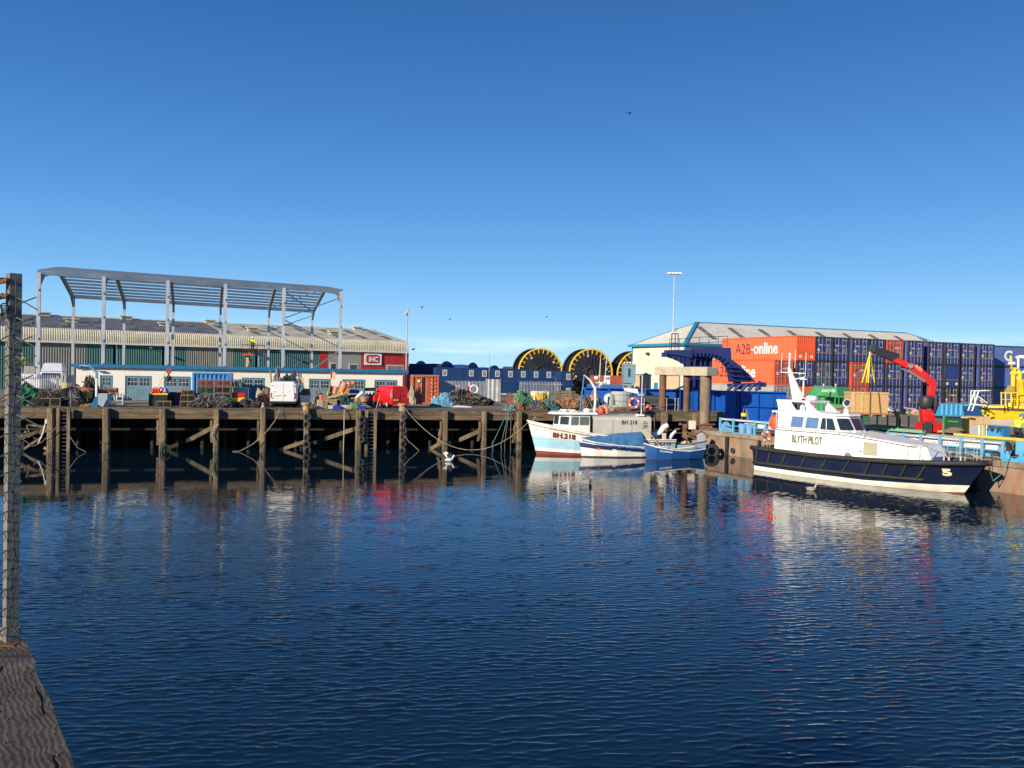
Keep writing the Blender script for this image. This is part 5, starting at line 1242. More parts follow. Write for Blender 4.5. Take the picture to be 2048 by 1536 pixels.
for i, lst in ((0, ((.06, .50), (.58, .94))), (1, ((.1, .9),)), (2, ((.1, .9),)), (3, ((.1, .9),)), (4, ((.1, .9),)), (5, ((.1, .45), (.55, .95)))):
    for a0, a1 in lst:
        c = [seg(i, a1, 2.33), seg(i, a0, 2.33), seg(i, a0, 2.93), seg(i, a1, 2.93)]
        cc = sum(c, V((0, 0, 0)))/4; f = pane4([cc+(p-cc)*1.09 for p in c], .01, 'window', galvm, fb); pane4(c, .02, 'pane', glass if i else mat('hazy_glass', (.12, .14, .13), .25), f, .05)
# shelter (grey GRP side) aft of the wheelhouse
shm = paint('shelter_grey', (.52, .50, .43), .6, dirt=(.38, .36, .30), da=.4, ds=1.2)
mb = MB(); pr = []
for x in (2.05, 6.7): pr.append([V((x, y, z)) for y, z in ((1.98, 1.30), (1.98, 2.75), (1.85, 2.98), (1.4, 3.06), (-1.4, 3.06), (-1.85, 2.98), (-1.98, 2.75), (-1.98, 1.3))])
mb.loft(pr, caps=False, close=False); sh = mb.build('shelter', shm, fb)
for x in (5.1, 3.6): mb = MB(); mb.bx(x, x+.02, 1.975, 1.995, 1.35, 2.75); mb.build('shelter_joint', mat('joint_grey', (.2, .19, .17), .7), fb)
mb = MB(); text(mb, 'BH 218', lambda a, b: V((4.42-1.25*a, 1.99+.003, 2.42+.32*b)), bold=.02); mb.build('lettering', paint('letter_black', (.02, .02, .02), .5), fb)
# skull and crossed bones mark
sk_ = paint('letter_black', (.02, .02, .02), .5); mb = MB(); cx = 2.52; cz = 2.52
mb.torus((cx, 1.995, cz), (0, 1, 0), .16, .012, 18, 4); mb.torus((cx+.06, 1.995, cz), (0, 1, 0), .035, .012, 8, 4); mb.torus((cx-.06, 1.995, cz), (0, 1, 0), .035, .012, 8, 4); mb.bx(cx-.07, cx+.07, 1.99, 2.0, cz-.2, cz-.14)
for s_ in (1, -1): mb.beam((cx-.24, 1.995, cz-.16+s_*.12-.12), (cx+.24, 1.995, cz-.16-s_*.12-.12), .035, .02, up=(0, 1, 0))
mb.build('skull_mark', sk_, fb)
mb = MB(); mb.bx(2.1, 6.6, 1.95, 2.05, 1.16, 1.30); mb.build('rail_cap', mat('strake_brown', (.30, .17, .09), .7), fb)
# gantry, masts, roof gear
mb = MB(); mb.tube([(7.35, .6, 3.2), (7.05, .6, 6.05)], .055, 8); mb.build('blue_derrick_pole', paint('pole_blue', (.03, .20, .42), .5), fb)
mb = MB(); mb.tube([(7.05, .55, 6.1), (6.55, .5, 5.75), (6.1, .45, 5.1), (6.05, .4, 4.2), (6.1, .4, 3.1)], [.06, .08, .11, .10, .08], 8); mb.build('derrick', bwhite, fb)
mb = MB(); mb.tube([(5.72, .1, 3.1), (5.62, .1, 6.6), (5.6, .1, 7.6)], [.06, .045, .02], 8); mb.build('mast', mat('varnished_mast', (.62, .50, .32), .5), fb)
mb = MB(); mb.tube([(5.2, .1, 5.6), (5.12, .1, 7.55)], .022, 5); mb.build('whip_aerial', bwhite, fb)
mb = MB(); mb.bx(5.2, 6.0, -.05, .25, 5.5, 5.58); mb.lathe([(.16, 0), (.2, .1), (.16, .22)], 10, o=(5.9, .1, 5.8)); mb.lathe([(.12, 0), (.16, .1), (.1, .25)], 10, o=(5.2, .1, 5.45)); mb.lathe([(.1, 0), (.14, .1), (.1, .2)], 10, o=(5.55, .3, 5.35)); mb.build('mast_lamps', bwhite, fb)
mb = MB(); mb.tube([(7.1, .4, 5.3), (6.0, .2, 3.2)], .015, 4); mb.tube([(5.6, .1, 6.4), (6.7, .0, 3.4)], .015, 4); mb.build('stay', ropem, fb)
for x, y, r, m_ in ((5.75, 1.0, .27, paint('buoy_red', (.62, .08, .045), .5)), (5.28, .9, .25, paint('buoy_faded', (.66, .20, .12), .55))):
    mb = MB(); mb.lathe([(.03, -.1), (r*.75, 0), (r, r*.8), (r*.8, r*1.5), (r*.25, r*2.0), (r*.15, r*2.3)], 16, o=(x, y, 3.18)); tag(mb.build('buoy', m_, None, smooth=True), '%s inflated buoy on the wheelhouse roof of the BH 218 boat' % ('bright red' if x > 5.5 else 'faded pinkish red'), 'buoy').matrix_world = Matrix.Translation((12.3, 65.8, 0)) @ Matrix.Rotation(R(192), 4, 'Z')
mb = MB(); mb.lathe([(.05, 0), (.30, .04), (.32, .18), (.2, .27), (.02, .3)], 18, o=(6.7, .3, 3.26)); mb.build('radome', bwhite, fb, smooth=True)
mb = MB()
for i in range(16): a = random.random()*6.3; x = 8.2+random.uniform(-.6, .6); y = random.uniform(-.5, .9); mb.tube([(x, y, 3.3+random.uniform(0, .15)), (x+math.cos(a)*.3, y+math.sin(a)*.3, 3.35+random.uniform(0, .12)), (x+math.cos(a)*.5, y+math.sin(a)*.1, 3.3)], .035, 5)
mb.lathe([(.05, 0), (.25, .03), (.2, .16), (.03, .2)], 10, o=(8.4, .2, 3.28)); mb.build('coiled_white_hose', bwhite, fb)
# aft mast with life ring on the shelter end
mb = MB(); mb.tube([(2.7, 1.5, 1.3), (2.66, 1.5, 6.2)], .05, 6); mb.bx(2.55, 2.95, 1.4, 1.6, 4.6, 4.75); mb.bx(2.5, 2.75, 1.4, 1.6, 3.9, 4.0); mb.build('aft_mast', mat('pale_mast', (.55, .48, .36), .5), fb)
mb = MB(); mb.tube([(2.45, 1.5, 3.0), (2.42, 1.5, 5.6)], .025, 5); mb.build('aft_aerial', dsteel, fb)
mb = MB(); mb.bx(2.6, 3.1, 1.4, 1.9, 3.06, 3.2); mb.build('lamp_tray', bwhite, fb)
mb = MB(); m2 = MB(); lifering(mb, m2, V((3.25, 1.4, 4.05)), V((.2, 1, 0)), .36, .085); o = mb.build('life_ring', paint('ring_orange', (.78, .13, .05), .6), fb, smooth=True); m2.build('ring_band', bwhite, o, smooth=True)
mb = MB(); mb.prism([(2.9, 1.3, 4.75), (4.0, 1.2, 4.95), (4.05, 1.2, 5.2), (3.0, 1.3, 5.12)], (0, 0, 0), (0, .1, 0)); mb.build('white_board', bwhite, fb)
# stern gear
mb = MB(); mb.tube([(1.7, 1.2, 1.6), (1.1, 1.3, 1.75), (.75, 1.35, 2.2), (.45, 1.4, 2.35)], [.16, .2, .22, .18], 8); mb.build('net_guide', bwhite, fb)
mb = MB(); mb.tube([(.25, 1.3, 1.3), (.0, 1.3, 1.65), (-.25, 1.3, 1.9)], [.15, .13, .1], 8); mb.build('net_guide', bwhite, fb)
mb = MB(); mb.bx(.7, .95, 1.5, 1.72, .5, 1.75); mb.build('stern_post', paint('post_cream', (.6, .52, .4), .6), fb)
mb = MB(); mb.tube([H2.pt(6, 'top', 1)+V((-.4, -.1, .0)), H2.pt(6, 'top', 1)+V((-.6, -.15, .3)), H2.pt(6, 'top', 1)+V((-.9, -.2, .05))], .03, 5); mb.lathe([(.1, 0), (.12, .18)], 8, o=H2.pt(5.6, 'top', 1)+V((0, -.3, -.1))); mb.build('bow_fitting', galvm, fb)

# ================================================================== COBLES
def open_boat(nm, label, st, loc, rz, bands, mats, gun, inner):
    t = thing(nm, label, 'open boat', loc, rz); Hh_ = Hull(st, -.25, .75)
    mb = Hh_.skin(bands); Hh_.transom(mb, bands); mb.build('hull', mats, t)
    mb = MB(); n = (len(st)-1)*4
    for side in (1, -1):
        vs = [Hh_.pt(i/4, 'top', side)-V((0, side*.07, .0)) for i in range(n+1)]+[Hh_.pt(i/4, .25, side)*1-V((0, side*.12, 0)) for i in range(n+1)]
        for k in range(len(vs)):
            if vs[k].y*side < .01: vs[k].y = .01*side
        mb.add(vs, [(i+1, i, n+1+i, n+2+i) if side < 0 else (i, i+1, n+2+i, n+1+i) for i in range(n)])
    a = [Hh_.pt(i/4, .25, 1)-V((0, .12, 0)) for i in range(n+1)]; b_ = [Hh_.pt(i/4, .25, -1)+V((0, .12, 0)) for i in range(n+1)]
    mb.add(a+b_, [(i, i+1, n+2+i, n+1+i) for i in range(n)]); mb.build('inner_planking', inner, t)
    for side in (1, -1): mb = MB(); mb.tube(Hh_.rail_pts(0, .01, side), .04, 6); mb.build('gunwale', gun, t)
    return t, Hh_
navs = paint('navy_stripe', (.018, .028, .095), .4)
p0 = gnd(1169, 916); p1 = gnd(1330, 914.5)
d_ = (V((p0.x, p0.y, 0))-V((p1.x, p1.y, 0))); L1 = d_.length
st = [(0, -.1, .85, 1.1, .78), (L1*.3, L1*.3, 1.05, 1.25, .78), (L1*.6, L1*.6, .9, 1.15, .92), (L1*.85, L1*.86, .42, .72, 1.12), (L1*.985, L1+.12, .03, .06, 1.38)]
pos = V((p1.x, p1.y, 0))+V((-d_.y, d_.x, 0)).normalized()*(-.95)
yaw = math.atan2(d_.y, d_.x)
cb1, H3 = open_boat('coble', 'white coble with a navy stripe and a blue tarpaulin tented over it', st, pos, yaw,
    [(lambda k: .10, 0), (lambda k: H3z(k)-.58, 1), (lambda k: H3z(k)-.27, 2), ('top', 1)] if False else [(lambda k: .09, 0), (lambda k: .30+.11*k+.0*k, 1), (lambda k: .52+.145*k, 2), ('top', 1)], [mat('weed_line', (.10, .075, .04), .8), bwhite, navs], bwhite, mat('coble_inner', (.25, .3, .3), .7))
mb = MB(); H3.text(mb, 'Morning Star', L1*.66, L1*.66-1.7, .49, .66, 1, .10, .02, .03); mb.build('name_lettering', lett, cb1)
mb = MB(); H3.text(mb, '104', L1*.84, L1*.84-.28, .58, .76, 1, .08, .02, .05); mb.build('number', paint('letter_shadow_red', (.65, .12, .05), .5), cb1)
# tarpaulin: ridge from bow to a peak aft
pk = V((L1*.30, 0, 1.95)); bow = V((L1*1.0, 0, 1.42))
def tarp(a, b):
    # a: 0 bow ->1 aft ; b: -1..1 across
    x = L1*(.99-.74*a); base = H3.ysurf(min(x, L1*.97), .85 if a > .3 else 1.0)+.06
    zr_ = 1.42+(1.98-1.42)*a; kk = x/L1*4; zs = .70+ (1.40-.74)*max(0, (x/L1-.1))**1.5
    s_ = abs(b); y = base*s_; z = zr_+(zs-zr_)*s_**1.05
    fold = math.sin(a*34+s_*5+math.sin(a*11)*1.5)*.035*s_*(.3+a)
    return V((x+ .12*s_*a-.0, math.copysign(y, b)+(fold if b > 0 else -fold), z+fold*.4-(.10 if s_ > .97 else 0)))
mb = MB(); mb.grid(lambda u, v: tarp(u, v*2-1), 70, 16); mb.build('tarpaulin', mat('coble_tarpaulin', (.045, .16, .34), .65, var=.3, vs=2.5, st=(2, 1, .5)), cb1, smooth=True)
mb = MB(); mb.add([tarp(1, -1), tarp(1, -.5), tarp(1, 0), tarp(1, .5), tarp(1, 1)], [(0, 1, 2, 3, 4)]); mb.build('tarpaulin_end', mat('coble_tarpaulin', (.045, .16, .34), .65), cb1)
mb = MB(); mb.cyl((L1*.24, 0, 2.5), (L1*.03, .5, .8), .045, n=6); mb.build('tent_pole', pinew, cb1)
mb = MB(); mb.tube([(L1*.22, 0, 3.0), (L1*.6, -.2, 2.3), (L1*.99, 0, 1.5)], .012, 4); mb.build('ridge_line', ropeg, cb1)
mb = MB(); q = V((L1*.6, H3.ysurf(L1*.6, .95)+.03, .9)); mb.tube([q, q+V((-.05, .06, -.12)), q+V((-.1, .03, -.2))], .03, 5); mb.build('rope_tie', ropeg, cb1)
# second coble, blue
p0 = gnd(1299, 919.8); p1 = gnd(1406, 918.5); d_ = (p0-p1); d_.z = 0; L2 = d_.length; yaw = math.atan2(d_.y, d_.x)
st = [(0, -.12, .62, .85, .78), (L2*.28, L2*.28, .8, 1.0, .62), (L2*.6, L2*.6, .72, .95, .72), (L2*.84, L2*.86, .35, .6, .90), (L2*.985, L2+.12, .03, .06, 1.14)]
cbl = paint('coble_blue', (.014, .085, .30), .42, dirt=(.02, .06, .2), da=.4)
cb2, H4 = open_boat('coble', 'small blue open coble in front of the tarpaulined one, bow left', st, V((p1.x, p1.y, 0))+V((-d_.y, d_.x, 0)).normalized()*(-.7), yaw, [(lambda k: .05, 0), ('top', 1)], [mat('weed_line', (.10, .075, .04), .8), cbl], bwhite, mat('grey_green_inside', (.20, .22, .18), .8))
mb = MB(); H4.text(mb, 'Providence', L2*.80, L2*.80-.85, .58, .72, 1, .09, .02, .02); mb.build('name_lettering', lett, cb2)
for f in (.3, .6): mb = MB(); mb.bx(L2*f-.12, L2*f+.12, -.8, .8, .45, .49); mb.build('thwart', pinew, cb2)
mb = MB(); mb.lathe([(.02, 0), (.3, .1), (.28, .35), (.05, .42)], 12, o=(L2*.15, .1, .3)); mb.build('bundle', tarpl, cb2)
# third, behind
p0 = V((gnd(1300, 905).x, 65.0, 0)); d_ = V((-1, -.15, 0))*3.9; p1 = p0-d_; L3 = d_.length; yaw = math.atan2(d_.y, d_.x)
st = [(0, -.12, .62, .85, 1.15), (L3*.28, L3*.28, .8, 1.0, .92), (L3*.6, L3*.6, .72, .95, .88), (L3*.84, L3*.86, .35, .6, 1.0), (L3*.985, L3+.12, .03, .06, 1.2)]
cb3, H5 = open_boat('coble', 'cluttered open boat with an outboard motor, moored behind the small blue coble', st, p1, yaw, [(lambda k: .3, 0), ('top', 1)], [cbl, paint('faded_blue_white', (.32, .42, .55), .6)], mat('dark_gunwale', (.05, .05, .045), .7), conc2)
mb = MB(); mb.prism([(-.15, -.2, .8), (.25, -.2, .9), (.35, -.2, 1.5), (-.05, -.2, 1.75), (-.35, -.2, 1.45)], (0, 0, 0), (0, .35, 0)); mb.bx(-.3, -.1, -.1, .05, -.2, .9); mb.build('outboard_motor', paint('outboard_grey', (.40, .42, .48), .4), cb3, bevel=.03)
for i in range(9): mb = MB(); x = random.uniform(.8, L3*.75); a = random.random()*3; mb.tube([(x, random.uniform(-.5, .5), .75), (x+random.uniform(-.3, .3), random.uniform(-.4, .6), 1.0), (x+.5, random.uniform(-.4, .4), .8)], random.uniform(.05, .14), 6); mb.build('loose_gear', (nety, black, mat('olive_cloth', (.14, .14, .06), .9), ropem)[i % 4], cb3)
# ================================================================== RIGHT HAND QUAY FURNITURE
def RTm(s, n, z, rz=0): return Matrix.Translation(RQ(s, n, z)) @ Matrix.Rotation(RA+rz, 4, 'Z')
# blue railing: posts + galvanised top rail, local x along the quay
railb = paint('railing_blue', (.10, .34, .58), .5, dirt=(.3, .33, .33), da=.4, ds=3)
def railing(sa, sb, n, posts, lab, h=1.12, heavy=True):
    t = thing('quay_railing', lab, 'railing', RQ(sa, n, RZ), RA); L_ = sb-sa
    mb = MB(); mb.bx(0, L_, -.04, .04, h-.16, h-.04); mb.build('top_rail', mat('rail_pale', (.50, .47, .40), .6), t)
    mb = MB(); mb.bx(0, L_, -.055, .055, h-.04, h); mb.build('rail_cap', railb, t)
    mb = MB(); mb.bx(0, L_, -.03, .03, .55, .62); mb.build('mid_rail', railb, t)
    for s in posts: mb = MB(); x = s-sa; mb.bx(x-.09, x+.09, -.07, .07, 0, h+.03); mb.bx(x-.12, x+.12, -.1, .1, 0, .04); mb.build('post', railb, t)
    return t
ps = [rs(u, .25, RZ+.8) for u in (1776, 1807, 1842, 1880, 1922, 1965, 2006)]
railing(ps[0], ps[-1]+.1, .25, ps, 'blue posted railing with pale top rail along the quay behind the pilot boat bow')
ps2 = [rs(u, .25, RZ+.8) for u in (1441, 1467, 1510, 1531, 1560)]
railing(ps2[0], ps2[-1], .25, ps2, 'blue and grey railing on the quay left of the pilot boat stern', 1.15)
# big white pipe lying behind the railing
sA = rs(1500, 1.2, RZ); sB = rs(2004, .95, RZ)
mb = MB(); mb.T = RTm(sA, .75, RZ+.66); mb.cyl((0, 0, 0), (sB-sA, 0, 0), .28, n=18); tag(mb.build('white_pipe', mat('white_pipe_plastic', (.72, .70, .66), .5, dirt=(.5, .47, .4), da=.4), None, smooth=False), 'thick white pipe lying along the quay behind the blue railing', 'pipe')
mb = MB(); mb.T = RTm(rs(1770, 1.9, RZ), 1.9, RZ); mb.bx(0, 7, -.1, .5, .0, .35); tag(mb.build('steel_channel', skyb), 'pale blue steel channel lying under the white pipe', 'channel')
# light blue box containers under the pipe
for k, (u0, u1) in enumerate(((1868, 1895), (1898, 1920), (1926, 1958), (1962, 1982))):
    sa = rs(u0, .62, RZ); sb = rs(u1, .62, RZ); mb = MB(); mb.T = RTm(sa, .5, RZ); mb.bx(0, sb-sa, 0, .4, .0, .30); mb.bx(-.03, sb-sa+.03, -.03, .43, .30, .35); tag(mb.build('blue_trough', skyb), 'pale blue low trough on the quay edge, %s from the left behind the railing' % ['first', 'second', 'third', 'fourth'][k], 'trough', 'pale blue troughs')
# heap of dead weed / brown rope at the edge
def heap(name, label, cat, c, sx, sy, sz, m_, seed=0, rough=.35, strands=0, smat=None, rz=0, freq=1.6, n=28):
    mb = MB(Matrix.Translation(c) @ Matrix.Rotation(rz, 4, 'Z')); m2 = MB(mb.T)
    def P(u, v):
        a = u*2*math.pi; e = v*math.pi/2; d = V((math.cos(a)*math.cos(e), math.sin(a)*math.cos(e), math.sin(e)))
        q = d*freq+V((seed*9.1, seed*3.3, 0)); k = 1+rough*noise.noise(q)+rough*.5*noise.noise(q*2.7)+rough*.22*noise.noise(q*7)
        return V((d.x*sx*k, d.y*sy*k, max(0, d.z)*sz*k+(.0 if v > 0 else -.02)))
    mb.grid(P, n*2, n//2, 0)
    o = mb.build(name, m_, smooth=False); tag(o, label, cat)
    if strands:
        rg = random.Random(seed)
        for i in range(strands):
            a = rg.random(); v = rg.uniform(.05, .9); pts = []
            for j in range(5): a += rg.uniform(-.04, .04); v = min(.98, max(0, v+rg.uniform(-.18, .18))); pts.append(P(a, v)*rg.uniform(1.0, 1.07))
            m2.tube(pts, .013+.012*rg.random(), 4)
        s_ = m2.build('strands', smat or ropeg, o)
    return o
weed = mat('dead_weed', (.10, .07, .035), .95, var=.5, vs=8, bump=.05)
for k, (u, n_) in enumerate(((1895, .3), (1935, .3), (1985, .35))):
    p = RQ(rs(u, n_, RZ), n_, RZ); heap('weed_heap', 'brown weed heap on the quay edge, %s one behind the pilot boat bow' % ['left', 'middle', 'right'][k], 'weed heap', p, .9, .3, .18, weed, k, .5, 14, ropem, RA)
# curved blue fairlead at far right
t = thing('fairlead', 'bright blue round steel fairlead at the right end of the quay with a pale rope', 'fairlead', RQ(rs(2028, .1, RZ), .1, RZ), RA)
mb = MB(); mb.torus((0, 0, .52), (0, 1, 0), .38, .10, 24, 8, a0=-.2, a1=math.pi+.2); mb.bx(-.62, .62, -.18, .18, .0, .16); mb.prism([(-.62, -.1, .16), (-.3, -.1, .16), (-.3, -.1, .5), (-.5, -.1, .5)], (0, 0, 0), (0, .2, 0)); mb.prism([(.3, -.1, .16), (.62, -.1, .16), (.5, -.1, .5), (.3, -.1, .5)], (0, 0, 0), (0, .2, 0)); mb.build('casting', paint('fairlead_blue', (.06, .35, .62), .45), t, bevel=.02)
q = RQ(rs(2024, 0, RZ), -.1, RZ+.7); mb = MB(); mb.tube([q, q+V((-.25, -.1, -.6)), q+V((-.6, -.2, -1.3)), q+V((-1.2, -.4, -1.7)), V((26.0, 45.2, 1.85))], .025, 6); tag(mb.build('mooring_rope', ropeb), 'blue-green mooring rope from the fairlead down to the pilot boat bow', 'rope')
# left part: bollards, buckets
t = thing('mooring_bollard', 'pale blue arched steel mooring bollard on the quay corner', 'bollard', RQ(rs(1452, .5, RZ), .5, RZ), 0); mb = MB(); mb.prism([(-.5, 0, 0), (.5, 0, 0), (.3, 0, .65), (.12, 0, .85), (-.12, 0, .85), (-.3, 0, .65)], (0, -.12, 0), (0, .12, 0)); mb.build('casting', skyb, t, bevel=.03)
mb = MB(); mb.bx(-.7, .7, -.3, .3, -.0, .05); mb.build('base', skyb, t)
for k, (u, lb) in enumerate(((1485, 'left'), (1499, 'right'))):
    p = RQ(rs(u, .4, RZ), .4, RZ+.1); mb = MB(); mb.lathe([(.26, 0), (.33, .7), (.35, .72)], 16, o=p); tag(mb.build('bucket', skyb), 'pale blue steel tub, %s one of two on the railing platform' % lb, 'tub')
mb = MB(); p = RQ(rs(1492, .4, RZ), .4, RZ); mb.T = RTm(rs(1492, .4, RZ), .4, RZ); mb.bx(-.9, .9, -.4, .4, 0, .1); tag(mb.build('platform_plate', skyb), 'flat pale blue plate under the two tubs on the quay', 'plate')
t = thing('tripod_frame', 'thin pale blue tripod with a small yellow lamp above the two tubs', 'tripod', RQ(rs(1490, .5, RZ), .5, RZ), RA)
for a, b_ in (((-.7, 0, 0), (-.15, 0, 2.1)), ((.7, 0, 0), (.1, 0, 1.9)), ((0, .5, 0), (0, 0, 2.0))): mb = MB(); mb.cyl(a, b_, .03, n=5); mb.build('leg', galv, t)
mb = MB(); mb.bx(-.3, .1, -.15, .15, 1.4, 1.65); mb.build('lamp', yellow, t)
# dock corner: rusty debris, tyre and platform in the gap under the concrete portal
p = gnd(1425, 905, 0)
for k, (u, v, Y, r, lb) in enumerate(((1424, 903, 65.2, .62, 'big black tyre half in the water at the rusty dock corner'), (1465, 901, 65.9, .22, 'small black tyre hanging on the rusty quay wall'))):
    q = at(u, v, Y if k == 0 else RQ(rs(u, -.15, .8), -.15).y); mb = MB(); mb.torus((0, 0, 0), (0, 1, 0), r*.7, r*.3, 24, 9); o = mb.build('tyre', rubber, smooth=True); o.location = q; o.rotation_euler = (0, 0, RA+R(60) if k == 0 else RA); tag(o, lb, 'tyre')
t = thing('dock_corner_staging', 'rusty broken timber and steel staging at the corner under the concrete column', 'staging', at(1400, 890, 68.2)*1, 0); t.location.z = 0
for i in range(26):
    x = random.uniform(-1.6, 1.6); z = random.uniform(.8, 2.3); mb = MB(); mb.beam((x-.7, random.uniform(-.5, .9), z), (x+random.uniform(.3, .9), random.uniform(-.5, .9), z+random.uniform(-.35, .35)), random.uniform(.08, .26), random.uniform(.06, .2)); mb.build('beam', (rust, wood, conc2)[i % 3], t)
for x in (-1.5, -.2, 1.2): mb = MB(); mb.bx(x, x+.35, -.3, .1, -1, 1.6); mb.build('leg', wood, t)
mb = MB(); mb.bx(-.6, 1.7, -.45, .6, 1.55, 1.8); mb.build('platform', conc2, t)
mb = MB(); mb.bx(-1.05, -.5, -.5, -.3, 1.85, 2.55); mb.build('white_panel', paint('panel_offwhite', (.6, .56, .48), .7), t)
heap('debris_heap', 'brown rusty debris heaped beside the foot of the concrete column', 'debris', at(1412, 873, 68.0), 1.3, .6, .55, rust, 5, .5, 20, rust)
# handrail on the jetty end
t = thing('jetty_handrail', 'thin grey handrail on the jetty behind the boat aft mast', 'handrail', (0, 0, 0))
a = qp(1268, 1.2, D); b_ = qp(1358, 1.2, D)
for z in (.55, 1.1): mb = MB(); mb.cyl(a+V((0, 0, z)), b_+V((0, 0, z)), .025, n=6); mb.build('rail', galv, t)
for u in (1288, 1333, 1350, 1356): p = qp(u, 1.2, D); mb = MB(); mb.cyl(p, p+V((0, 0, 1.1)), .03, n=6); mb.build('post', galv, t)
# mooring things at the jetty edge near the portal
mb = MB(); p = qp(1298, .2, D); mb.lathe([(.05, 0), (.32, .12), (.35, .35), (.2, .5), (.22, .55)], 12, o=p); tag(mb.build('buoy', paint('faded_pink_red', (.55, .14, .10), .6), smooth=True), 'faded red float lying on the jetty edge by the handrail', 'float')
mb = MB(); mb.tube([qp(1303, .1, D)+V((0, 0, .25)), qp(1315, .1, D)+V((0, 0, .35)), qp(1322, .1, D)+V((0, 0, .2))], .06, 6); mb.tube([qp(1309, -.2, D), qp(1309, -.2, D-1.6)], .02, 5); tag(mb.build('mooring_rope', ropeg), 'grey rope lying over the jetty edge beside the red float', 'rope')

# ------------------------------------------------------------------ LORRY with crane
def wheel(parent, x, y, z, r=.5, w=.3, hub=white):
    mb = MB(); mb.lathe([(r*.55, -w/2), (r*.93, -w/2), (r, -w*.35), (r, w*.35), (r*.93, w/2), (r*.55, w/2)], 22, o=(x, y, z), ax=(0, 1, 0)); t_ = mb.build('wheel', rubber, parent)
    for s_ in (-1, 1):
        mb = MB(); mb.lathe([(r*.58, 0), (r*.5, .03), (r*.25, .05), (r*.2, .1), (.02, .11)], 16, o=(x, y+s_*(w/2-.03), z), ax=(0, s_, 0)); mb.build('rim', hub, t_)
    return t_
LS = 4.95; LN = 3.3
lo = thing('crane_lorry', 'green flatbed lorry with a tall rounded cab and wooden headboard behind the pilot boat', 'lorry', RQ(LS, LN, RZ), RA)
gm = paint('cab_green', (.05, .27, .09), .35, var=.2, dirt=(.12, .30, .16), da=.4, ds=.8)
# local: x back along lorry (0 = front), y 0..2.5 away from the quay
mb = MB()
def cabsec(x, top, inset, bot=.75): return [V((x, inset, bot)), V((x, inset*.6, 2.2)), V((x, inset+.03, top-.35)), V((x, .22+inset, top-.06)), V((x, 1.25, top)), V((x, 2.28-inset, top-.06)), V((x, 2.47-inset, top-.35)), V((x, 2.5-inset*.6, 2.2)), V((x, 2.5-inset, bot))]
mb.loft([cabsec(.0, 2.85, .12), cabsec(.12, 3.12, .05), cabsec(1.75, 3.2, .0), cabsec(2.0, 3.2, .04)]); mb.build('cab', gm, lo)
mb = MB(); mb.loft([[V((.05, .1, 3.12)), V((.05, 2.4, 3.12)), V((.2, 2.25, 3.3)), V((.2, .25, 3.3))], [V((.6, .0, 3.15)), V((.6, 2.2, 3.15)), V((.95, 1.8, 3.8)), V((.95, .3, 3.8))], [V((3.3, .0, 3.18)), V((3.3, 1.9, 3.18)), V((2.9, 1.6, 3.88)), V((2.9, .3, 3.88))]]); df = mb.build('roof_deflector', gm, lo)
mb = MB(); text(mb, 'RAWCLIFFE', lambda a, b: V((1.75+1.2*a, .12+.12*b-.03, 3.45+.22*b)), bold=.02); mb.build('lettering', paint('pale_green_letters', (.55, .70, .52), .5), df)
mb = MB(); text(mb, 'mcquilliams', lambda a, b: V((.42+1.0*a, -.045+.02*b, 2.93+.14*b)), bold=.04); mb.build('lettering', lett, df)
mb = MB(); mb.add([(-.03, .3, 1.75), (-.03, 2.2, 1.75), (.06, 2.15, 2.7), (.06, .35, 2.7)], [(0, 1, 2, 3)]); mb.build('windscreen', glass, lo)
mb = MB(); mb.add([(.25, -.02, 1.9), (1.35, -.03, 1.9), (1.35, -.012, 2.78), (.35, -.0, 2.78)], [(0, 1, 2, 3)]); mb.build('side_window', glassb, lo)
mb = MB(); mb.torus((1.12, -.02, 2.35), (0, 1, 0), .12, .07, 14, 6); mb.build('hanging_badge', paint('badge_red', (.65, .12, .08), .5), lo)
mb = MB(); mb.bx(.05, 1.45, -.14, 0.02, 2.82, 2.88); mb.bx(1.5, 1.62, -.06, .02, 1.0, 3.15); mb.build('door_trim', gm, lo)
mb = MB(); mb.bx(-.08, .02, .3, 2.2, .95, 1.55); mb.build('grille', dsteel, lo); mb = MB(); mb.bx(-.18, .1, .05, 2.45, .45, .9); mb.build('bumper', gm, lo)
for y in (.15, 2.05): mb = MB(); mb.bx(-.2, -.16, y, y+.3, .55, .8); mb.build('headlight', bwhite, lo)
for y in (-.28, 2.65): mb = MB(); mb.bx(.2, .3, y, y+.2, 1.7, 2.4); mb.build('mirror', black, lo)
mb = MB(); mb.bx(.5, 1.7, .3, .34, 3.78, 3.84); mb.bx(.9, .95, .3, 2.2, 3.8, 3.96); mb.lathe([(.08, 0), (.08, .2)], 8, o=(1.6, .5, 3.88)); mb.lathe([(.08, 0), (.08, .2)], 8, o=(2.6, .6, 3.9)); mb.build('beacon_bar', galv, lo)
# headboard: green frame over wooden boards (tall gantry behind cab)
wb_ = mat('grey_brown_boards', (.21, .15, .11), .85, var=.3, vs=2, st=(.6, 1, 6))
mb = MB(); mb.bx(2.1, 4.3, .0, .06, 1.3, 2.52); mb.build('wood_boards', wb_, lo)
mb = MB(); 
for x in (2.12, 3.0, 4.28): mb.bx(x, x+.09, -.03, .05, 1.2, 3.2)
for z in (2.52, 3.13): mb.bx(2.21, 4.28, -.02, .05, z, z+.09)
for x in (3.35, 3.7, 4.0): mb.bx(x, x+.06, -.02, .04, 2.6, 3.13)
mb.build('headboard_frame', gm, lo)
mb = MB(); mb.bx(2.2, 4.2, 2.4, 2.46, 1.3, 3.0); mb.build('mesh_back', paint('dark_green', (.015, .10, .05), .6), lo)
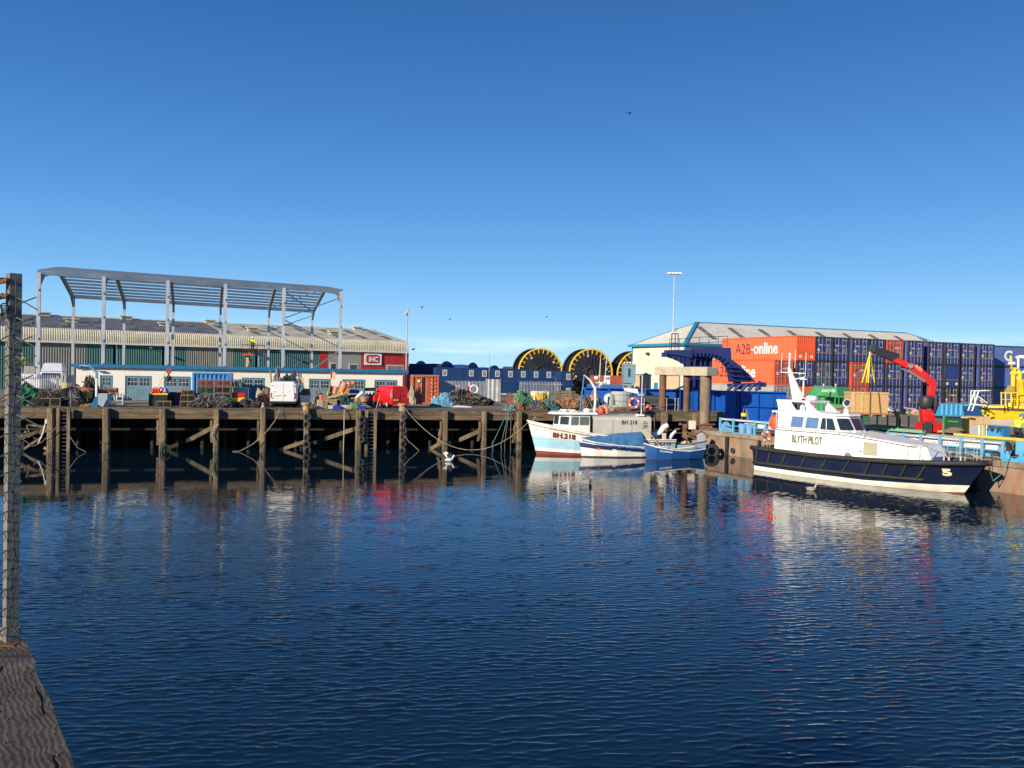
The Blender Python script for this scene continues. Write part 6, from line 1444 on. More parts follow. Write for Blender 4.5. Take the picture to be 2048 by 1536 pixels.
# bed
mb = MB(); mb.bx(2.1, 10.2, .0, 2.5, 1.12, 1.2); mb.build('bed', mat('bed_boards', (.13, .10, .075), .8), lo)
mb = MB(); mb.bx(2.1, 10.2, -.05, 0.0, 1.0, 1.2); mb.build('bed_side', paint('pale_green_edge', (.20, .38, .24), .5), lo)
mb = MB(); mb.bx(1.5, 10.2, .7, 1.8, .75, 1.12); mb.build('chassis', dsteel, lo)
for x in (.95, 5.0, 6.35, 7.7): 
    for y in (.2, 2.3): wheel(lo, x, y, .5)
for x in (4.45, 5.7, 7.05): mb = MB(); mb.torus((x+.55, .1, .45), (0, 1, 0), .58, .03, 16, 4, a0=0, a1=math.pi); mb.build('mudguard', black, lo)
for x, h in ((6.5, .9), (7.3, 1.1), (8.1, 1.2)): mb = MB(); mb.bx(x, x+.09, .02, .1, 1.2, 1.2+h); mb.build('stake', gm, lo); mb = MB(); mb.bx(x, x+.09, 2.35, 2.43, 1.2, 1.2+h); mb.build('stake', gm, lo)
# crane (own thing, bolted to lorry tail - separate machine on its own legs)
CS = rs(1856, LN+.6, 4)
cr_ = thing('loader_crane', 'red knuckle-boom crane with black outer boom lifting the wooden crate', 'crane', RQ(CS, LN+1.1, RZ), 0)
cb = RQ(CS, LN+1.1, RZ); Yc = cb.y
def cl(u, v, dy=0.): q = at(u, v, Yc+dy); return q-cb
mb = MB(); mb.prism([cl(1836, 862), cl(1880, 864), cl(1879, 845), cl(1840, 843)], (0, -.55, 0), (0, .55, 0)); mb.build('base_frame', red, cr_, bevel=.05)
mb = MB(); mb.prism([cl(1836, 885), cl(1882, 886), cl(1882, 871), cl(1836, 868)], (0, -.4, 0), (0, .4, 0)); mb.build('subframe', red, cr_)
for u in (1820, 1826): mb = MB(); mb.prism([cl(u, 888), cl(u+9, 888), cl(u+8, 868), cl(u+2, 868)], (0, -.5, 0), (0, -.2, 0)); mb.build('outrigger', red, cr_)
mb = MB(); mb.bx(-.95, -.4, -.75, -.55, 1.05, 1.7); mb.lathe([(.25, 0), (.25, .06)], 14, o=cl(1847, 849)+V((0, -.6, 0)), ax=(0, -1, 0)); mb.build('control_panel', dsteel, cr_)
mb = MB(); mb.prism([cl(1862, 864), cl(1881, 864), cl(1881, 858), cl(1862, 857.5)], (0, -.75, 0), (0, -.62, 0)); q0_ = cl(1864, 862.6)+V((0, -.76, 0)); q1_ = cl(1880, 863)+V((0, -.76, 0)); text(mb, 'RAWCLIFFE', flat(q0_, q1_-q0_, V((0, 0, .12))), 1, bold=.03); mb.build('name_plate', [red, lett], cr_)
mb = MB(); mb.loft([[cl(1843, 843)+V((0, -.3, 0)), cl(1867, 843)+V((0, -.3, 0)), cl(1867, 843)+V((0, .3, 0)), cl(1843, 843)+V((0, .3, 0))], [cl(1842, 828)+V((0, -.3, 0)), cl(1865, 828)+V((0, -.3, 0)), cl(1865, 828)+V((0, .3, 0)), cl(1842, 828)+V((0, .3, 0))], [cl(1842, 818)+V((0, -.25, 0)), cl(1860, 818)+V((0, -.25, 0)), cl(1860, 818)+V((0, .25, 0)), cl(1842, 818)+V((0, .25, 0))]]); mb.build('slewing_column', red, cr_, bevel=.04)
mb = MB(); mb.lathe([(.30, 0), (.42, .15), (.45, .5), (.42, .75), (.34, .85)], 14, o=cl(1852, 817)+V((0, 0, 0))); ct_ = mb.build('black_cover', mat('black_cover', (.03, .03, .032), .5), cr_, smooth=True)
mb = MB(); mb.tube([cl(1868, 828), cl(1870, 812), cl(1871, 795), cl(1869, 783)], [.10, .2, .22, .14], 8); mb.tube([cl(1862, 826), cl(1866, 806), cl(1872, 790)], .05, 6); mb.build('hoses', black, cr_)
mb = MB(); mb.prism([cl(1854, 800), cl(1864, 800), cl(1868, 786), cl(1871, 768), cl(1869, 761), cl(1858, 768), cl(1856, 782)], (0, -.2, 0), (0, .2, 0)); mb.build('mast_head', red, cr_, bevel=.03)
mb = MB(); mb.prism([cl(1869, 761), cl(1862, 775), cl(1852, 768), cl(1817, 740), cl(1815, 729), cl(1825, 726), cl(1840, 736)], (0, -.18, 0), (0, .18, 0)); bm_ = mb.build('inner_boom', red, cr_, bevel=.03)
q0_ = cl(1826, 734)+V((0, -.19, 0)); q1_ = cl(1847, 749.5)+V((0, -.19, 0)); dd_ = (q1_-q0_); nn_ = V((-dd_.z, 0, dd_.x)).normalized()*.22
mb = MB(); text(mb, 'FASSI', flat(q0_-nn_*.0, dd_*.62, nn_), bold=.03); mb.build('lettering', paint('pale_red_letters', (.75, .35, .30), .5), bm_)
mb = MB(); mb.prism([cl(1820, 727), cl(1812, 737), cl(1781, 721), cl(1783, 715), cl(1792, 713.5)], (0, -.16, 0), (0, .16, 0)); mb.build('elbow', red, cr_, bevel=.03)
mb = MB(); mb.prism([cl(1796, 715.5), cl(1783, 722), cl(1744, 704.5), cl(1745, 690), cl(1760, 696), cl(1798, 708.5)], (0, -.17, 0), (0, .17, 0)); mb.build('outer_boom', mat('boom_black', (.025, .026, .03), .45), cr_, bevel=.03)
mb = MB(); mb.prism([cl(1749, 706), cl(1738, 703), cl(1737, 693), cl(1744, 687), cl(1750, 690)], (0, -.22, 0), (0, .22, 0)); mb.build('boom_tip', dsteel, cr_, bevel=.03)
mb = MB(); mb.cyl(cl(1812, 741)+V((0, -.25, 0)), cl(1846, 763)+V((0, -.25, 0)), .09, n=8); mb.cyl(cl(1800, 737)+V((0, -.25, 0)), cl(1828, 751)+V((0, -.25, 0)), .05, n=8); mb.lathe([(.16, -.3), (.16, .3)], 12, o=cl(1818, 732), ax=(0, 1, 0)); mb.build('hydraulic_cylinder', galv, cr_)
mb = MB(); mb.tube([cl(1740, 703), cl(1739, 707), cl(1741.5, 709)], .045, 6); mb.build('hook', white, cr_)
# slings and crate (hangs from the crane: own things)
top_ = cb+cl(1739.5, 709)
cC = [at(u, v, Yc+dy) for (u, v, dy) in ((1724, 766, -.5), (1733, 765, .5), (1737, 766, -.3), (1749, 765, .4))]
sl_ = thing('yellow_sling', 'four-legged yellow lifting sling hanging from the black boom tip', 'sling', top_, 0)
for i, q in enumerate(cC):
    mb = MB(); e = q-top_; mb.tube([(0, 0, 0), e*.35, e], [.05, .05, .035], 6); mb.build('sling_leg', mat('sling_yellow', (.85, .62, .05), .7), sl_)
    q2 = at((1719, 1731, 1739, 1753)[i], 785.5, Yc+(-.6, .6, -.6, .6)[i]); mb = MB(); mb.cyl(e, q2-top_, .018, n=5); mb.build('chain', rust, sl_)
k0 = at(1702, 832, Yc-.65); k1 = at(1776, 785.5, Yc-.65)
t = thing('wooden_crate', 'large strand-board crate hanging in the crane slings above the green lorry', 'crate', (k0.x, k0.y, k0.z), R(-2)); W_ = k1.x-k0.x; Hk = k1.z-k0.z
mb = MB(); mb.bx(0, W_, 0, 1.3, .12, Hk); mb.build('panels', osb, t)
mb = MB(); mb.bx(-.03, .22, -.04, 0, .12, Hk); mb.bx(W_*.27, W_*.27+.12, -.04, 0, .12, Hk); mb.build('corner_boards', pinew, t)
mb = MB(); mb.bx(-.02, W_+.02, -.045, 1.33, Hk-.09, Hk+.02); mb.build('top_frame', pinew, t); mb = MB(); mb.bx(0, W_, -.05, 1.33, .12, .24); mb.build('bottom_batten', mat('reddish_batten', (.32, .15, .07), .8), t)
for x in (.2, W_/2, W_-.35): mb = MB(); mb.bx(x, x+.15, -.02, 1.3, 0, .12); mb.build('skid', pinew, t)
for x, xx in ((W_*.50, W_*.50), (W_*.72, W_*.80)): mb = MB(); mb.beam((x, -.06, Hk+.02), (xx, -.06, 0), .07, .02, up=(0, 1, 0)); mb.build('strap', mat('olive_strap', (.10, .085, .03), .8), t)

# ------------------------------------------------------------------ flatbed trailer + load on the far right
TS = rs(1908, LN, RZ+1.1); TL = 16.
tr = thing('flatbed_trailer', 'long flatbed trailer with a yellow edge and red-hubbed wheels at the right edge', 'trailer', RQ(TS, LN, RZ), RA)
mb = MB(); mb.bx(0, TL, 0, 2.5, 1.06, 1.16); mb.build('deck', paint('deck_olive', (.16, .16, .07), .7), tr)
mb = MB(); mb.bx(0, TL, -.05, 0, 1.02, 1.18); mb.build('side_rave', paint('trailer_yellow', (.62, .45, .08), .5), tr)
mb = MB(); mb.bx(.2, TL, -.02, 2.4, .9, 1.03); mb.build('chassis', paint('chassis_green', (.06, .17, .06), .6), tr)
for u in (1958, 2003): 
    x = rs(u, LN, RZ+.5)-TS
    for y in (.2, 2.3): wheel(tr, x, y, .47, .47, .3, paint('pale_rim', (.52, .46, .36), .6))
    mb = MB(); mb.lathe([(.16, 0), (.14, .08), (.03, .1)], 12, o=(x, .0, .47), ax=(0, -1, 0)); mb.build('hub', red, tr)
mb = MB(); x = rs(2032, LN, RZ+.5)-TS; mb.bx(x-.0, x+2.5, -.06, .3, .2, 1.0); mb.build('side_box', skyb, tr)
mb = MB(); x = rs(1912, LN, RZ)-TS; mb.bx(x, x+1.5, .1, .6, .55, .85); mb.build('tool_box', red, tr)
def onT(u, w_, y0, d_, h, nm, label, cat, m_, z=1.17, bev=0):
    x = rs(u, LN+y0, RZ+1.5)-TS; mb = MB(); mb.T = RTm(TS+x, LN+y0, RZ+z); mb.bx(0, w_, 0, d_, 0, h); return tag(mb.build(nm, m_, bevel=bev), label, cat)
def onTt(u, y0, z=1.17): x = rs(u, LN+y0, RZ+1.5); return RQ(x, LN+y0, RZ+z)
t = thing('open_crate', 'open-fronted pine crate with strand-board back standing behind the grey cabinet', 'crate', onTt(1931, 1.2), RA-R(25)); 
mb = MB(); mb.bx(0, .14, 0, .9, 0, 1.1); mb.bx(1.0, 1.1, 0, .9, 0, 1.1); mb.bx(.14, 1.0, 0, .9, 1.0, 1.1); mb.build('frame', pinew, t); mb = MB(); mb.bx(.14, 1.0, .3, .36, 0, 1.0); mb.build('back_panel', osb, t)
t = thing('wooden_crate', 'plain pine crate with a white label behind the open crate', 'crate', onTt(1921, 1.9), RA); mb = MB(); mb.bx(0, .95, 0, .8, 0, 1.0); mb.build('box', pinew, t); mb = MB(); mb.bx(.55, .75, -.02, 0, .55, .75); mb.build('label', white, t)
t = thing('grey_cabinet', 'grey machine cabinet with yellow and white stripes on the trailer', 'cabinet', onTt(1940, .3), RA)
mb = MB(); mb.bx(0, 1.15, 0, .8, 0, .62); mb.build('body', paint('cabinet_grey', (.30, .31, .32), .5), t)
for x, m_ in ((.55, lett), (.78, yellow), (1.02, lett)): mb = MB(); mb.bx(x, x+.05, -.01, 0, .0, .62); mb.build('stripe', m_, t)
t = thing('blue_cable_box', 'bright blue box draped with black cables on the trailer', 'box', onTt(1970, .3), RA)
mb = MB(); mb.bx(0, 1.05, 0, .8, 0, .62); mb.build('body', paint('box_blue', (.03, .28, .55), .5), t)
for i in range(9): mb = MB(); x = random.uniform(.2, 1.0); mb.tube([(x, -.02, .62), (x+random.uniform(-.15, .15), -.06, .3), (x+random.uniform(-.2, .2), -.03, .1+random.uniform(0, .3)), (x+.1, -.02, .6)], .02, 5); mb.build('cable', black, t)
t = thing('green_skip', 'dark green steel tank box standing behind the sandbags', 'skip', RQ(rs(1886, LN+.3, RZ+1.5), LN+.5, RZ+.9), RA); mb = MB(); mb.bx(0, 1.15, 0, 1.0, 0, 1.2); mb.build('body', paint('skip_green', (.012, .045, .025), .5), t); mb = MB(); mb.bx(-.1, .02, -.1, .1, -.8, 1.35); mb.build('post', gm, t); mb = MB(); mb.bx(.2, .9, -.03, 0, .95, 1.03); mb.build('rib', gm, t)
for k, (u, z, sx) in enumerate(((1905, 1.18, .62), (1912, 1.34, .5), (1898, 1.18, .3))):
    p = onTt(u, .35, z); heap('sandbag', 'brown sack in the pile at the trailer front, %s one' % ['lowest', 'upper', 'small'][k], 'sack', p, sx, .3, .22, mat('sacking', (.17, .13, .10), .9), 20+k, .25, rz=RA-R(10))
# IBC cage behind the railing
t = thing('ibc_tank', 'caged pale plastic liquid tanks standing behind the blue railing', 'tank', RQ(rs(1852, 2.0, RZ+.5), 2.0, RZ), RA)
mb = MB(); mb.bx(.02, 3.2, .02, 1., .1, 1.05); mb.build('plastic_tank', paint('tank_yellowed', (.50, .46, .28), .5), t)
mb = MB()
for i in range(15): x = i*.23; mb.bx(x, x+.02, -.01, .01, .05, 1.12)
for z in (.2, .65, 1.1): mb.bx(0, 3.22, -.012, .012, z, z+.025)
mb.build('cage', galv, t)
# half-height blue container behind
q = at(1879, 832, 84); q1 = at(1968, 808, 84); t = thing('half_height_container', 'light blue ribbed half-height container, partly in the shade of the yellow boat', 'container', (q.x, q.y, q.z), R(3)); w_ = q1.x-q.x; h_ = q1.z-q.z
mb = MB(); mb.corr((0, 0, 0), (w_, 0, 0), .12, h_-.12, .5, .07); mb.build('side_panel', paint('bright_sky_blue', (.05, .30, .55), .5), t)
mb = MB(); mb.bx(-.05, w_, -.02, .1, h_-.12, h_); mb.bx(0, w_, -.02, .1, 0, .12); mb.bx(.0, w_, .1, 2.4, 0, h_-.3); mb.build('frame', paint('bright_sky_blue', (.05, .30, .55), .5), t)
mb = MB(); mb.bx(.2, .5, .3, 2, -(q.z-G), 0); mb.bx(w_-.6, w_-.3, .3, 2, -(q.z-G), 0); mb.build('support', dsteel, t)
# bits in the yard between lorry and stack
for i, (u, v, m_, lb) in enumerate(((1788, 822, galv, 'small pile of grey scrap tubes on the ground in front of the stack'), (1822, 822, mat('pinkish_scrap', (.5, .3, .28), .8), 'small pinkish scrap pile on the ground in front of the stack'), (1808, 829, black, 'black drum lying in the yard before the stack'))):
    q = at(u, v, 92); q.z = G; heap('scrap_pile', lb, 'scrap', q, .9, .5, .7, m_, 40+i, .6, 10, galv)
# ------------------------------------------------------------------ yellow boat on the hard (far right)
YB = 73.
yb = thing('yellow_workboat', 'yellow and grey workboat standing on the quay at the right edge', 'workboat', at(1962, 870, YB)*1, 0); yo = at(1962, 870, YB); yb.location = yo
def yl(u, v, dy=0.): return at(u, v, YB)+V((0, dy, 0))-yo
yg = paint('hull_grey', (.40, .36, .31), .5, var=.08, dirt=(.33, .3, .26), da=.4, ds=.4); yy = paint('hull_yellow', (.72, .50, .02), .35, dirt=(.6, .42, .03), da=.4)
def hs_(v, uL, hw, uR=2240): return [yl(uL, v, 0), yl(uL+60, v, -hw), yl(uR, v, -hw*1.02), yl(uR, v, hw), yl(uL+60, v, hw)]
mb = MB(); mb.loft([hs_(905, 2010, .5), hs_(890, 1996, 1.3), hs_(872, 1984, 1.9), hs_(850, 1974, 2.2), hs_(838, 1970, 2.3)]); mb.build('lower_hull', yg, yb)
mb = MB(); mb.loft([hs_(838, 1970, 2.3), hs_(826, 1964, 2.45), hs_(818, 1960, 2.55)]); mb.build('upper_hull', yy, yb)
mb = MB(); mb.loft([hs_(818.5, 1957.5, 2.7), hs_(814.5, 1957.5, 2.7)]); mb.build('rubbing_band', mat('brown_band', (.07, .05, .03), .7), yb)
mb = MB(); mb.loft([hs_(814.5, 1961, 2.6), hs_(811, 1962, 2.55)]); mb.build('deck_edge', yellow, yb)
for k in range(4): mb = MB(); mb.prism([yl(1985+k*50, 905), yl(2000+k*50, 905), yl(1998+k*50, 868), yl(1987+k*50, 868)], (0, -1, 0), (0, -.8, 0)); mb.build('cradle_leg', wood, yb)
def yp(pts, r, nm, m_=yellow, n=8): mb = MB(); mb.tube([yl(*p) for p in pts], r, n); return mb.build(nm, m_, yb)
for u in (1972, 1980, 1991, 2003, 2020, 2036, 2052): yp([(u, 812, -2.3), (u, 784.5, -2.3)], .055, 'stanchion')
yp([(1970, 784, -2.3), (2080, 785, -2.3)], .05, 'top_rail'); yp([(1972, 797, -2.3), (2080, 798, -2.3)], .03, 'mid_rail')
yp([(2005.5, 812, -1.5), (2005.5, 748, -1.5)], .17, 'light_mast', n=12)
mb = MB(); mb.prism([yl(2001, 735), yl(2013, 735), yl(2008, 741), yl(2013, 748), yl(2001, 748), yl(2006, 741)], (0, -1.7, 0), (0, -1.3, 0)); mb.build('cross_topmark', yellow, yb)
yp([(2002.5, 735, -1.5), (2002.5, 712, -1.5)], .05, 'lamp_post'); yp([(2001, 720, -1.5), (2001, 712, -1.5)], .09, 'lamp'); 
mb = MB(); mb.lathe([(.05, 0), (.2, .05), (.2, .2), (.05, .28)], 12, o=yl(2000.5, 730, -1.5)); mb.lathe([(.05, 0), (.2, .05), (.2, .2), (.05, .28)], 12, o=yl(2005.5, 730, -1.5)); mb.build('globe_lamps', white, yb, smooth=True)
mb = MB(); mb.prism([yl(2014, 812), yl(2024, 812), yl(2022, 760), yl(2016, 760)], (0, -1.8, 0), (0, -1.0, 0)); mb.prism([yl(2026, 790), yl(2032, 790), yl(2032, 758), yl(2026, 758)], (0, -1.8, 0), (0, -1.0, 0)); mb.build('winch_tower', yy, yb, bevel=.03)
mb = MB(); mb.prism([yl(2036, 789), yl(2120, 789), yl(2120, 761), yl(2036, 761)], (0, -1.8, 0), (0, 1.0, 0)); mb.build('deckhouse', yy, yb, bevel=.04)
mb = MB(); mb.prism([yl(2036, 812), yl(2042, 812), yl(2042, 789), yl(2036, 789)], (0, -1.8, 0), (0, -1.5, 0)); mb.prism([yl(2070, 812), yl(2078, 812), yl(2078, 789), yl(2070, 789)], (0, -1.8, 0), (0, -1.5, 0)); mb.build('house_leg', yy, yb)
yp([(2019, 760, -1.4), (2019, 742, -1.4)], .22, 'gooseneck'); yp([(2022, 748, -1.4), (2040, 733, -1.4), (2040, 722, -1.4)], .08, 'gooseneck_arm', white)
yp([(2017, 742, -1.4), (2017, 716, -1.4)], .09, 'vent_pipe', white)
mb = MB(); mb.tube([yl(2015, 716, -1.2), yl(2022, 714, -1.2), yl(2030, 714, -1.2), yl(2036, 718, -1.2), yl(2040, 722, -1.2)], [.12, .14, .16, .16, .12], 8); mb.build('white_duct', bwhite, yb, smooth=True)
mb = MB(); mb.lathe([(.05, 0), (.25, .1), (.25, .3), (.05, .4)], 12, o=yl(2036, 731, -1.3)); mb.build('globe_lamp', white, yb, smooth=True)
mb = MB(); mb.prism([yl(1984, 787), yl(1994, 770), yl(2003, 771), yl(2003, 787)], (0, -1.9, 0), (0, -1.6, 0)); mb.build('hatch_cover', mat('olive_hatch', (.35, .28, .08), .6), yb)
for u in (1998, 2028, 2050): mb = MB(); mb.lathe([(.3, 0), (.28, .3), (.12, .4)], 10, o=yl(u, 811.5, -1.6)); mb.build('deck_fitting', yellow, yb)
# gangway ladder
t = thing('gangway', 'white inclined gangway ladder leaning on the yellow boat deck', 'gangway', (0, 0, 0)); A_ = at(1944, 822, YB-2.8); B_ = at(1958, 781, YB-2.8)
for dy in (0, .6):
    mb = MB(); mb.cyl(A_+V((0, dy, 0)), B_+V((0, dy, 0)), .06, n=6); mb.build('stringer', white, t)
    for z_ in (.0, ): mb = MB(); a2 = at(1950, 782, YB-2.8); b2 = at(1979, 781, YB-2.8); c2 = at(1949, 809, YB-2.8); d2 = at(1972, 811, YB-2.8); mb.cyl(a2+V((0, dy, 0)), b2+V((0, dy, 0)), .04, n=6); mb.cyl(c2+V((0, dy, 0)), d2+V((0, dy, 0)), .07, n=6); mb.cyl(a2+V((0, dy, 0)), c2+V((0, dy, 0)), .035, n=6); mb.cyl(at(1957, 793, YB-2.8)+V((0, dy, 0)), at(1974, 806, YB-2.8)+V((0, dy, 0)), .05, n=6); mb.build('guard_rail', white, t)
for k in range(8): mb = MB(); q = A_.lerp(B_, k/7.5+.02); mb.cyl(q, q+V((0, .6, 0)), .03, n=5); mb.build('step', galv, t)
mb = MB(); q = at(1971, 862, YB-2.8); mb.cyl(q, at(1971, 830, YB-2.8), .07, n=8); tag(mb.build('white_post', white), 'upright white post in front of the blue shaded hull', 'post')
mb = MB(); q = at(1950, 866, 70); mb.prism([at(1940, 866, 79), at(1972, 866, 79), at(1975, 838, 79), at(1966, 812, 79), at(1930, 812, 79)], (0, 0, 0), (0, .4, 0)); tag(mb.build('blue_ramp_plate', paint('deep_blue_plate', (.015, .07, .22), .5)), 'deep blue curved plate between the half-height container and the yellow boat', 'steel plate')
# ================================================================== THINGS ON THE JETTY
def TQ(u, n, z=D, rz=0): p = qp(u, n, z); return p
def sz(px, u, n): return px*qp(u, n, D).y/F       # metres for a pixel width there
potw = mat('pot_frame', (.26, .17, .09), .85, var=.4, vs=6); potr = mat('pot_mesh_rust', (.22, .085, .04), .9, var=.5, vs=8); potg = mat('pot_mesh_green', (.03, .07, .05), .9, var=.5, vs=8); potd = mat('pot_mesh_dark', (.035, .03, .022), .9, var=.5, vs=8)
def pot_proto(frame, mesh):
    t = thing('lobster_pot', '', ''); w, d, h = 1.0, .62, .44
    mb = MB()
    for x in (0, w*.5, w):
        mb.cyl((x, 0, 0), (x, 0, h), .022, n=5); mb.cyl((x, d, 0), (x, d, h), .022, n=5); mb.cyl((x, 0, h), (x, d, h), .02, n=5)
    for y in (0, d):
        for z in (.02, h): mb.cyl((0, y, z), (w, y, z), .022, n=5)
    for y in (d*.33, d*.66): mb.cyl((0, y, h), (w, y, h), .014, n=4)
    mb.build('frame', frame, t)
    mb = MB()
    for k in range(16): x = (k+.5)*w/16; mb.beam((x-.03, -.002, .02), (x+.03, -.002, h), .018); mb.beam((x+.03, -.004, .02), (x-.03, -.004, h), .018)
    for k in range(9): y = (k+.5)*d/9; mb.beam((0, y, .02), (0, y+.04, h), .018); mb.beam((w, y, .02), (w, y+.04, h), .018)
    for k in range(14): x = (k+.5)*w/14; mb.beam((x, 0, h), (x+.04, d, h), .016)
    mb.build('netting', mesh, t)
    mb = MB(); mb.bx(.03, w-.03, .1, d-.05, .02, .05); mb.bx(.12, w-.12, .35, .5, .05, h*.8); mb.lathe([(.02, 0), (.17, .06), (.14, .2), (.02, .26)], 8, o=(.28, .3, .06)); mb.lathe([(.02, 0), (.15, .06), (.12, .22), (.02, .28)], 8, o=(.72, .32, .06)); mb.build('inside', mesh, t)
    return t
PP = {'r': pot_proto(potw, potr), 'g': pot_proto(potw, potg), 'd': pot_proto(potw, potd)}
used_ = set()
def pot(kind, u, n, z, label, rz=0, sc=1.0):
    o = PP[kind] if kind not in used_ else dup(PP[kind]); used_.add(kind)
    o.location = qp(u, n, D)+V((0, 0, z)); o.rotation_euler = (0, 0, QA+rz); o.scale = (sc, sc, sc); o['label'] = label; o['category'] = 'lobster pot'; o['group'] = 'lobster pots on the jetty'
    return o
pot('d', 312, .5, 0, 'single lobster pot at the jetty edge, left of the low double stack')
pot('d', 360, .5, 0, 'bottom pot of the low stack between the single pot and the black rope heap'); pot('d', 361, .5, .46, 'middle pot of the low stack left of the black rope heap', R(4)); pot('d', 363, .6, .92, 'topmost pot of the low stack left of the black rope heap', R(-5), .85)
pot('d', 393, 1.4, .45, 'lowest pot of the tall stack in front of the blue container', 0, 1.25); pot('g', 394, 1.4, 1.0, 'greenish pot in the middle of the tall stack before the blue container', 0, 1.25); pot('r', 394, 1.3, 1.55, 'rusty orange pot on top of the tall stack before the blue container', 0, 1.25)
pot('d', 429, 1.0, .55, 'lowest pot of the stack right of the tall pot stack', 0, 1.18); pot('d', 428, 1.0, 1.07, 'middle pot of the stack right of the tall pot stack', 0, 1.18); pot('r', 429, 1.0, 1.58, 'open framed top pot of the stack, just below the blue container ribs', 0, 1.18)
pot('r', 201, 5.0, .75, 'rust coloured pot on a trestle in front of the workshop small door', 0, 1.1); pot('d', 153, 4.5, .6, 'dark pot on the orange heap left of the davit', .2); pot('d', 168, 4.5, .7, 'dark round topped pot right beside the davit', -.2)
pot('d', 80, .8, 0, 'flat dark pot on the jetty edge near the far left', 0, 1.3)
# heaps of nets and ropes
def H_(nm, lab, cat, u, n, sx, sy, h, m_, seed, st_=0, sm=None, z=0, rough=.4): return heap(nm, lab, cat, qp(u, n, D)+V((0, 0, z)), sx, sy, h, m_, seed, rough, st_, sm, QA)
H_('rope_heap', 'big tangled black rope heap at the jetty edge below the tall pot stack', 'rope heap', 408, .75, 1.15, .6, .9, netk, 1, 160, ropeg)
H_('rope_heap', 'second tangled black rope heap, right of the first below the pot stacks', 'rope heap', 440, .75, .95, .55, .75, netk, 2, 120, ropeg)
H_('net_heap', 'dark green netting heap at the far left behind the mesh fence', 'net heap', 52, 2.2, 1.0, .8, 1.35, netg, 3, 40, nett)
H_('net_heap', 'wide black net heap left of the davit', 'net heap', 128, 1.8, 1.7, .8, 1.15, netk, 4, 50, ropeg)
H_('net_heap', 'low black net heap between the green netting and the wide black heap', 'net heap', 92, 1.4, 1.1, .7, .85, netk, 5, 30, ropeg)
H_('rope_heap', 'small brown rope coil heap right at the edge beside the davit foot', 'rope heap', 176, .6, .55, .3, .25, netb, 6, 30, ropem)
H_('net_heap', 'orange red tangle on top of the black heap left of the davit', 'net heap', 158, 3.6, .9, .5, .5, mat('orange_net', (.42, .10, .04), .9, var=.5, vs=8), 7, 40, ropem, .8)
H_('net_heap', 'dark net bale behind the davit beside the workshop wall', 'net heap', 182, 5.2, .7, .6, 1.9, netk, 8, 30, ropeg)
H_('net_heap', 'dark blue net ball at the right of the flag pile', 'net heap', 689, 1.1, .5, .4, .72, mat('dark_teal_net', (.02, .045, .05), .9, var=.6, vs=9), 9, 60, nett, .25)
H_('net_heap', 'low dark heap of gear right of the red and yellow box', 'net heap', 497, 1.4, .9, .5, .6, netk, 10, 40, ropeg)
H_('net_heap', 'green net draped stack right of the blue container', 'net heap', 474, 6.0, .7, .6, 2.1, nett, 11, 40, ropem)
H_('tarpaulin_bundle', 'crumpled pale blue tarpaulin bundle beside the orange container', 'tarpaulin bundle', 887, 6.2, 1.05, .6, .95, tarpl, 12, 0, None, 0, .35)
H_('pot_heap', 'dark heap of pots and gear in the shade of the palisade fence', 'gear heap', 925, 9.0, 1.9, 1.0, 1.3, netk, 13, 130, ropeg)
H_('pot_heap', 'lower dark heap of gear at the end of the palisade fence', 'gear heap', 955, 9.0, 1.4, .9, .7, netk, 14, 60, ropeg)
for (u, n, sx, h, m_, seed, nm, z) in ((1046, 1.2, .85, 1.15, netg, 15, 'rounded bright green net heap left of the cream sheet', .35), (1040, .6, .9, .55, netb, 16, 'brown net heap at the jetty edge below the green net', 0), (1072, .7, .8, .8, netp, 17, 'grey purple net heap between brown and dark green nets', 0),
        (1084, 1.6, .62, .95, nety, 18, 'yellow net heap below the cream sheet', .5), (1100, .8, .9, .75, nett, 19, 'dark green net heap left of the wheelhouse roof', 0), (1082, .35, .5, .38, netb, 20, 'small brown net heap at the very edge below the purple one', 0),
        (1132, 1.3, 1.1, .9, mat('rusty_net', (.26, .10, .04), .9, var=.6, vs=9), 21, 'rusty orange net heap behind the wheelhouse roof', .2), (1160, 1.6, .8, .8, mat('rope_red_brown', (.2, .09, .06), .9, var=.6, vs=9), 22, 'red brown net heap behind the blue derrick pole', .1), (1185, 1.4, .8, .95, netk, 23, 'black rope heap behind the boat mast', .2), (1213, .8, 1.2, .35, ropem, 24, 'pale crumpled rope and plastic along the edge behind the shelter', 0), (1247, .8, 1.0, .3, netb, 25, 'brown rope litter along the edge right of the tank', 0)):
    H_('net_heap', nm, 'net heap', u, n, sx, .55, h, m_, seed, 45, (ropem, ropeg, nett)[seed % 3], z)
for i in range(3): H_('net_heap', ('faded orange float heap by the black rope', 'white plastic scrap heap right of the mast', 'grey scrap heap at the shelter edge')[i], 'scrap heap', (1186, 1206, 1231)[i], 1.3, .5, .4, (.4, .3, .35)[i], (paint('float_orange', (.62, .2, .09), .6), bwhite, galvm)[i], 30+i, 10, ropem, (.85, 0, 0)[i])
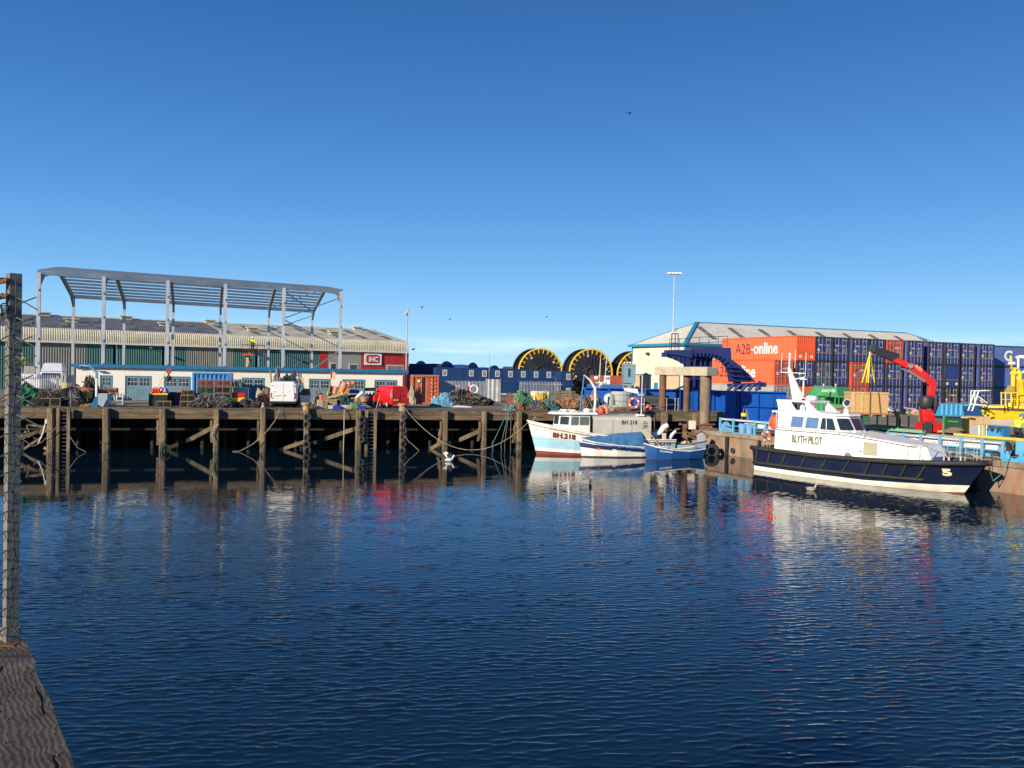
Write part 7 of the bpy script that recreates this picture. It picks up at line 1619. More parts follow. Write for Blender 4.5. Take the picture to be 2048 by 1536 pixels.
# simple containers / boxes
def box(nm, lab, cat, u, n, w_, d_, h, m_, z=0, rz=0, lid=None, rim=None, bev=.02, taper=.0):
    t = thing(nm, lab, cat, qp(u, n, D)+V((0, 0, z)), QA+rz)
    mb = MB(); k = taper; mb.add([(-w_/2+k, -d_/2+k, 0), (w_/2-k, -d_/2+k, 0), (w_/2-k, d_/2-k, 0), (-w_/2+k, d_/2-k, 0), (-w_/2, -d_/2, h), (w_/2, -d_/2, h), (w_/2, d_/2, h), (-w_/2, d_/2, h), (-w_/2+.04, -d_/2+.04, h), (w_/2-.04, -d_/2+.04, h), (w_/2-.04, d_/2-.04, h), (-w_/2+.04, d_/2-.04, h), (-w_/2+.05+k, -d_/2+.05+k, .06), (w_/2-.05-k, -d_/2+.05+k, .06), (w_/2-.05-k, d_/2-.05-k, .06), (-w_/2+.05+k, d_/2-.05-k, .06)],
        [(0, 3, 2, 1), (0, 1, 5, 4), (1, 2, 6, 5), (2, 3, 7, 6), (3, 0, 4, 7), (4, 5, 9, 8), (5, 6, 10, 9), (6, 7, 11, 10), (7, 4, 8, 11), (8, 9, 13, 12), (9, 10, 14, 13), (10, 11, 15, 14), (11, 8, 12, 15), (12, 13, 14, 15)]); mb.build('body', m_, t, bevel=bev if lid is None and rim is None else 0)
    if lid: mb = MB(); mb.bx(-w_/2-.03, w_/2+.03, -d_/2-.03, d_/2+.03, h, h+.07); mb.build('lid', lid, t, bevel=.02)
    if rim:
        mb = MB()
        for a, b_ in (((-w_/2-.03, -d_/2-.03), (w_/2+.03, -d_/2+.01)), ((-w_/2-.03, d_/2-.01), (w_/2+.03, d_/2+.03))): mb.bx(a[0], b_[0], a[1], b_[1], h-.09, h+.02)
        mb.build('rim', rim, t)
    mb = MB(); 
    for q in (.25, .55): mb.bx(-w_/2+.05, w_/2-.05, -d_/2-.012+taper*(1-q), -d_/2+taper*(1-q), h*q, h*q+.03)
    mb.build('rib', m_, t); return t
tub = paint('tub_grey_blue', (.36, .42, .48), .5); 
box('fish_tub', 'pale grey insulated fish tub right of the davit', 'fish tub', 207, 1.2, .8, .7, .95, tub)
box('gear_tub', 'big black tub with a yellow rim heaped with red gear', 'tub', 318, 3.0, 1.3, 1.0, .95, black, rim=yellow)
H_('gear_pile', 'red and blue gear heaped in the black tub with yellow rim', 'gear', 318, 3.0, .55, .4, .5, red, 41, 30, white, .9)
H_('gear_pile', 'blue and white plastic gear beside the red heap in the black tub', 'gear', 327, 2.9, .4, .3, .42, paint('gear_blue', (.03, .1, .35), .5), 42, 20, white, .95)
for u, m_, lb in ((342, paint('bin_green', (.015, .06, .04), .5), 'dark green wheelie bin right of the black tub'), (352, paint('bin_blue', (.015, .04, .12), .5), 'dark blue wheelie bin right of the green one')): box('wheelie_bin', lb, 'bin', u, 4.0, .58, .7, .95, m_, lid=m_, taper=.05)
box('fish_box', 'faded red fish box left of the blue container', 'fish box', 370, 4.5, .95, .6, .3, paint('box_faded_red', (.5, .12, .09), .6), z=.9); box('fish_box', 'dark crate under the faded red fish box', 'crate', 370, 4.5, 1.2, .7, .88, netk)
box('fish_box', 'red upper half of the red and yellow box stack', 'fish box', 477, 1.6, .95, .65, .34, red, z=.78); box('fish_box', 'yellow lower box of the red and yellow stack', 'fish box', 477, 1.6, .95, .65, .36, yellow, z=.4); box('fish_box', 'dark box under the yellow one at the jetty edge', 'fish box', 477, 1.6, .9, .65, .38, black); box('insulated_box', 'grey blue insulated box behind the red and yellow boxes', 'box', 482, 2.6, 1.1, .8, .85, tub, z=.55, lid=tub); box('fish_box', 'dark pallet box below the grey blue insulated box', 'box', 482, 2.6, 1.1, .8, .53, netk)
box('fish_box', 'open orange brown fish box left of the white van', 'fish box', 527, 4.0, .85, .6, .5, mat('orange_brown', (.40, .13, .05), .7)); H_('gear_pile', 'dark gear heap above the orange brown box left of the van', 'gear', 527, 4.0, .42, .35, .85, netb, 43, 30, ropem, .45)
mb = MB(); p = qp(516, 4.3, D); mb.prism([p+V((-.2, 0, 0)), p+V((.35, 0, 0)), p+V((.3, 0, 1.1)), p+V((-.05, 0, 1.5)), p+V((-.2, 0, .9))], (0, 0, 0), (0, .2, 0)); tag(mb.build('cement_bag', mat('sack_grey', (.34, .33, .30), .9, bump=.05, bs=4), bevel=.05), 'pale grey slumped sack standing left of the orange brown box', 'sack')
box('white_tub', 'tall white tub full of sticks and flags right of the white van', 'tub', 610, 2.8, .85, .75, .95, bwhite, taper=.12)
def dahn(u, n, z, ln, lean, flag, nm_i, lab, foot=0, fs=.34):
    t = thing('marker_flag', lab, 'marker flag', qp(u, n, D)+V((0, 0, z)), QA)
    tip = V((math.sin(lean)*ln, .05, math.cos(lean)*ln)); mb = MB(); mb.cyl((0, 0, 0), tip, .018, n=5); mb.build('pole', mat('bamboo', (.40, .30, .16), .8), t)
    d = tip.normalized(); a = tip; b_ = tip-d*fs*1.3; mb = MB(); sd_ = V((d.z, 0, -d.x))*(1 if lean >= 0 else -1)
    mb.grid(lambda u_, v_: a.lerp(b_, v_)+sd_*fs*u_*(.9-.2*v_)+V((0, math.sin(u_*5+nm_i)*.05, -u_*.12)), 5, 4); mb.build('flag', flag, t); return t
pk_ = mat('flag_faded_pink', (.68, .30, .20), .8, var=.25, vs=5); og = mat('flag_orange', (.70, .22, .06), .8); yl_ = mat('flag_yellow', (.75, .52, .04), .8); gn_ = mat('flag_green', (.15, .35, .05), .8); rd_ = mat('flag_dark_red', (.30, .05, .03), .8); bk_ = mat('flag_black', (.02, .02, .025), .8); gy_ = mat('flag_grey_blue', (.12, .15, .2), .8)
dahn(308, 3.0, .9, 2.3, .45, rd_, 1, 'dark red flag on a thin pole leaning right out of the black tub'); dahn(312, 3.0, .9, 1.75, .5, bk_, 2, 'small black flag just below the dark red one')
dahn(606, 2.8, .8, 2.1, -.28, bk_, 3, 'dark flag leaning left out of the white tub', fs=.3); dahn(612, 2.8, .8, 2.0, -.22, gy_, 4, 'grey blue flag leaning left out of the white tub', fs=.3); dahn(609, 2.8, .8, 1.5, -.1, mat('flag_sand', (.5, .38, .2), .8), 5, 'sandy rag on a short stick in the white tub', fs=.25)
H_('gear_pile', 'brown sticks and rope filling the white tub', 'gear', 610, 2.8, .36, .32, .45, netb, 44, 50, ropem, .9)
k = 0
for (u, n, z, ln, lean, fl, nm_, fs) in ((657, 2.0, .3, 2.6, .06, pk_, 'tall faded pink flag at the left of the flag pile', .42), (664, 2.0, .4, 1.9, .35, pk_, 'faded pink flag in the middle of the pile, behind the yellow one', .55), (668, 2.1, .4, 2.0, .5, pk_, 'upper faded pink flag pointing right in the pile', .5), (660, 1.9, .3, 1.5, .2, pk_, 'low faded pink flag left of the yellow flags', .5), (672, 2.0, .4, 1.5, .42, og, 'orange flag right of the pink ones in the pile', .42), (663, 1.7, .0, 1.35, .2, yl_, 'yellow flag low in the pile, pointing down', .45), (668, 1.7, .1, 1.3, .3, yl_, 'second yellow flag right of the lowest yellow one', .4), (645, 1.8, .1, 1.3, .15, gn_, 'yellow green flag at the left of the pile', .36), (676, 2.2, .5, 2.0, .55, og, 'highest orange pink flag on the far right of the pile', .36), (640, 2.4, .2, 1.2, -.2, rd_, 'small dark red rag left of the green flag', .25), (654, 2.4, .2, 1.6, .1, rd_, 'dark red flag behind the faded pink ones', .4), (679, 2.2, .2, 1.4, .25, rd_, 'brown red flag under the highest orange one', .36)):
    dahn(u, n, z, ln, lean, fl, k, nm_, fs=fs); k += 1
H_('gear_pile', 'dark gear mound under the flags', 'gear', 655, 2.2, 1.25, .7, 1.0, netk, 45, 70, ropem, 0)
for i in range(6): 
    mb = MB(); p = qp(648+i*6, 1.5, D); mb.cyl(p+V((-.6, 0, .6+.07*i)), p+V((.7, .1, .75+.10*i)), .03, n=5); tag(mb.build('stick', mat('bamboo', (.40, .30, .16), .8)), 'loose stick lying across the flag pile', 'stick', 'loose sticks on the flag pile')
cardb = mat('carton_beige', (.50, .38, .26), .8)
for (u, n, w_, d_, h, m_, z, rz, lb) in ((640, .5, .42, .4, .62, cardb, 0, .1, 'tall beige carton at the edge left of the white crate'), (646, .9, .5, .4, .55, paint('box_pinkred', (.55, .2, .15), .6), .5, .2, 'pinkish red box above the beige carton'), (650, .5, .45, .4, .5, mat('olive_box', (.16, .17, .10), .8), 0, -.1, 'olive box right of the beige carton'), (662, .9, .85, .5, .45, mat('old_wood_box', (.38, .27, .16), .8), .28, .15, 'worn wooden box behind the white and blue crates'), (663, .45, .5, .4, .28, paint('crate_white', (.6, .55, .48), .6), 0, .05, 'dirty white crate left of the bright blue crate'), (673, .35, .58, .4, .26, paint('crate_bright_blue', (.01, .05, .50), .5), 0, 0, 'bright blue crate at the jetty edge below the dark net ball'), (695, 3.0, .35, .3, .85, mat('tan_board', (.50, .30, .17), .8), .9, 0, 'tan board standing above the black box'), (703, 3.0, 1.1, .8, 1.0, black, 0, 0, 'black box right of the net ball'), (707, 3.0, .8, .6, .28, paint('lid_blue', (.02, .06, .25), .5), 1.15, .1, 'dark blue crate lying on top of the black box'), (708, 1.6, .45, .4, .28, paint('box_orange_white', (.6, .28, .18), .6), .55, 0, 'orange and white small box below the dark blue crate'), (724, .35, .5, .35, .26, paint('crate_bright_blue', (.01, .05, .50), .5), 0, 0, 'second bright blue crate, under the orange bucket'), (719, 1.5, .4, .35, .5, paint('tub_green', (.05, .2, .09), .6), .35, 0, 'green tub left of the orange bucket'), (699, .6, .35, .3, .3, cardb, 0, .2, 'small beige box left of the green wheel'), (632, .5, .5, .35, .2, cardb, 0, 0, 'flat beige box beside the left wooden bollard'), (688, .6, .45, .3, .28, mat('sack_white', (.55, .53, .48), .8), 0, 0, 'white bundle right of the first bright blue crate')):
    box('fish_box', lb, 'box', u, n, w_, d_, h, m_, z, rz)
def bucket(u, n, z, r, h, m_, lb, nm='bucket'): mb = MB(); mb.lathe([(r*.75, 0), (r, h), (r*1.08, h), (r*1.08, h-.04), (r*.92, h-.02), (r*.7, .05)], 16, o=qp(u, n, D)+V((0, 0, z))); return tag(mb.build(nm, m_), lb, 'bucket')
bucket(729, 1.2, .55, .36, .35, paint('bucket_orange', (.65, .20, .08), .6), 'orange bucket above the second bright blue crate'); bucket(731, 1.4, 0, .3, .5, black, 'black bucket under the orange one')
bucket(704, .9, 0, .2, .5, paint('bucket_green', (.03, .25, .14), .5), 'green bucket left of the green tub')
mb = MB(); mb.torus(qp(710, .3, D)+V((0, 0, .24)), (0, 1, 0), .18, .05, 18, 6); mb.torus(qp(710, .3, D)+V((0, 0, .24)), (0, 1, 0), .06, .04, 12, 6); tag(mb.build('ring_float', mat('wheel_green', (.10, .28, .10), .6)), 'green ring shaped float at the jetty edge', 'ring float')
mb = MB(); p = qp(712, 1.8, D); mb.cyl(p+V((0, 0, .8)), p+V((.5, 0, 1.3)), .1, n=8); tag(mb.build('white_tube', bwhite), 'short white tube leaning over the small gear', 'tube')
H_('gear_pile', 'low mixed gear heap around the green tub and crates', 'gear', 710, 1.1, .9, .4, .5, mat('mixed_gear', (.14, .08, .05), .9, var=.7, vs=9), 46, 60, ropem)
t = thing('jerry_stack', 'gas bottles and black tank beside the red quad bike', 'gas bottles', qp(741, 3.6, D), QA)
for x, c_ in ((-.3, galvm), (-.05, paint('gas_blue', (.02, .08, .25), .5)), (.22, paint('gas_blue', (.02, .08, .25), .5))): mb = MB(); mb.lathe([(.12, 0), (.14, .05), (.14, 1.0), (.05, 1.15), (.05, 1.25)], 10, o=(x, 0, 0)); mb.build('gas_bottle', c_, t)
mb = MB(); mb.prism([(-.5, .2, 1.3), (.35, .2, 1.3), (.45, .2, 1.6), (-.45, .2, 1.55)], (0, 0, 0), (0, .5, 0)); mb.build('black_tank', black, t)
t = thing('quad_bike', 'red and black quad bike parked left of the red van', 'quad bike', qp(757, 3.4, D), QA+R(15))
for x in (-.35, .35): mb = MB(); mb.torus((x, -.3, .28), (0, 1, 0), .2, .09, 16, 8); mb.build('wheel', rubber, t)
mb = MB(); mb.prism([(-.45, 0, .45), (.4, 0, .5), (.3, 0, .85), (0, 0, .75), (-.2, 0, 1.05), (-.45, 0, .95)], (0, -.25, 0), (0, .25, 0)); mb.build('body', red, t, bevel=.04)
mb = MB(); mb.tube([(-.3, -.3, 1.1), (-.25, 0, 1.15), (-.3, .3, 1.1)], .03, 6); mb.lathe([(.03, 0), (.16, .05), (.03, .12)], 10, o=(-.1, -.1, 1.25)); mb.build('handlebar', black, t)
mb = MB(); mb.cyl(qp(752, .3, D), qp(759, 1.6, D)+V((0, 0, 1.0)), .035, n=6); tag(mb.build('leaning_pole', ropem), 'pale pole leaning against the quad bike from the jetty edge', 'pole')
# trolley, davit
t = thing('trolley', 'empty tubular steel trolley standing between the davit and the black tub', 'trolley', qp(233, 1.0, D), QA)
for x in (-.5, .42): mb = MB(); mb.tube([(x, 0, .1), (x, 0, .95), (x+.03, .05, 1.0)], .025, 6); mb.build('upright', white, t); mb = MB(); mb.lathe([(.03, -.03), (.08, -.02), (.08, .02), (.03, .03)], 10, o=(x, 0, .08), ax=(0, 1, 0)); mb.build('castor', rubber, t)
for z in (.2, .45, .75, 1.0): mb = MB(); mb.cyl((-.5, 0, z), (.45, 0, z), .02, n=5); mb.build('bar', white, t)
t = thing('davit', 'small white and blue davit crane on the jetty edge with its arm angled up left', 'davit', qp(192, .35, D), QA)
mb = MB(); mb.prism([(-.35, 0, 0), (.1, 0, 0), (.1, 0, .75), (-.05, 0, .75)], (0, -.1, 0), (0, .1, 0)); mb.build('base', blueb, t)
mb = MB(); mb.cyl((.03, 0, .0), (.03, 0, 2.05), .085, n=10); mb.build('post', bwhite, t)
mb = MB(); mb.beam((.03, 0, 2.0), (.03, 0, 2.5), .16, .14); mb.beam((.05, 0, 2.45), (-.52, 0, 3.02), .14, .12, up=(0, 1, 0)); mb.build('arm', paint('davit_blue', (.14, .24, .36), .5), t)
mb = MB(); p = qp(176, 2.2, D); mb.lathe([(.2, 0), (.28, .4), (.3, .7), (.1, .8)], 14, o=p+V((0, 0, .3))); mb.bx(p.x-.65, p.x-.4, p.y, p.y+.2, p.z+.35, p.z+1.15); tag(mb.build('yellow_drum', mat('amber_drum', (.55, .32, .03), .5)), 'amber yellow drum left of the davit post', 'drum')
mb = MB(); p = qp(141, .6, D); mb.cyl(p, p+V((0, 0, 1.15)), .035, n=6); tag(mb.build('edge_post', galv), 'thin upright post on the jetty edge left of the davit', 'post')
# blue container and rusty orange container on the jetty
def quaycontainer(u0, n, w_, h, d_, m_, lab, pitch=.4, rz=0, dep=.1):
    t = thing('storage_container', lab, 'container', qp(u0, n, D), QA+rz)
    mb = MB(); mb.bx(0, .16, -.03, .14, 0, h); mb.bx(w_-.16, w_, -.03, .14, 0, h); mb.bx(.16, w_-.16, -.02, .12, h-.14, h); mb.bx(.16, w_-.16, -.02, .12, 0, .14); mb.build('frame', m_, t)
    mb = MB(); mb.corr((.16, .12, 0), (w_-.16, .12, 0), .14, h-.14, pitch, dep); mb.build('front_panel', m_, t)
    mb = MB(); mb.bx(0, w_, .16, d_, 0, h-.02); mb.build('body', m_, t); return t
bc = quaycontainer(384, 8.2, 3.05, 2.55, 2.4, paint('storage_blue', (.05, .25, .60), .45, dirt=(.03, .14, .35), da=.4, ds=1.5), 'bright blue ribbed storage container against the white workshop', .36)
oc = quaycontainer(823, 10.6, 2.44, 2.6, 6, paint('rusty_orange', (.50, .12, .05), .6, dirt=(.30, .08, .04), da=.6, ds=1.5, dt=.48), 'rusty orange container with lock rods beside the red van', .3, R(-3), .04)
for x in (.45, .85, 1.35, 1.85): mb = MB(); mb.cyl((x, -.0, .1), (x, -.0, 2.5), .03, n=6); mb.build('lock_rod', mat('rod_tan', (.36, .22, .14), .6), oc)
mb = MB(); mb.bx(1.02, 1.1, -.02, .05, .14, 2.46); mb.build('door_seam', black, oc)
mb = MB()
for j in range(6): mb.bx(1.55, 2.2, -.01, .06, .35+.36*j, .42+.36*j)
mb.build('door_rib', paint('rusty_orange', (.50, .12, .05)), oc)
mb = MB(); mb.bx(1.95, 2.15, -.03, -.01, .5, .7); mb.lathe([(.12, 0), (.12, .02)], 12, o=(.62, -.02, 2.1), ax=(0, -1, 0)); mb.build('white_label', lett, oc)
mb = MB(); mb.bx(0, 2.5, -.1, 2, 2.6, 2.64); mb.build('roof_sheet', cardb, oc)
H_('net_heap', 'tan netting hanging on the left corner of the rusty orange container', 'net heap', 824, 10.2, .3, .25, 1.45, ropem, 50, 50, ropem)
mb = MB(); p = qp(905, 4.6, D); mb.prism([p, p+V((1.6, .1, 0)), p+V((1.2, .5, .05)), p+V((.3, .45, .1))], (0, 0, .02), (0, 0, .07)); tag(mb.build('white_board', bwhite), 'flat white board lying on the apron right of the blue tarpaulin bundle', 'board')
t = thing('life_ring_stand', 'red and white life ring cabinet in front of the palisade fence', 'life ring stand', qp(938, 13.2, D), QA); mb = MB(); mb.bx(-.05, .05, 0, .08, 0, 2.0); mb.build('post', white, t); mb = MB(); mb.torus((.45, -.05, 1.35), (0, 1, 0), .38, .08, 20, 6); mb.build('life_ring', bwhite, t); mb = MB(); mb.bx(-.18, .12, -.1, .0, 1.0, 1.6); mb.build('red_box', red, t)
# cream sheeted boat shape, timber stack, tank etc right end
t = thing('sheeted_stack', 'cream plastic sheeted pallet stacks behind the coloured nets', 'sheeted stack', qp(1053, 3.2, D), QA)
mb = MB(); mb.bx(0, .55, 0, .9, 0, 1.15); mb.bx(.62, 2.0, -.1, 1.0, 0, 1.5); mb.build('cream_sheet', cream, t, bevel=.08)
mb = MB(); mb.prism([(.95, -.6, 0), (2.1, -.6, 0), (1.75, -.2, .9)], (0, 0, 0), (0, .1, 0)); mb.prism([(.4, -.7, .15), (3.2, -.75, .05), (3.1, -.3, .2), (.6, -.3, .25)], (0, 0, 0), (0, 0, .05)); mb.build('loose_sheet', cream, t)
mb = MB(); mb.bx(2.02, 2.6, 0, 1.0, 0, 1.2); mb.build('grey_box', mat('grey_pallet_box', (.16, .19, .19), .7), t)
t = thing('timber_stack', 'brown stack of old timbers behind the fishing boat derrick', 'timber stack', qp(1108, 5.5, D), QA)
for i in range(16): mb = MB(); z = .1+(i//3)*.24; y = (i % 3)*.3; mb.bx(random.uniform(-.3, .1), 2.0+random.uniform(-.2, .4), y, y+.26, z, z+.2); mb.build('timber', (wood, rust, potw)[i % 3], t)
box('plastic_crate', 'brown tray board standing at the left of the green net heap', 'tray', 1024, 1.6, .9, .5, .6, mat('brown_tray', (.18, .07, .04), .7), z=.35, rz=-.3); box('plastic_crate', 'yellow box below the brown tray beside the green net', 'box', 1030, 1.3, .7, .5, .4, mat('dull_yellow', (.6, .42, .12), .7))
mb = MB(); mb.lathe([(.45, 0), (.52, .3), (.50, .9), (.36, 1.3), (.1, 1.45)], 18, o=qp(1218, 2.2, D)); tag(mb.build('plastic_tank', paint('tank_pale_green', (.42, .45, .38), .5)), 'pale rounded plastic tank left of the big grey tank', 'tank')
t = thing('liquid_tank', 'big grey translucent tank behind the boat shelter', 'tank', qp(1243, 2.4, D), QA); mb = MB(); mb.lathe([(.55, 0), (.92, .3), (1.0, .8), (1.0, 1.45), (.95, 1.6)], 20); mb.build('body', paint('tank_grey', (.30, .33, .32), .5, dirt=(.45, .46, .42), da=.5, ds=2), t)
mb = MB(); mb.torus((0, 0, .8), (0, 0, 1), 1.01, .02, 20, 5); mb.torus((0, 0, 1.3), (0, 0, 1), 1.01, .02, 20, 5); mb.build('hoop', galv, t)
for k_, u in enumerate((1196, 1208)): mb = MB(); p = qp(u, 1.7, D); mb.beam(p+V((.1, 0, .1)), p+V((-.15+.3*k_, 0, 1.25)), .28, .12, up=(0, 1, 0)); tag(mb.build('plastic_trestle', bwhite), 'white %s leg of a plastic frame between rope heap and tanks' % ('slanting left', 'upright right')[k_], 'white frame')
# hanging ropes on the jetty face and mooring lines
def ropeobj(pts, r, m_, lab, nm='mooring_rope'): mb = MB(); mb.tube(pts, r, 6); return tag(mb.build(nm, m_), lab, 'rope')
def cat(a, b, sag, n=18): return [a.lerp(b, i/n)+V((0, 0, -sag*4*(i/n)*(1-i/n))) for i in range(n+1)]
bowp = V((12.3, 65.8, 0))+V((-.978*11.2, -.208*11.2, 2.45))
ropeobj(cat(qp(806, -.5, D+.3), bowp, 2.75), .019, ropem, 'long sagging pale mooring rope from the right bollard to the BH 218 bow')
ropeobj([qp(560, -.3, D), qp(551, -.6, D-.8), qp(535, -.75, D-1.6)]+[qp(524, -.8, D-2.0), qp(505, -.9, D-2.6), qp(480, -1.0, .06), qp(465, -1.0, .02)], .020, ropem, 'pale rope slanting down to the water left of the left tyre stack')
ropeobj([qp(689, -.3, D), qp(688.5, -.45, D-.3), qp(688, -.45, 1.4), qp(686.5, -.45, -.2)], .036, ropem, 'thick pale rope hanging straight down between the tyre stacks')
ropeobj([qp(117, -.8, 1.9), qp(100, -.8, 1.3), qp(84, -.6, .7), qp(66, -.4, .4)], .025, ropeg, 'grey rope running left from the jetty ladder')
ropeobj([qp(131, -.8, 1.9), qp(140, -.8, 1.1), qp(155, -.9, .35), qp(172, -.9, .03)], .025, ropeg, 'grey rope sagging right from the jetty ladder to the water')
for k_, (u, du) in enumerate(((1012, -28), (1016, -14), (1017, -8), (1022, -1))): ropeobj([qp(u, -.3, D+.1), qp(u, -.5, D-.4), qp(u+du*.5, -.55, 1.6), qp(u+du, -.6, .4), qp(u+du*.9, -.6, -.1)], .02, ropeb if k_ < 2 else ropeg, 'thin %s rope hanging at the knot left of the last full pile' % ('blue green leftmost', 'blue green second', 'grey third', 'grey rightmost')[k_], 'hanging_rope')
H_('rope_heap', 'small teal rope knot on the jetty edge above the hanging ropes', 'rope heap', 1019, .1, .5, .3, .35, ropeb, 51, 40, ropeb)
ropeobj([qp(437, -.65, 2.0), qp(428, -.7, 1.75), qp(424, -.7, 1.2), qp(427, -.7, .9)], .035, mat('pale_green_rope', (.30, .45, .32), .9), 'pale green rope tied round the jetty pile below the pot stacks', 'hanging_rope')
mb = MB(); mb.torus(qp(331, -.75, .15), (0, 1, 0), .38, .035, 20, 6); tag(mb.build('rubber_hoop', rubber), 'thin black hoop hanging at the waterline on a pile', 'hoop')
ropeobj([qp(808, -.9, 1.2), qp(818, -.9, .7), qp(826, -.9, .45), qp(838, -.9, .02)], .022, ropem, 'pale rope from the right tyre stack into the water', 'hanging_rope')

# ================================================================== VANS
def shell(secs, mb): mb.loft(secs)
vwhite = paint('van_white', (.80, .80, .80), .28, var=.03, dirt=(.6, .58, .54), da=.25, ds=1.2)
vn = thing('white_van', 'white panel van seen from behind with its twin rear doors, centre of the jetty', 'van', qp(566, 1.6, D), QA+R(-2))
# local: x across, y forward, rear at y=0
def vs_(y, top, w_, bot=.42, shoulder=1.15, tw=.82): hw = w_/2; return [V((-hw*.97, y, bot)), V((-hw, y, .75)), V((-hw, y, shoulder)), V((-hw*tw-.06, y, top-.14)), V((-hw*tw+.1, y, top)), V((hw*tw-.1, y, top)), V((hw*tw+.06, y, top-.14)), V((hw, y, shoulder)), V((hw, y, .75)), V((hw*.97, y, bot))]
mb = MB(); mb.loft([vs_(.0, 1.96, 1.92, tw=.87), vs_(.08, 2.0, 1.97, tw=.87), vs_(3.2, 2.0, 1.97, tw=.87), vs_(4.0, 1.55, 1.95, tw=.8), vs_(4.9, 1.15, 1.85, shoulder=.95, tw=.9)]); mb.build('body', vwhite, vn)
for s_ in (-1, 1):
    x0 = 0 if s_ > 0 else -.86; mb = MB(); mb.prism([(x0+.015, 0, .5), (x0+.845, 0, .5), (x0+(.845 if s_ < 0 else .8), 0, 1.3), (x0+(.845 if s_ < 0 else .74), 0, 1.9), (x0+(.12 if s_ < 0 else .015), 0, 1.9), (x0+(.06 if s_ < 0 else .015), 0, 1.3)], (0, -.035, 0), (0, -.005, 0)); d_ = mb.build('rear_door', vwhite, vn)
    mb = MB(); mb.bx(s_*.88-.05, s_*.88+.05, -.04, .04, .75, 1.15); mb.build('tail_light', paint('tail_red', (.5, .03, .03), .3), vn)
    for z in (.7, 1.65): mb = MB(); mb.bx(s_*.80-.05, s_*.80+.05, -.06, -.03, z, z+.05); mb.build('hinge', dsteel, d_)
    wheel(vn, s_*.82, .95, .34, .34, .24) if False else None
    for y in (.95, 3.9): mb = MB(); mb.lathe([(.15, -.11), (.33, -.1), (.34, 0), (.33, .1), (.15, .11)], 18, o=(s_*.84, y, .34), ax=(1, 0, 0)); mb.build('wheel', rubber, vn)
    mb = MB(); mb.bx(s_*1.0, s_*1.12, 3.3, 3.4, 1.2, 1.5); mb.build('mirror', black, vn)
mb = MB(); mb.bx(-.93, .93, -.10, .06, .34, .50); mb.build('bumper', black, vn)
mb = MB(); mb.bx(-.72, -.18, -.05, -.036, .86, .98); np__ = mb.build('number_plate', paint('plate_yellow', (.75, .55, .05), .5), vn)
mb = MB(); mb.bx(.06, .2, -.06, -.036, .92, .97); mb.build('handle', black, vn); mb = MB(); mb.bx(.42, .55, -.04, -.034, 1.22, 1.25); mb.bx(-.75, -.5, -.04, -.034, 1.2, 1.23); mb.build('badge', dsteel, vn)
H_('grey_tarp_bundle', 'grey cloth cone and dark sheet piled behind the white van roof', 'bundle', 555, 4.8, .5, .5, 2.65, mat('grey_cloth', (.17, .15, .14), .9, bump=.05, bs=4), 52, 0); H_('dark_sheet_bundle', 'dark blue sheet mound behind the right of the white van roof', 'bundle', 578, 6.8, .95, .5, 2.3, mat('midnight_cloth', (.012, .02, .045), .7), 53, 0)
mb = MB(); p = qp(548, 4.8, D); mb.cyl(p, p+V((-.35, 0, 2.9)), .06, n=6); tag(mb.build('leaning_pole', wood), 'dark stick leaning left behind the white van', 'pole')
rv = thing('red_van', 'small bright red van parked at an angle beside the right wooden bollard', 'van', qp(800, 1.5, D), QA+R(19))
rvp = paint('van_red', (.66, .012, .014), .25, var=.05)
def rs_(y, top, w_, sh=1.0): hw = w_/2; return [V((-hw*.96, y, .36)), V((-hw, y, .65)), V((-hw, y, sh)), V((-hw*.88, y, top-.16)), V((-hw*.72, y, top)), V((hw*.72, y, top)), V((hw*.88, y, top-.16)), V((hw, y, sh)), V((hw, y, .65)), V((hw*.96, y, .36))]
mb = MB(); mb.loft([rs_(.0, 1.66, 1.56), rs_(.1, 1.78, 1.68), rs_(2.0, 1.80, 1.70), rs_(2.75, 1.66, 1.68), rs_(3.25, 1.15, 1.66, .95), rs_(4.0, .95, 1.55, .8)]); mb.build('body', rvp, rv, bevel=.05)
for s_ in (-1, 1):
    for y in (.75, 3.3): mb = MB(); mb.lathe([(.13, -.1), (.29, -.09), (.30, 0), (.29, .09), (.13, .1)], 18, o=(s_*.74, y, .30), ax=(1, 0, 0)); w_ = mb.build('wheel', rubber, rv); mb = MB(); mb.lathe([(.18, 0), (.12, .03), (.03, .05)], 12, o=(s_*.84, y, .30), ax=(s_, 0, 0)); mb.build('rim', galvm, w_)
    mb = MB(); mb.bx(s_*.74-.07, s_*.74+.07, -.03, .1, .85, 1.25); mb.build('tail_light', paint('tail_pale', (.75, .45, .40), .3), rv)
mb = MB(); mb.bx(-.80, .80, -.09, .05, .30, .52); mb.build('bumper', paint('van_red', (.66, .012, .014)), rv)
mb = MB(); mb.bx(-.01, .01, -.012, .02, .55, 1.6); mb.bx(-.62, .62, -.014, .0, .54, .555); mb.build('door_gap', black, rv)
mb = MB(); mb.bx(-.62, -.18, -.03, -.012, .62, .74); o = mb.build('number_plate', paint('plate_yellow', (.75, .55, .05)), rv)
mb = MB(); mb.bx(.2, .4, -.03, -.01, 1.0, 1.05); mb.build('badge', dsteel, rv)
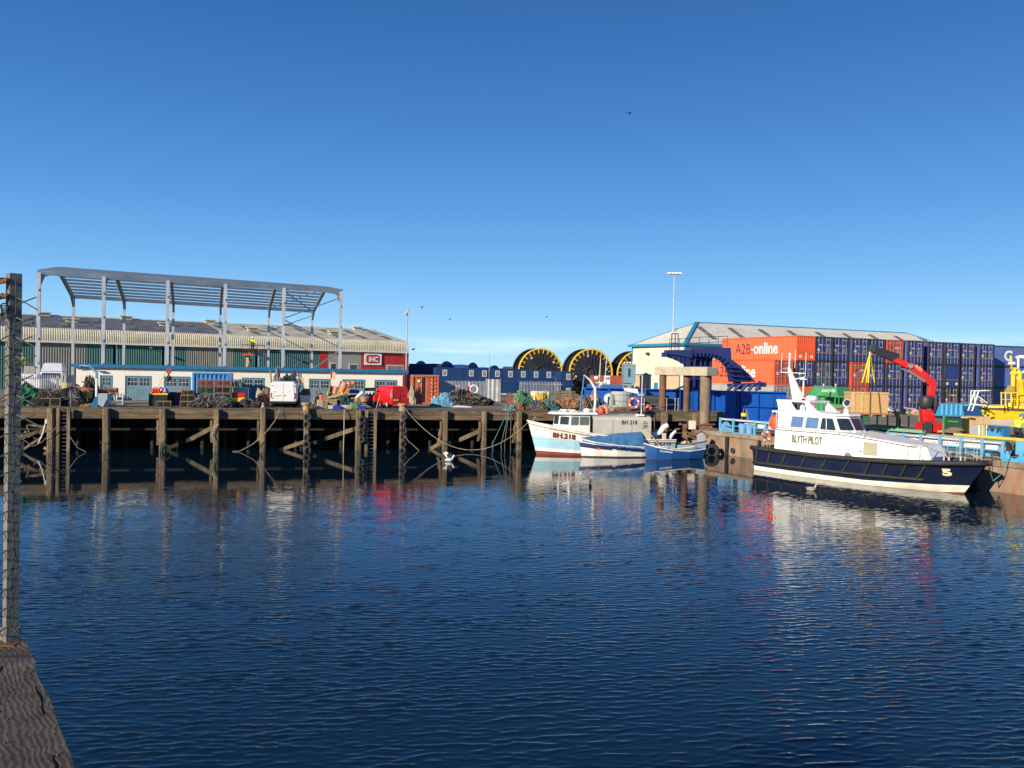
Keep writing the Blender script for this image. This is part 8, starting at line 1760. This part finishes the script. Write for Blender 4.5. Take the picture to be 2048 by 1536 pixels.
# lorry behind the palisade fence, far left
wl_ = thing('white_lorry', 'white lorry cab with a tall pale roof behind the palisade fence', 'lorry', qp(101, 13.5, D-.1), QA+R(3)); wl_.scale = (.84, .84, .84)
lw = paint('lorry_silver_white', (.58, .60, .66), .35)
mb = MB(); mb.loft([[V((-1.05, 0, .6)), V((1.05, 0, .6)), V((1.05, 2.2, .6)), V((-1.05, 2.2, .6))], [V((-1.1, -.05, 2.0)), V((1.1, -.05, 2.0)), V((1.1, 2.2, 2.0)), V((-1.1, 2.2, 2.0))], [V((-1.0, .3, 2.9)), V((1.0, .3, 2.9)), V((1.0, 2.2, 2.9)), V((-1.0, 2.2, 2.9))]]); mb.build('cab', lw, wl_, bevel=.08)
mb = MB(); mb.loft([[V((-1.0, .3, 2.93)), V((1.0, .3, 2.93)), V((1.0, 2.1, 2.93)), V((-1.0, 2.1, 2.93))], [V((-.82, 1.0, 3.75)), V((.82, 1.0, 3.75)), V((.85, 2.1, 3.8)), V((-.85, 2.1, 3.8))]]); mb.build('roof_fairing', lw, wl_, bevel=.06)
mb = MB(); mb.add([(-.9, -.03, 2.05), (.9, -.03, 2.05), (.85, .24, 2.75), (-.85, .24, 2.75)], [(0, 1, 2, 3)]); mb.build('windscreen', glass, wl_)
for s_ in (-1, 1): mb = MB(); mb.bx(s_*1.2-.08, s_*1.2+.08, 0, .1, 1.9, 2.5); mb.build('mirror', black, wl_); mb = MB(); mb.lathe([(.2, -.15), (.5, -.14), (.5, .14), (.2, .15)], 16, o=(s_*.85, .8, .5), ax=(1, 0, 0)); mb.build('wheel', rubber, wl_)
mb = MB(); mb.bx(-.9, .9, -.1, 0, .9, 1.5); mb.build('grille', dsteel, wl_)
mb = MB(); p = qp(134, 12.0, D); mb.T = Matrix.Translation(p); mb.bx(-.45, .45, 0, .5, .7, 1.45); tag(mb.build('yellow_hopper', yellow), 'small yellow hopper behind the palisade fence', 'hopper')
mb = MB(); p = qp(50, 13, D); mb.T = Matrix.Translation(p); mb.bx(-1.2, 1.3, 0, 2, .3, 1.75); mb.bx(-.9, 1.0, .1, 1.9, 1.75, 2.1); tag(mb.build('parked_car', lw, bevel=.15), 'pale vehicle top behind the palisade fence at the far left', 'vehicle')
H_('orange_buoy_heap', 'red orange buoys at the foot of the palisade fence', 'buoys', 54, 8.4, .5, .4, 1.1, paint('buoy_orange', (.75, .15, .06), .5), 54, 0, None, .3)
H_('dark_gear_heap', 'dark blue and black gear along the foot of the palisade fence', 'gear heap', 92, 8.0, 3.0, .7, .95, netk, 55, 90, ropeg)

# ================================================================== BOOM LIFT WITH WORKER
lp = at(507, 711, 86); t = thing('boom_lift', 'orange lift basket on a thin boom above the workshop roof', 'lift', (lp.x, lp.y, 0), R(14)); zb = lp.z
mb = MB(); mb.bx(-1.1, 1.1, -.45, .45, zb, zb+.12); mb.build('basket_floor', orange, t)
mb = MB()
for z in (.55, 1.05): 
    mb.bx(-1.1, 1.1, -.47, -.42, zb+z, zb+z+.06); mb.bx(-1.1, 1.1, .42, .47, zb+z, zb+z+.06); mb.bx(-1.12, -1.07, -.42, .42, zb+z, zb+z+.06); mb.bx(1.07, 1.12, -.42, .42, zb+z, zb+z+.06)
mb.build('guard_rail', orange, t)
for x in (-1.08, -.4, .35, 1.08): mb = MB(); mb.bx(x-.03, x+.03, -.47, -.42, zb+.1, zb+1.1); mb.build('rail_post', orange, t)
mb = MB(); mb.bx(.35, .95, -.4, -.2, zb+.12, zb+.55); mb.build('tool_box', skyb, t)
mb = MB(); mb.bx(-.75, -.5, -.1, .2, G, zb); mb.bx(-.5, -.38, -.1, .2, G, zb-.2); mb.build('mast', paint('lift_mast', (.5, .42, .22), .6), t)
mb = MB(); mb.tube([(-.45, -.15, zb), (-.35, -.15, zb-.6), (-.5, -.15, zb-1.2), (-.38, -.15, zb-1.8)], .1, 6); mb.build('hose', black, t)

# ================================================================== PEOPLE
def person(loc, rz, label, pose, jacket, trousers, helmet=None, scale=1.0):
    """pose: dict of joints (local, metres; faces -y)"""
    J = dict(pelvis=(0, 0, .95), chest=(0, 0, 1.32), neck=(0, 0, 1.5), head=(0, -.02, 1.66), top=(0, -.02, 1.75),
             shl=(-.19, 0, 1.43), ell=(-.26, -.02, 1.15), hal=(-.27, -.1, .9), shr=(.19, 0, 1.43), elr=(.26, -.02, 1.15), har=(.27, -.1, .9),
             hil=(-.1, 0, .92), knl=(-.11, -.03, .5), anl=(-.11, .02, .08), tol=(-.12, -.16, .03), hir=(.1, 0, .92), knr=(.11, -.03, .5), anr=(.11, .02, .08), tor=(.12, -.16, .03)); J.update(pose)
    E = [('pelvis', 'chest'), ('chest', 'neck'), ('neck', 'head'), ('head', 'top'), ('chest', 'shl'), ('shl', 'ell'), ('ell', 'hal'), ('chest', 'shr'), ('shr', 'elr'), ('elr', 'har'), ('pelvis', 'hil'), ('hil', 'knl'), ('knl', 'anl'), ('anl', 'tol'), ('pelvis', 'hir'), ('hir', 'knr'), ('knr', 'anr'), ('anr', 'tor')]
    Rr = dict(pelvis=.15, chest=.17, neck=.06, head=.10, top=.08, shl=.08, ell=.055, hal=.035, shr=.08, elr=.055, har=.035, hil=.10, knl=.07, anl=.05, tol=.045, hir=.10, knr=.07, anr=.05, tor=.045)
    names = list(J); vs = [V(J[k]) for k in names]; es = [(names.index(a), names.index(b)) for a, b in E]; rad = [Rr[k] for k in names]
    for hn, el in (('hal', 'ell'), ('har', 'elr')):
        h = V(J[hn]); d = (h-V(J[el])).normalized(); sd_ = d.cross(V((0, 1, 0))); sd_ = sd_.normalized() if sd_.length > .1 else V((1, 0, 0)); pi = names.index(hn)
        pm = h+d*.07; vs.append(pm); rad.append(.03); ip = len(vs)-1; es.append((pi, ip))
        for f in range(5):
            off = (f-1.5)*.02 if f < 4 else -.045; ln = (.07, .08, .075, .06, .05)[f]; st_ = pm if f < 4 else h+d*.02
            b0 = st_+sd_*off+d*.02; b1 = b0+d*ln*.6+V((0, -.008, -.01)); b2_ = b1+d*ln*.4+V((0, -.015, -.015)); n0 = len(vs); vs += [b0, b1, b2_]; rad += [.010, .0095, .008]; es += [(ip if f < 4 else pi, n0), (n0, n0+1), (n0+1, n0+2)]
    me = bpy.data.meshes.new('person'); me.from_pydata([tuple(v) for v in vs], es, []); ob = bpy.data.objects.new('person', me); col.objects.link(ob)
    md = ob.modifiers.new('skin', 'SKIN'); md.use_smooth_shade = True
    for i, sv in enumerate(me.skin_vertices[0].data): sv.radius = (rad[i], rad[i]*(.75 if i in (0, 1) else 1)); sv.use_root = (i == 0)
    ob.modifiers.new('sub', 'SUBSURF').levels = 1; ob.modifiers['sub'].render_levels = 1
    dg = bpy.context.evaluated_depsgraph_get(); m2 = bpy.data.meshes.new_from_object(ob.evaluated_get(dg)); bpy.data.objects.remove(ob)
    for x in (jacket, trousers, skin, black): m2.materials.append(x)
    hd = V(J['head']); hl = V(J['hal']); hr = V(J['har']); hip_ = V(J['pelvis'])
    for p in m2.polygons:
        c = p.center; p.use_smooth = True
        dh = min((c-hd).length, (c-V(J['top'])).length)
        if dh < .135: p.material_index = 2
        elif min((c-hl).length, (c-hr).length) < .17 and c.z < 9: p.material_index = 2 if min((c-hl).length, (c-hr).length) < .14 else 0
        elif min((c-V(J[k])).length for k in ('anl', 'tol', 'anr', 'tor')) < .12: p.material_index = 3
        elif min((c-V(J[k])).length for k in ('knl', 'knr', 'hil', 'hir', 'anl', 'anr')) < .27 and (c-V(J['chest'])).length > .3: p.material_index = 1
        else: p.material_index = 0
    o = bpy.data.objects.new('person', m2); col.objects.link(o); o.location = loc; o.rotation_euler = (0, 0, rz); o.scale = (scale,)*3; tag(o, label, 'person')
    mb = MB(); tp_ = V(J['top']); up_ = (tp_-hd).normalized(); c0 = hd+up_*.03
    mb.lathe([(.15, -.005), (.135, .02), (.125, .07), (.09, .12), (.02, .145)], 14, o=c0, ax=up_); mb.build('helmet', helmet or white, o, smooth=True)
    mb = MB(); fx = hd+V((0, -.10, 0)); mb.lathe([(.012, 0), (.018, .03)], 6, o=fx+V((0, -.0, -.02)), ax=(0, -1, 0)); mb.build('nose', skin, o)
    mb = MB(); [mb.lathe([(.012, 0), (.012, .008)], 6, o=fx+V((sx_, .004, .015)), ax=(0, -1, 0)) for sx_ in (-.035, .035)]; mb.bx(fx.x-.025, fx.x+.025, fx.y-.006, fx.y+.004, fx.z-.052, fx.z-.045); mb.build('eyes_and_mouth', black, o)
    return o
person((lp.x-.1, lp.y, zb+.12), R(14), 'person in a yellow hi-vis jacket and orange trousers standing in the orange lift basket', dict(hal=(-.2, -.35, 1.1), har=(.2, -.35, 1.1), ell=(-.28, -.15, 1.2), elr=(.28, -.15, 1.2)), hivis, hivo, white)
p = at(43, 737, 74.5); p.z = 5.2; person(p, R(30), 'person in yellow hi-vis vest and white helmet standing high behind the fence at far left', {}, hivis, navycloth, white)
mb = MB(); mb.T = Matrix.Translation((p.x, p.y, 3)); mb.bx(-1.2, 1.4, -.4, 1.2, 0, 2.2); tag(mb.build('flat_truck_body', lw, bevel=.05), 'pale truck body the hi-vis worker stands on at the far left', 'truck body')
bz = RZ+1.2
p = RQ(rs(1797, LN+.5, 3.2), LN+.5, bz-.35); person(p, R(-75), 'person in an orange vest and white helmet reaching out to guide the hanging crate', dict(chest=(0, -.12, 1.3), neck=(0, -.2, 1.45), head=(0, -.27, 1.58), top=(0, -.30, 1.67), shl=(-.19, -.17, 1.4), shr=(.19, -.17, 1.4), ell=(-.2, -.45, 1.42), hal=(-.18, -.72, 1.5), elr=(.2, -.4, 1.2), har=(.2, -.62, 1.15)), hivo, navycloth, white)
tb = TS+0; p = RQ(rs(2036, LN+.6, 3.6), LN+.6, bz-.02); person(p, R(115), 'person in a bright yellow jacket and blue helmet kneeling over the trailer load', dict(pelvis=(0, .1, .34), chest=(0, -.06, .70), neck=(0, -.17, .88), head=(0, -.28, .98), top=(0, -.33, 1.05), shl=(-.2, -.08, .82), shr=(.2, -.08, .82), ell=(-.28, -.2, .58), elr=(.28, -.2, .58), hal=(-.2, -.42, .42), har=(.2, -.42, .42), hil=(-.1, .1, .32), hir=(.1, .1, .32), knl=(-.13, -.2, .1), knr=(.13, -.2, .1), anl=(-.12, .22, .08), anr=(.12, .22, .08), tol=(-.12, .36, .05), tor=(.12, .36, .05)), mat('bright_jacket', (.70, .90, .06), .7), navycloth, paint('helmet_blue', (.03, .2, .45), .4), 1.25)

# ================================================================== GULLS AND BIRDS
def gull(loc, rz, label, mode='swim', m_=bwhite, wing=None):
    t = thing('gull', label, 'gull', loc, rz)
    mb = MB(); mb.lathe([(.01, -.22), (.05, -.16), (.095, -.04), (.10, .06), (.07, .16), (.03, .2)], 12, o=(0, 0, .07), ax=(1, 0, 0)); mb.tube([(.15, 0, .10), (.2, 0, .18), (.23, 0, .25)], [.055, .04, .045], 8); mb.lathe([(.01, -.05), (.048, -.02), (.05, .02), (.02, .055)], 10, o=(.24, 0, .26), ax=(1, 0, 0)); mb.build('body', m_, t, smooth=True)
    mb = MB(); mb.cyl((.29, 0, .255), (.35, 0, .245), .013, .004, n=6); mb.build('beak', yellow, t)
    for s_ in (-1, 1):
        mb = MB()
        if mode == 'swim': mb.add([(.08, s_*.085, .13), (-.1, s_*.10, .12), (-.3, s_*.03, .15), (-.05, s_*.05, .175)], [(0, 1, 2, 3)])
        elif mode == 'land': mb.add([(.08, s_*.07, .15), (-.1, s_*.07, .14), (-.22, s_*.35, .38), (-.02, s_*.42, .45), (.08, s_*.25, .3)], [(0, 1, 2, 3, 4)])
        else: mb.add([(.1, s_*.05, .1), (-.1, s_*.05, .1), (-.08, s_*.35, .22), (-.15, s_*.62, .14), (.05, s_*.4, .24)], [(0, 1, 2, 3, 4)])
        mb.build('wing', wing or m_, t)
    return t
p = gnd(898, 923); gull((p.x, p.y, .02), R(20), 'white gull landing on the calm water between the jetty piles', 'land').scale = (1.4,)*3
p = gnd(1622, 981); gull((p.x, p.y, -.01), R(10), 'pale brown gull swimming in front of the pilot boat', 'swim', mat('gull_brown', (.42, .36, .30), .8)).scale = (1.3,)*3
dk = mat('bird_dark', (.03, .03, .035), .8)
for (u, v, Y, lb) in ((1259, 228, 90, 'single dark bird high in the sky right of centre'), (843, 616, 120, 'tiny dark bird in the sky beside the lamp post'), (1093, 635, 150, 'tiny bird above the middle cable reel'), (899, 640, 150, 'tiny bird low in the sky above the blue reels')): p = at(u, v, Y); gull(p, R(70), lb, 'fly', dk)
p = at(826, 700, 120); gull(p, R(20), 'dark gull flying at the corner of the red shed', 'fly', dk)

# ================================================================== FOREGROUND: quay timber, post and chain-link mesh
oldw = bpy.data.materials.new('old_grained_timber'); oldw.use_nodes = True; nt = oldw.node_tree; N = nt.nodes; b = N['Principled BSDF']; b.inputs['Roughness'].default_value = .9
tc = N.new('ShaderNodeTexCoord'); mp = N.new('ShaderNodeMapping'); mp.inputs['Scale'].default_value = (1, 1, 1); mp.inputs['Rotation'].default_value = (0, 0, R(-36))
wv_ = N.new('ShaderNodeTexWave'); wv_.wave_type = 'BANDS'; wv_.bands_direction = 'X'; wv_.inputs['Scale'].default_value = 12; wv_.inputs['Distortion'].default_value = 14; wv_.inputs['Detail'].default_value = 3; wv_.inputs['Detail Scale'].default_value = .4
cr2 = N.new('ShaderNodeValToRGB'); cr2.color_ramp.elements[0].color = (.052, .042, .032, 1); cr2.color_ramp.elements[0].position = .25; cr2.color_ramp.elements[1].color = (.082, .066, .047, 1); cr2.color_ramp.elements[1].position = .8
nz2 = N.new('ShaderNodeTexNoise'); nz2.inputs['Scale'].default_value = 5; nz2.inputs['Roughness'].default_value = .7; nz2.inputs['Detail'].default_value = 9
mx2 = N.new('ShaderNodeMixRGB'); mx2.blend_type = 'MULTIPLY'; mx2.inputs[0].default_value = .85; rr = N.new('ShaderNodeMapRange'); rr.inputs[1].default_value = .3; rr.inputs[2].default_value = .7; rr.inputs[3].default_value = .3; rr.inputs[4].default_value = 2.0
L = nt.links; L.new(tc.outputs['Object'], mp.inputs[0]); L.new(mp.outputs[0], wv_.inputs[0]); L.new(wv_.outputs[0], cr2.inputs[0]); L.new(tc.outputs['Object'], nz2.inputs[0]); L.new(nz2.outputs[0], rr.inputs[0]); L.new(cr2.outputs[0], mx2.inputs[1]); L.new(rr.outputs[0], mx2.inputs[2]); L.new(mx2.outputs[0], b.inputs['Base Color'])
bp = N.new('ShaderNodeBump'); bp.inputs['Distance'].default_value = .0015; L.new(wv_.outputs[0], bp.inputs['Height']); bp2 = N.new('ShaderNodeBump'); bp2.inputs['Distance'].default_value = .02; L.new(nz2.outputs[0], bp2.inputs['Height']); L.new(bp.outputs[0], bp2.inputs['Normal']); L.new(bp2.outputs[0], b.inputs['Normal'])
FZ = 4.78
g0 = gnd(53, 1282, FZ); g1 = gnd(150, 1536, FZ); de = (g1-g0)
E0 = g0; E1 = g0+de*2.2
left = V((-1, -.12, 0))
mb = MB()
def ft(u, v):
    e = E0.lerp(E1, v); w_ = noise.noise(V((v*9, 4, 0)))*.025
    z = FZ-.012*u+noise.noise(V((u*3, v*14, 2)))*.012
    return V((e.x+w_*(1-u)-u*1.6, e.y-.19*u*1.0, z))
mb.grid(ft, 40, 90)
n = 60
mb.add([ft(0, i/n) for i in range(n+1)]+[ft(0, i/n)+V((.012*math.sin(i*1.7), 0, -.32)) for i in range(n+1)], [(i, i+1, n+2+i, n+1+i) for i in range(n)])
mb.add([ft(i/20, 0) for i in range(21)]+[ft(i/20, 0)+V((0, 0, -.32)) for i in range(21)], [(i+1, i, 21+i, 22+i) for i in range(20)])
ob = mb.build('quay_timber', oldw); tag(ob, 'old grained timber quay edge with cracks in the bottom left corner', 'quay timber')
mb = MB(); a = ft(0, .0)+V((-.1, .05, -.02)); mb.beam(a+V((.0, .03, 0)), a+V((-2, -.22, 0)), .10, .12); mb.build('cross_batten', mat('pale_split_wood', (.24, .20, .15), .9, var=.5, vs=6, st=(.2, 1, 1), bump=.02), ob)
mb = MB(); a = ft(0, .08)+V((.0, 0, .0)); mb.beam(a, a+V((-2, -.2, 0)), .02, .012); mb.build('crack', black, ob)
rg = random.Random(3)
mb = MB()
for i in range(70): q = ft(rg.uniform(.02, .55), rg.uniform(.1, .62)); mb.lathe([(.006, 0), (.006, .006)], 6, o=q+V((0, 0, .001)))
mb.build('nail_heads', rust, ob)
mb = MB()
for i in range(2): q = ft(rg.uniform(.03, .3), rg.uniform(.15, .5)); mb.lathe([(.012+.012*rg.random(), .001), (.006, .004)], 7, o=q)
mb.build('droppings', bwhite, ob)
ckm = mat('crack_dark', (.012, .010, .008), 1., spec=0.); mb = MB(); pr_ = None
pts = [ft(.10+.05*i+.012*math.sin(i*2.1), .12+.09*i)+V((0, 0, .002)) for i in range(7)]
for i in range(6): mb.beam(pts[i], pts[i+1], .006, .002)
mb.build('long_crack', ckm, ob)
for (ua, va, ln_) in ((.02, .2, .10), (.22, .3, .14), (.3, .05, .2), (.04, .42, .07), (.38, .4, .2), (.14, .24, .05)):
    mb = MB(); q_ = [ft(ua+.004*math.sin(j*1.9+ua*9)+.02*j*ln_, va+ln_*j/5)+V((0, 0, .0015)) for j in range(6)]
    for j in range(5): mb.beam(q_[j], q_[j+1], .003+.002*(j % 3), .002)
    mb.build('crack', ckm, ob)

# quay body under the timber
mb = MB(); e0 = ft(0, 0); mb.prism([V((e0.x-.1, e0.y-.05, 0)), V((e0.x-6, e0.y-.7, 0)), V((E1.x-6, E1.y-1, 0)), V((E1.x-.1, E1.y, 0))], (0, 0, -1), (0, 0, FZ-.33)); struct(mb.build('near_quay', conc2))
# post: steel angle
pbm = gnd(14, 1286, FZ); PY = pbm.y
top_p = at(30, 546, PY)
fp = thing('fence_post', 'tall grey steel angle post wrapped in chain-link mesh at the left edge', 'fence post', (pbm.x, pbm.y, FZ-.02), R(0))
hgt = top_p.z-FZ+.02; wA = .078
postm = mat('post_grey', (.16, .155, .14), .8, .0, var=.3, vs=5, dirt=(.10, .095, .085), da=.6, ds=3, bump=.004, bs=25)
mb = MB(); mb.prism([(-.045, .03, 0), (-.002, -.005, 0), (.043, .035, 0), (.038, .04, 0), (-.002, .006, 0), (-.04, .036, 0)], (0, 0, 0), (0, 0, hgt)); mb.build('angle', postm, fp)
for v_ in (554, 585):
    z = at(20, v_, PY).z-FZ; mb = MB(); mb.beam((-.03, -.012, z), (-.22, -.05, z-.05), .028, .03); mb.build('bracket_arm', rust, fp)
    mb = MB(); mb.lathe([(.016, 0), (.018, .012), (.010, .02)], 6, o=(-.018, -.004, z), ax=(0, -1, 0)); mb.build('bolt', rust, fp)
mb = MB(); z = at(20, 617, PY).z-FZ
for i in range(5): mb.torus((-.02, -.02, z-.02+.012*i), (.3*math.sin(i), .9, .4), .02, .004, 12, 5)
mb.build('wire_knot', dsteel, fp)
z = at(5, 1265, PY).z-FZ; mb = MB(); mb.bx(-.06, .06, -.04, .05, 0.0, .02); mb.build('foot', rust, fp)
# chain link: one mesh of woven wires on both sides of the post
cl_ = thing('chain_link_mesh', 'torn green chain-link fence mesh with cut wire ends poking out beside the post', 'mesh', (pbm.x, pbm.y-.03, FZ), 0)
wire = mat('mesh_wire', (.045, .06, .05), .5, .3)
pitch = 38.6*PY/F; half = pitch/2; zt0 = at(20, 640, PY).z-FZ
mb = MB()
def wirez(k): return zt0-k*pitch
rows = int(zt0/pitch)+1
# left side full mesh
x0 = -.045
for k in range(-2, rows+1):
    for j in range(14):
        xa = x0-.0-j*half; s_ = 1 if j % 2 == 0 else -1
        for sg in (1, -1):
            za = wirez(k)+(half*.5*sg if j % 2 == 0 else -half*.5*sg); zb_ = wirez(k)-(half*.5*sg if j % 2 == 0 else -half*.5*sg)
            if max(za, zb_) > zt0+.28 or min(za, zb_) < .02: continue
            mb.cyl((xa, -.015+.004*sg, za), (xa-half, -.015-.004*sg, zb_), .0034, n=5)
mb.build('left_mesh', wire, cl_)
# wires over the post and loose ends to the right
for k in range(0, rows+4):
    z = zt0-(k-4)*pitch+.0; lean = math.sin(k*1.7)*.004
    if z < .04 or z > hgt-.07: continue
    rx = .055+.006*math.sin(k*.9); 
    mb = MB(); x_end = .165+.012*math.sin(k*2.3) if z > hgt*.52 else .085+.02*math.sin(k*2.3)
    if z < zt0+.02: mb.tube([(x0, -.02, z-half*.5), (-.02, -.03, z-half*.2), (.02, -.035, z+half*.25), (rx, -.02, z+half*.5)], .0038, 6)
    # crossing loose ends
    mb.tube([(rx, -.015, z+half*.5), (rx+.004, -.01, z+half*.25), (rx+(x_end-rx)*.5, -.012, z-half*.25+lean), (x_end, -.01, z-half*.8+lean*2)], .0036, 6)
    mb.tube([(rx+.0, -.012, z-half*.5), (rx+(x_end-rx)*.45, -.016, z-half*.1), (x_end-.004, -.018, z+half*.35)], .0036, 6)
    mb.build('wire_strand', wire, cl_)
mb = MB(); mb.tube([(.052+.006*math.sin(i*.7), -.012, hgt-.05-i*.05) for i in range(int((hgt-.12)/.05))], .0042, 6); mb.build('edge_wire', wire, cl_)
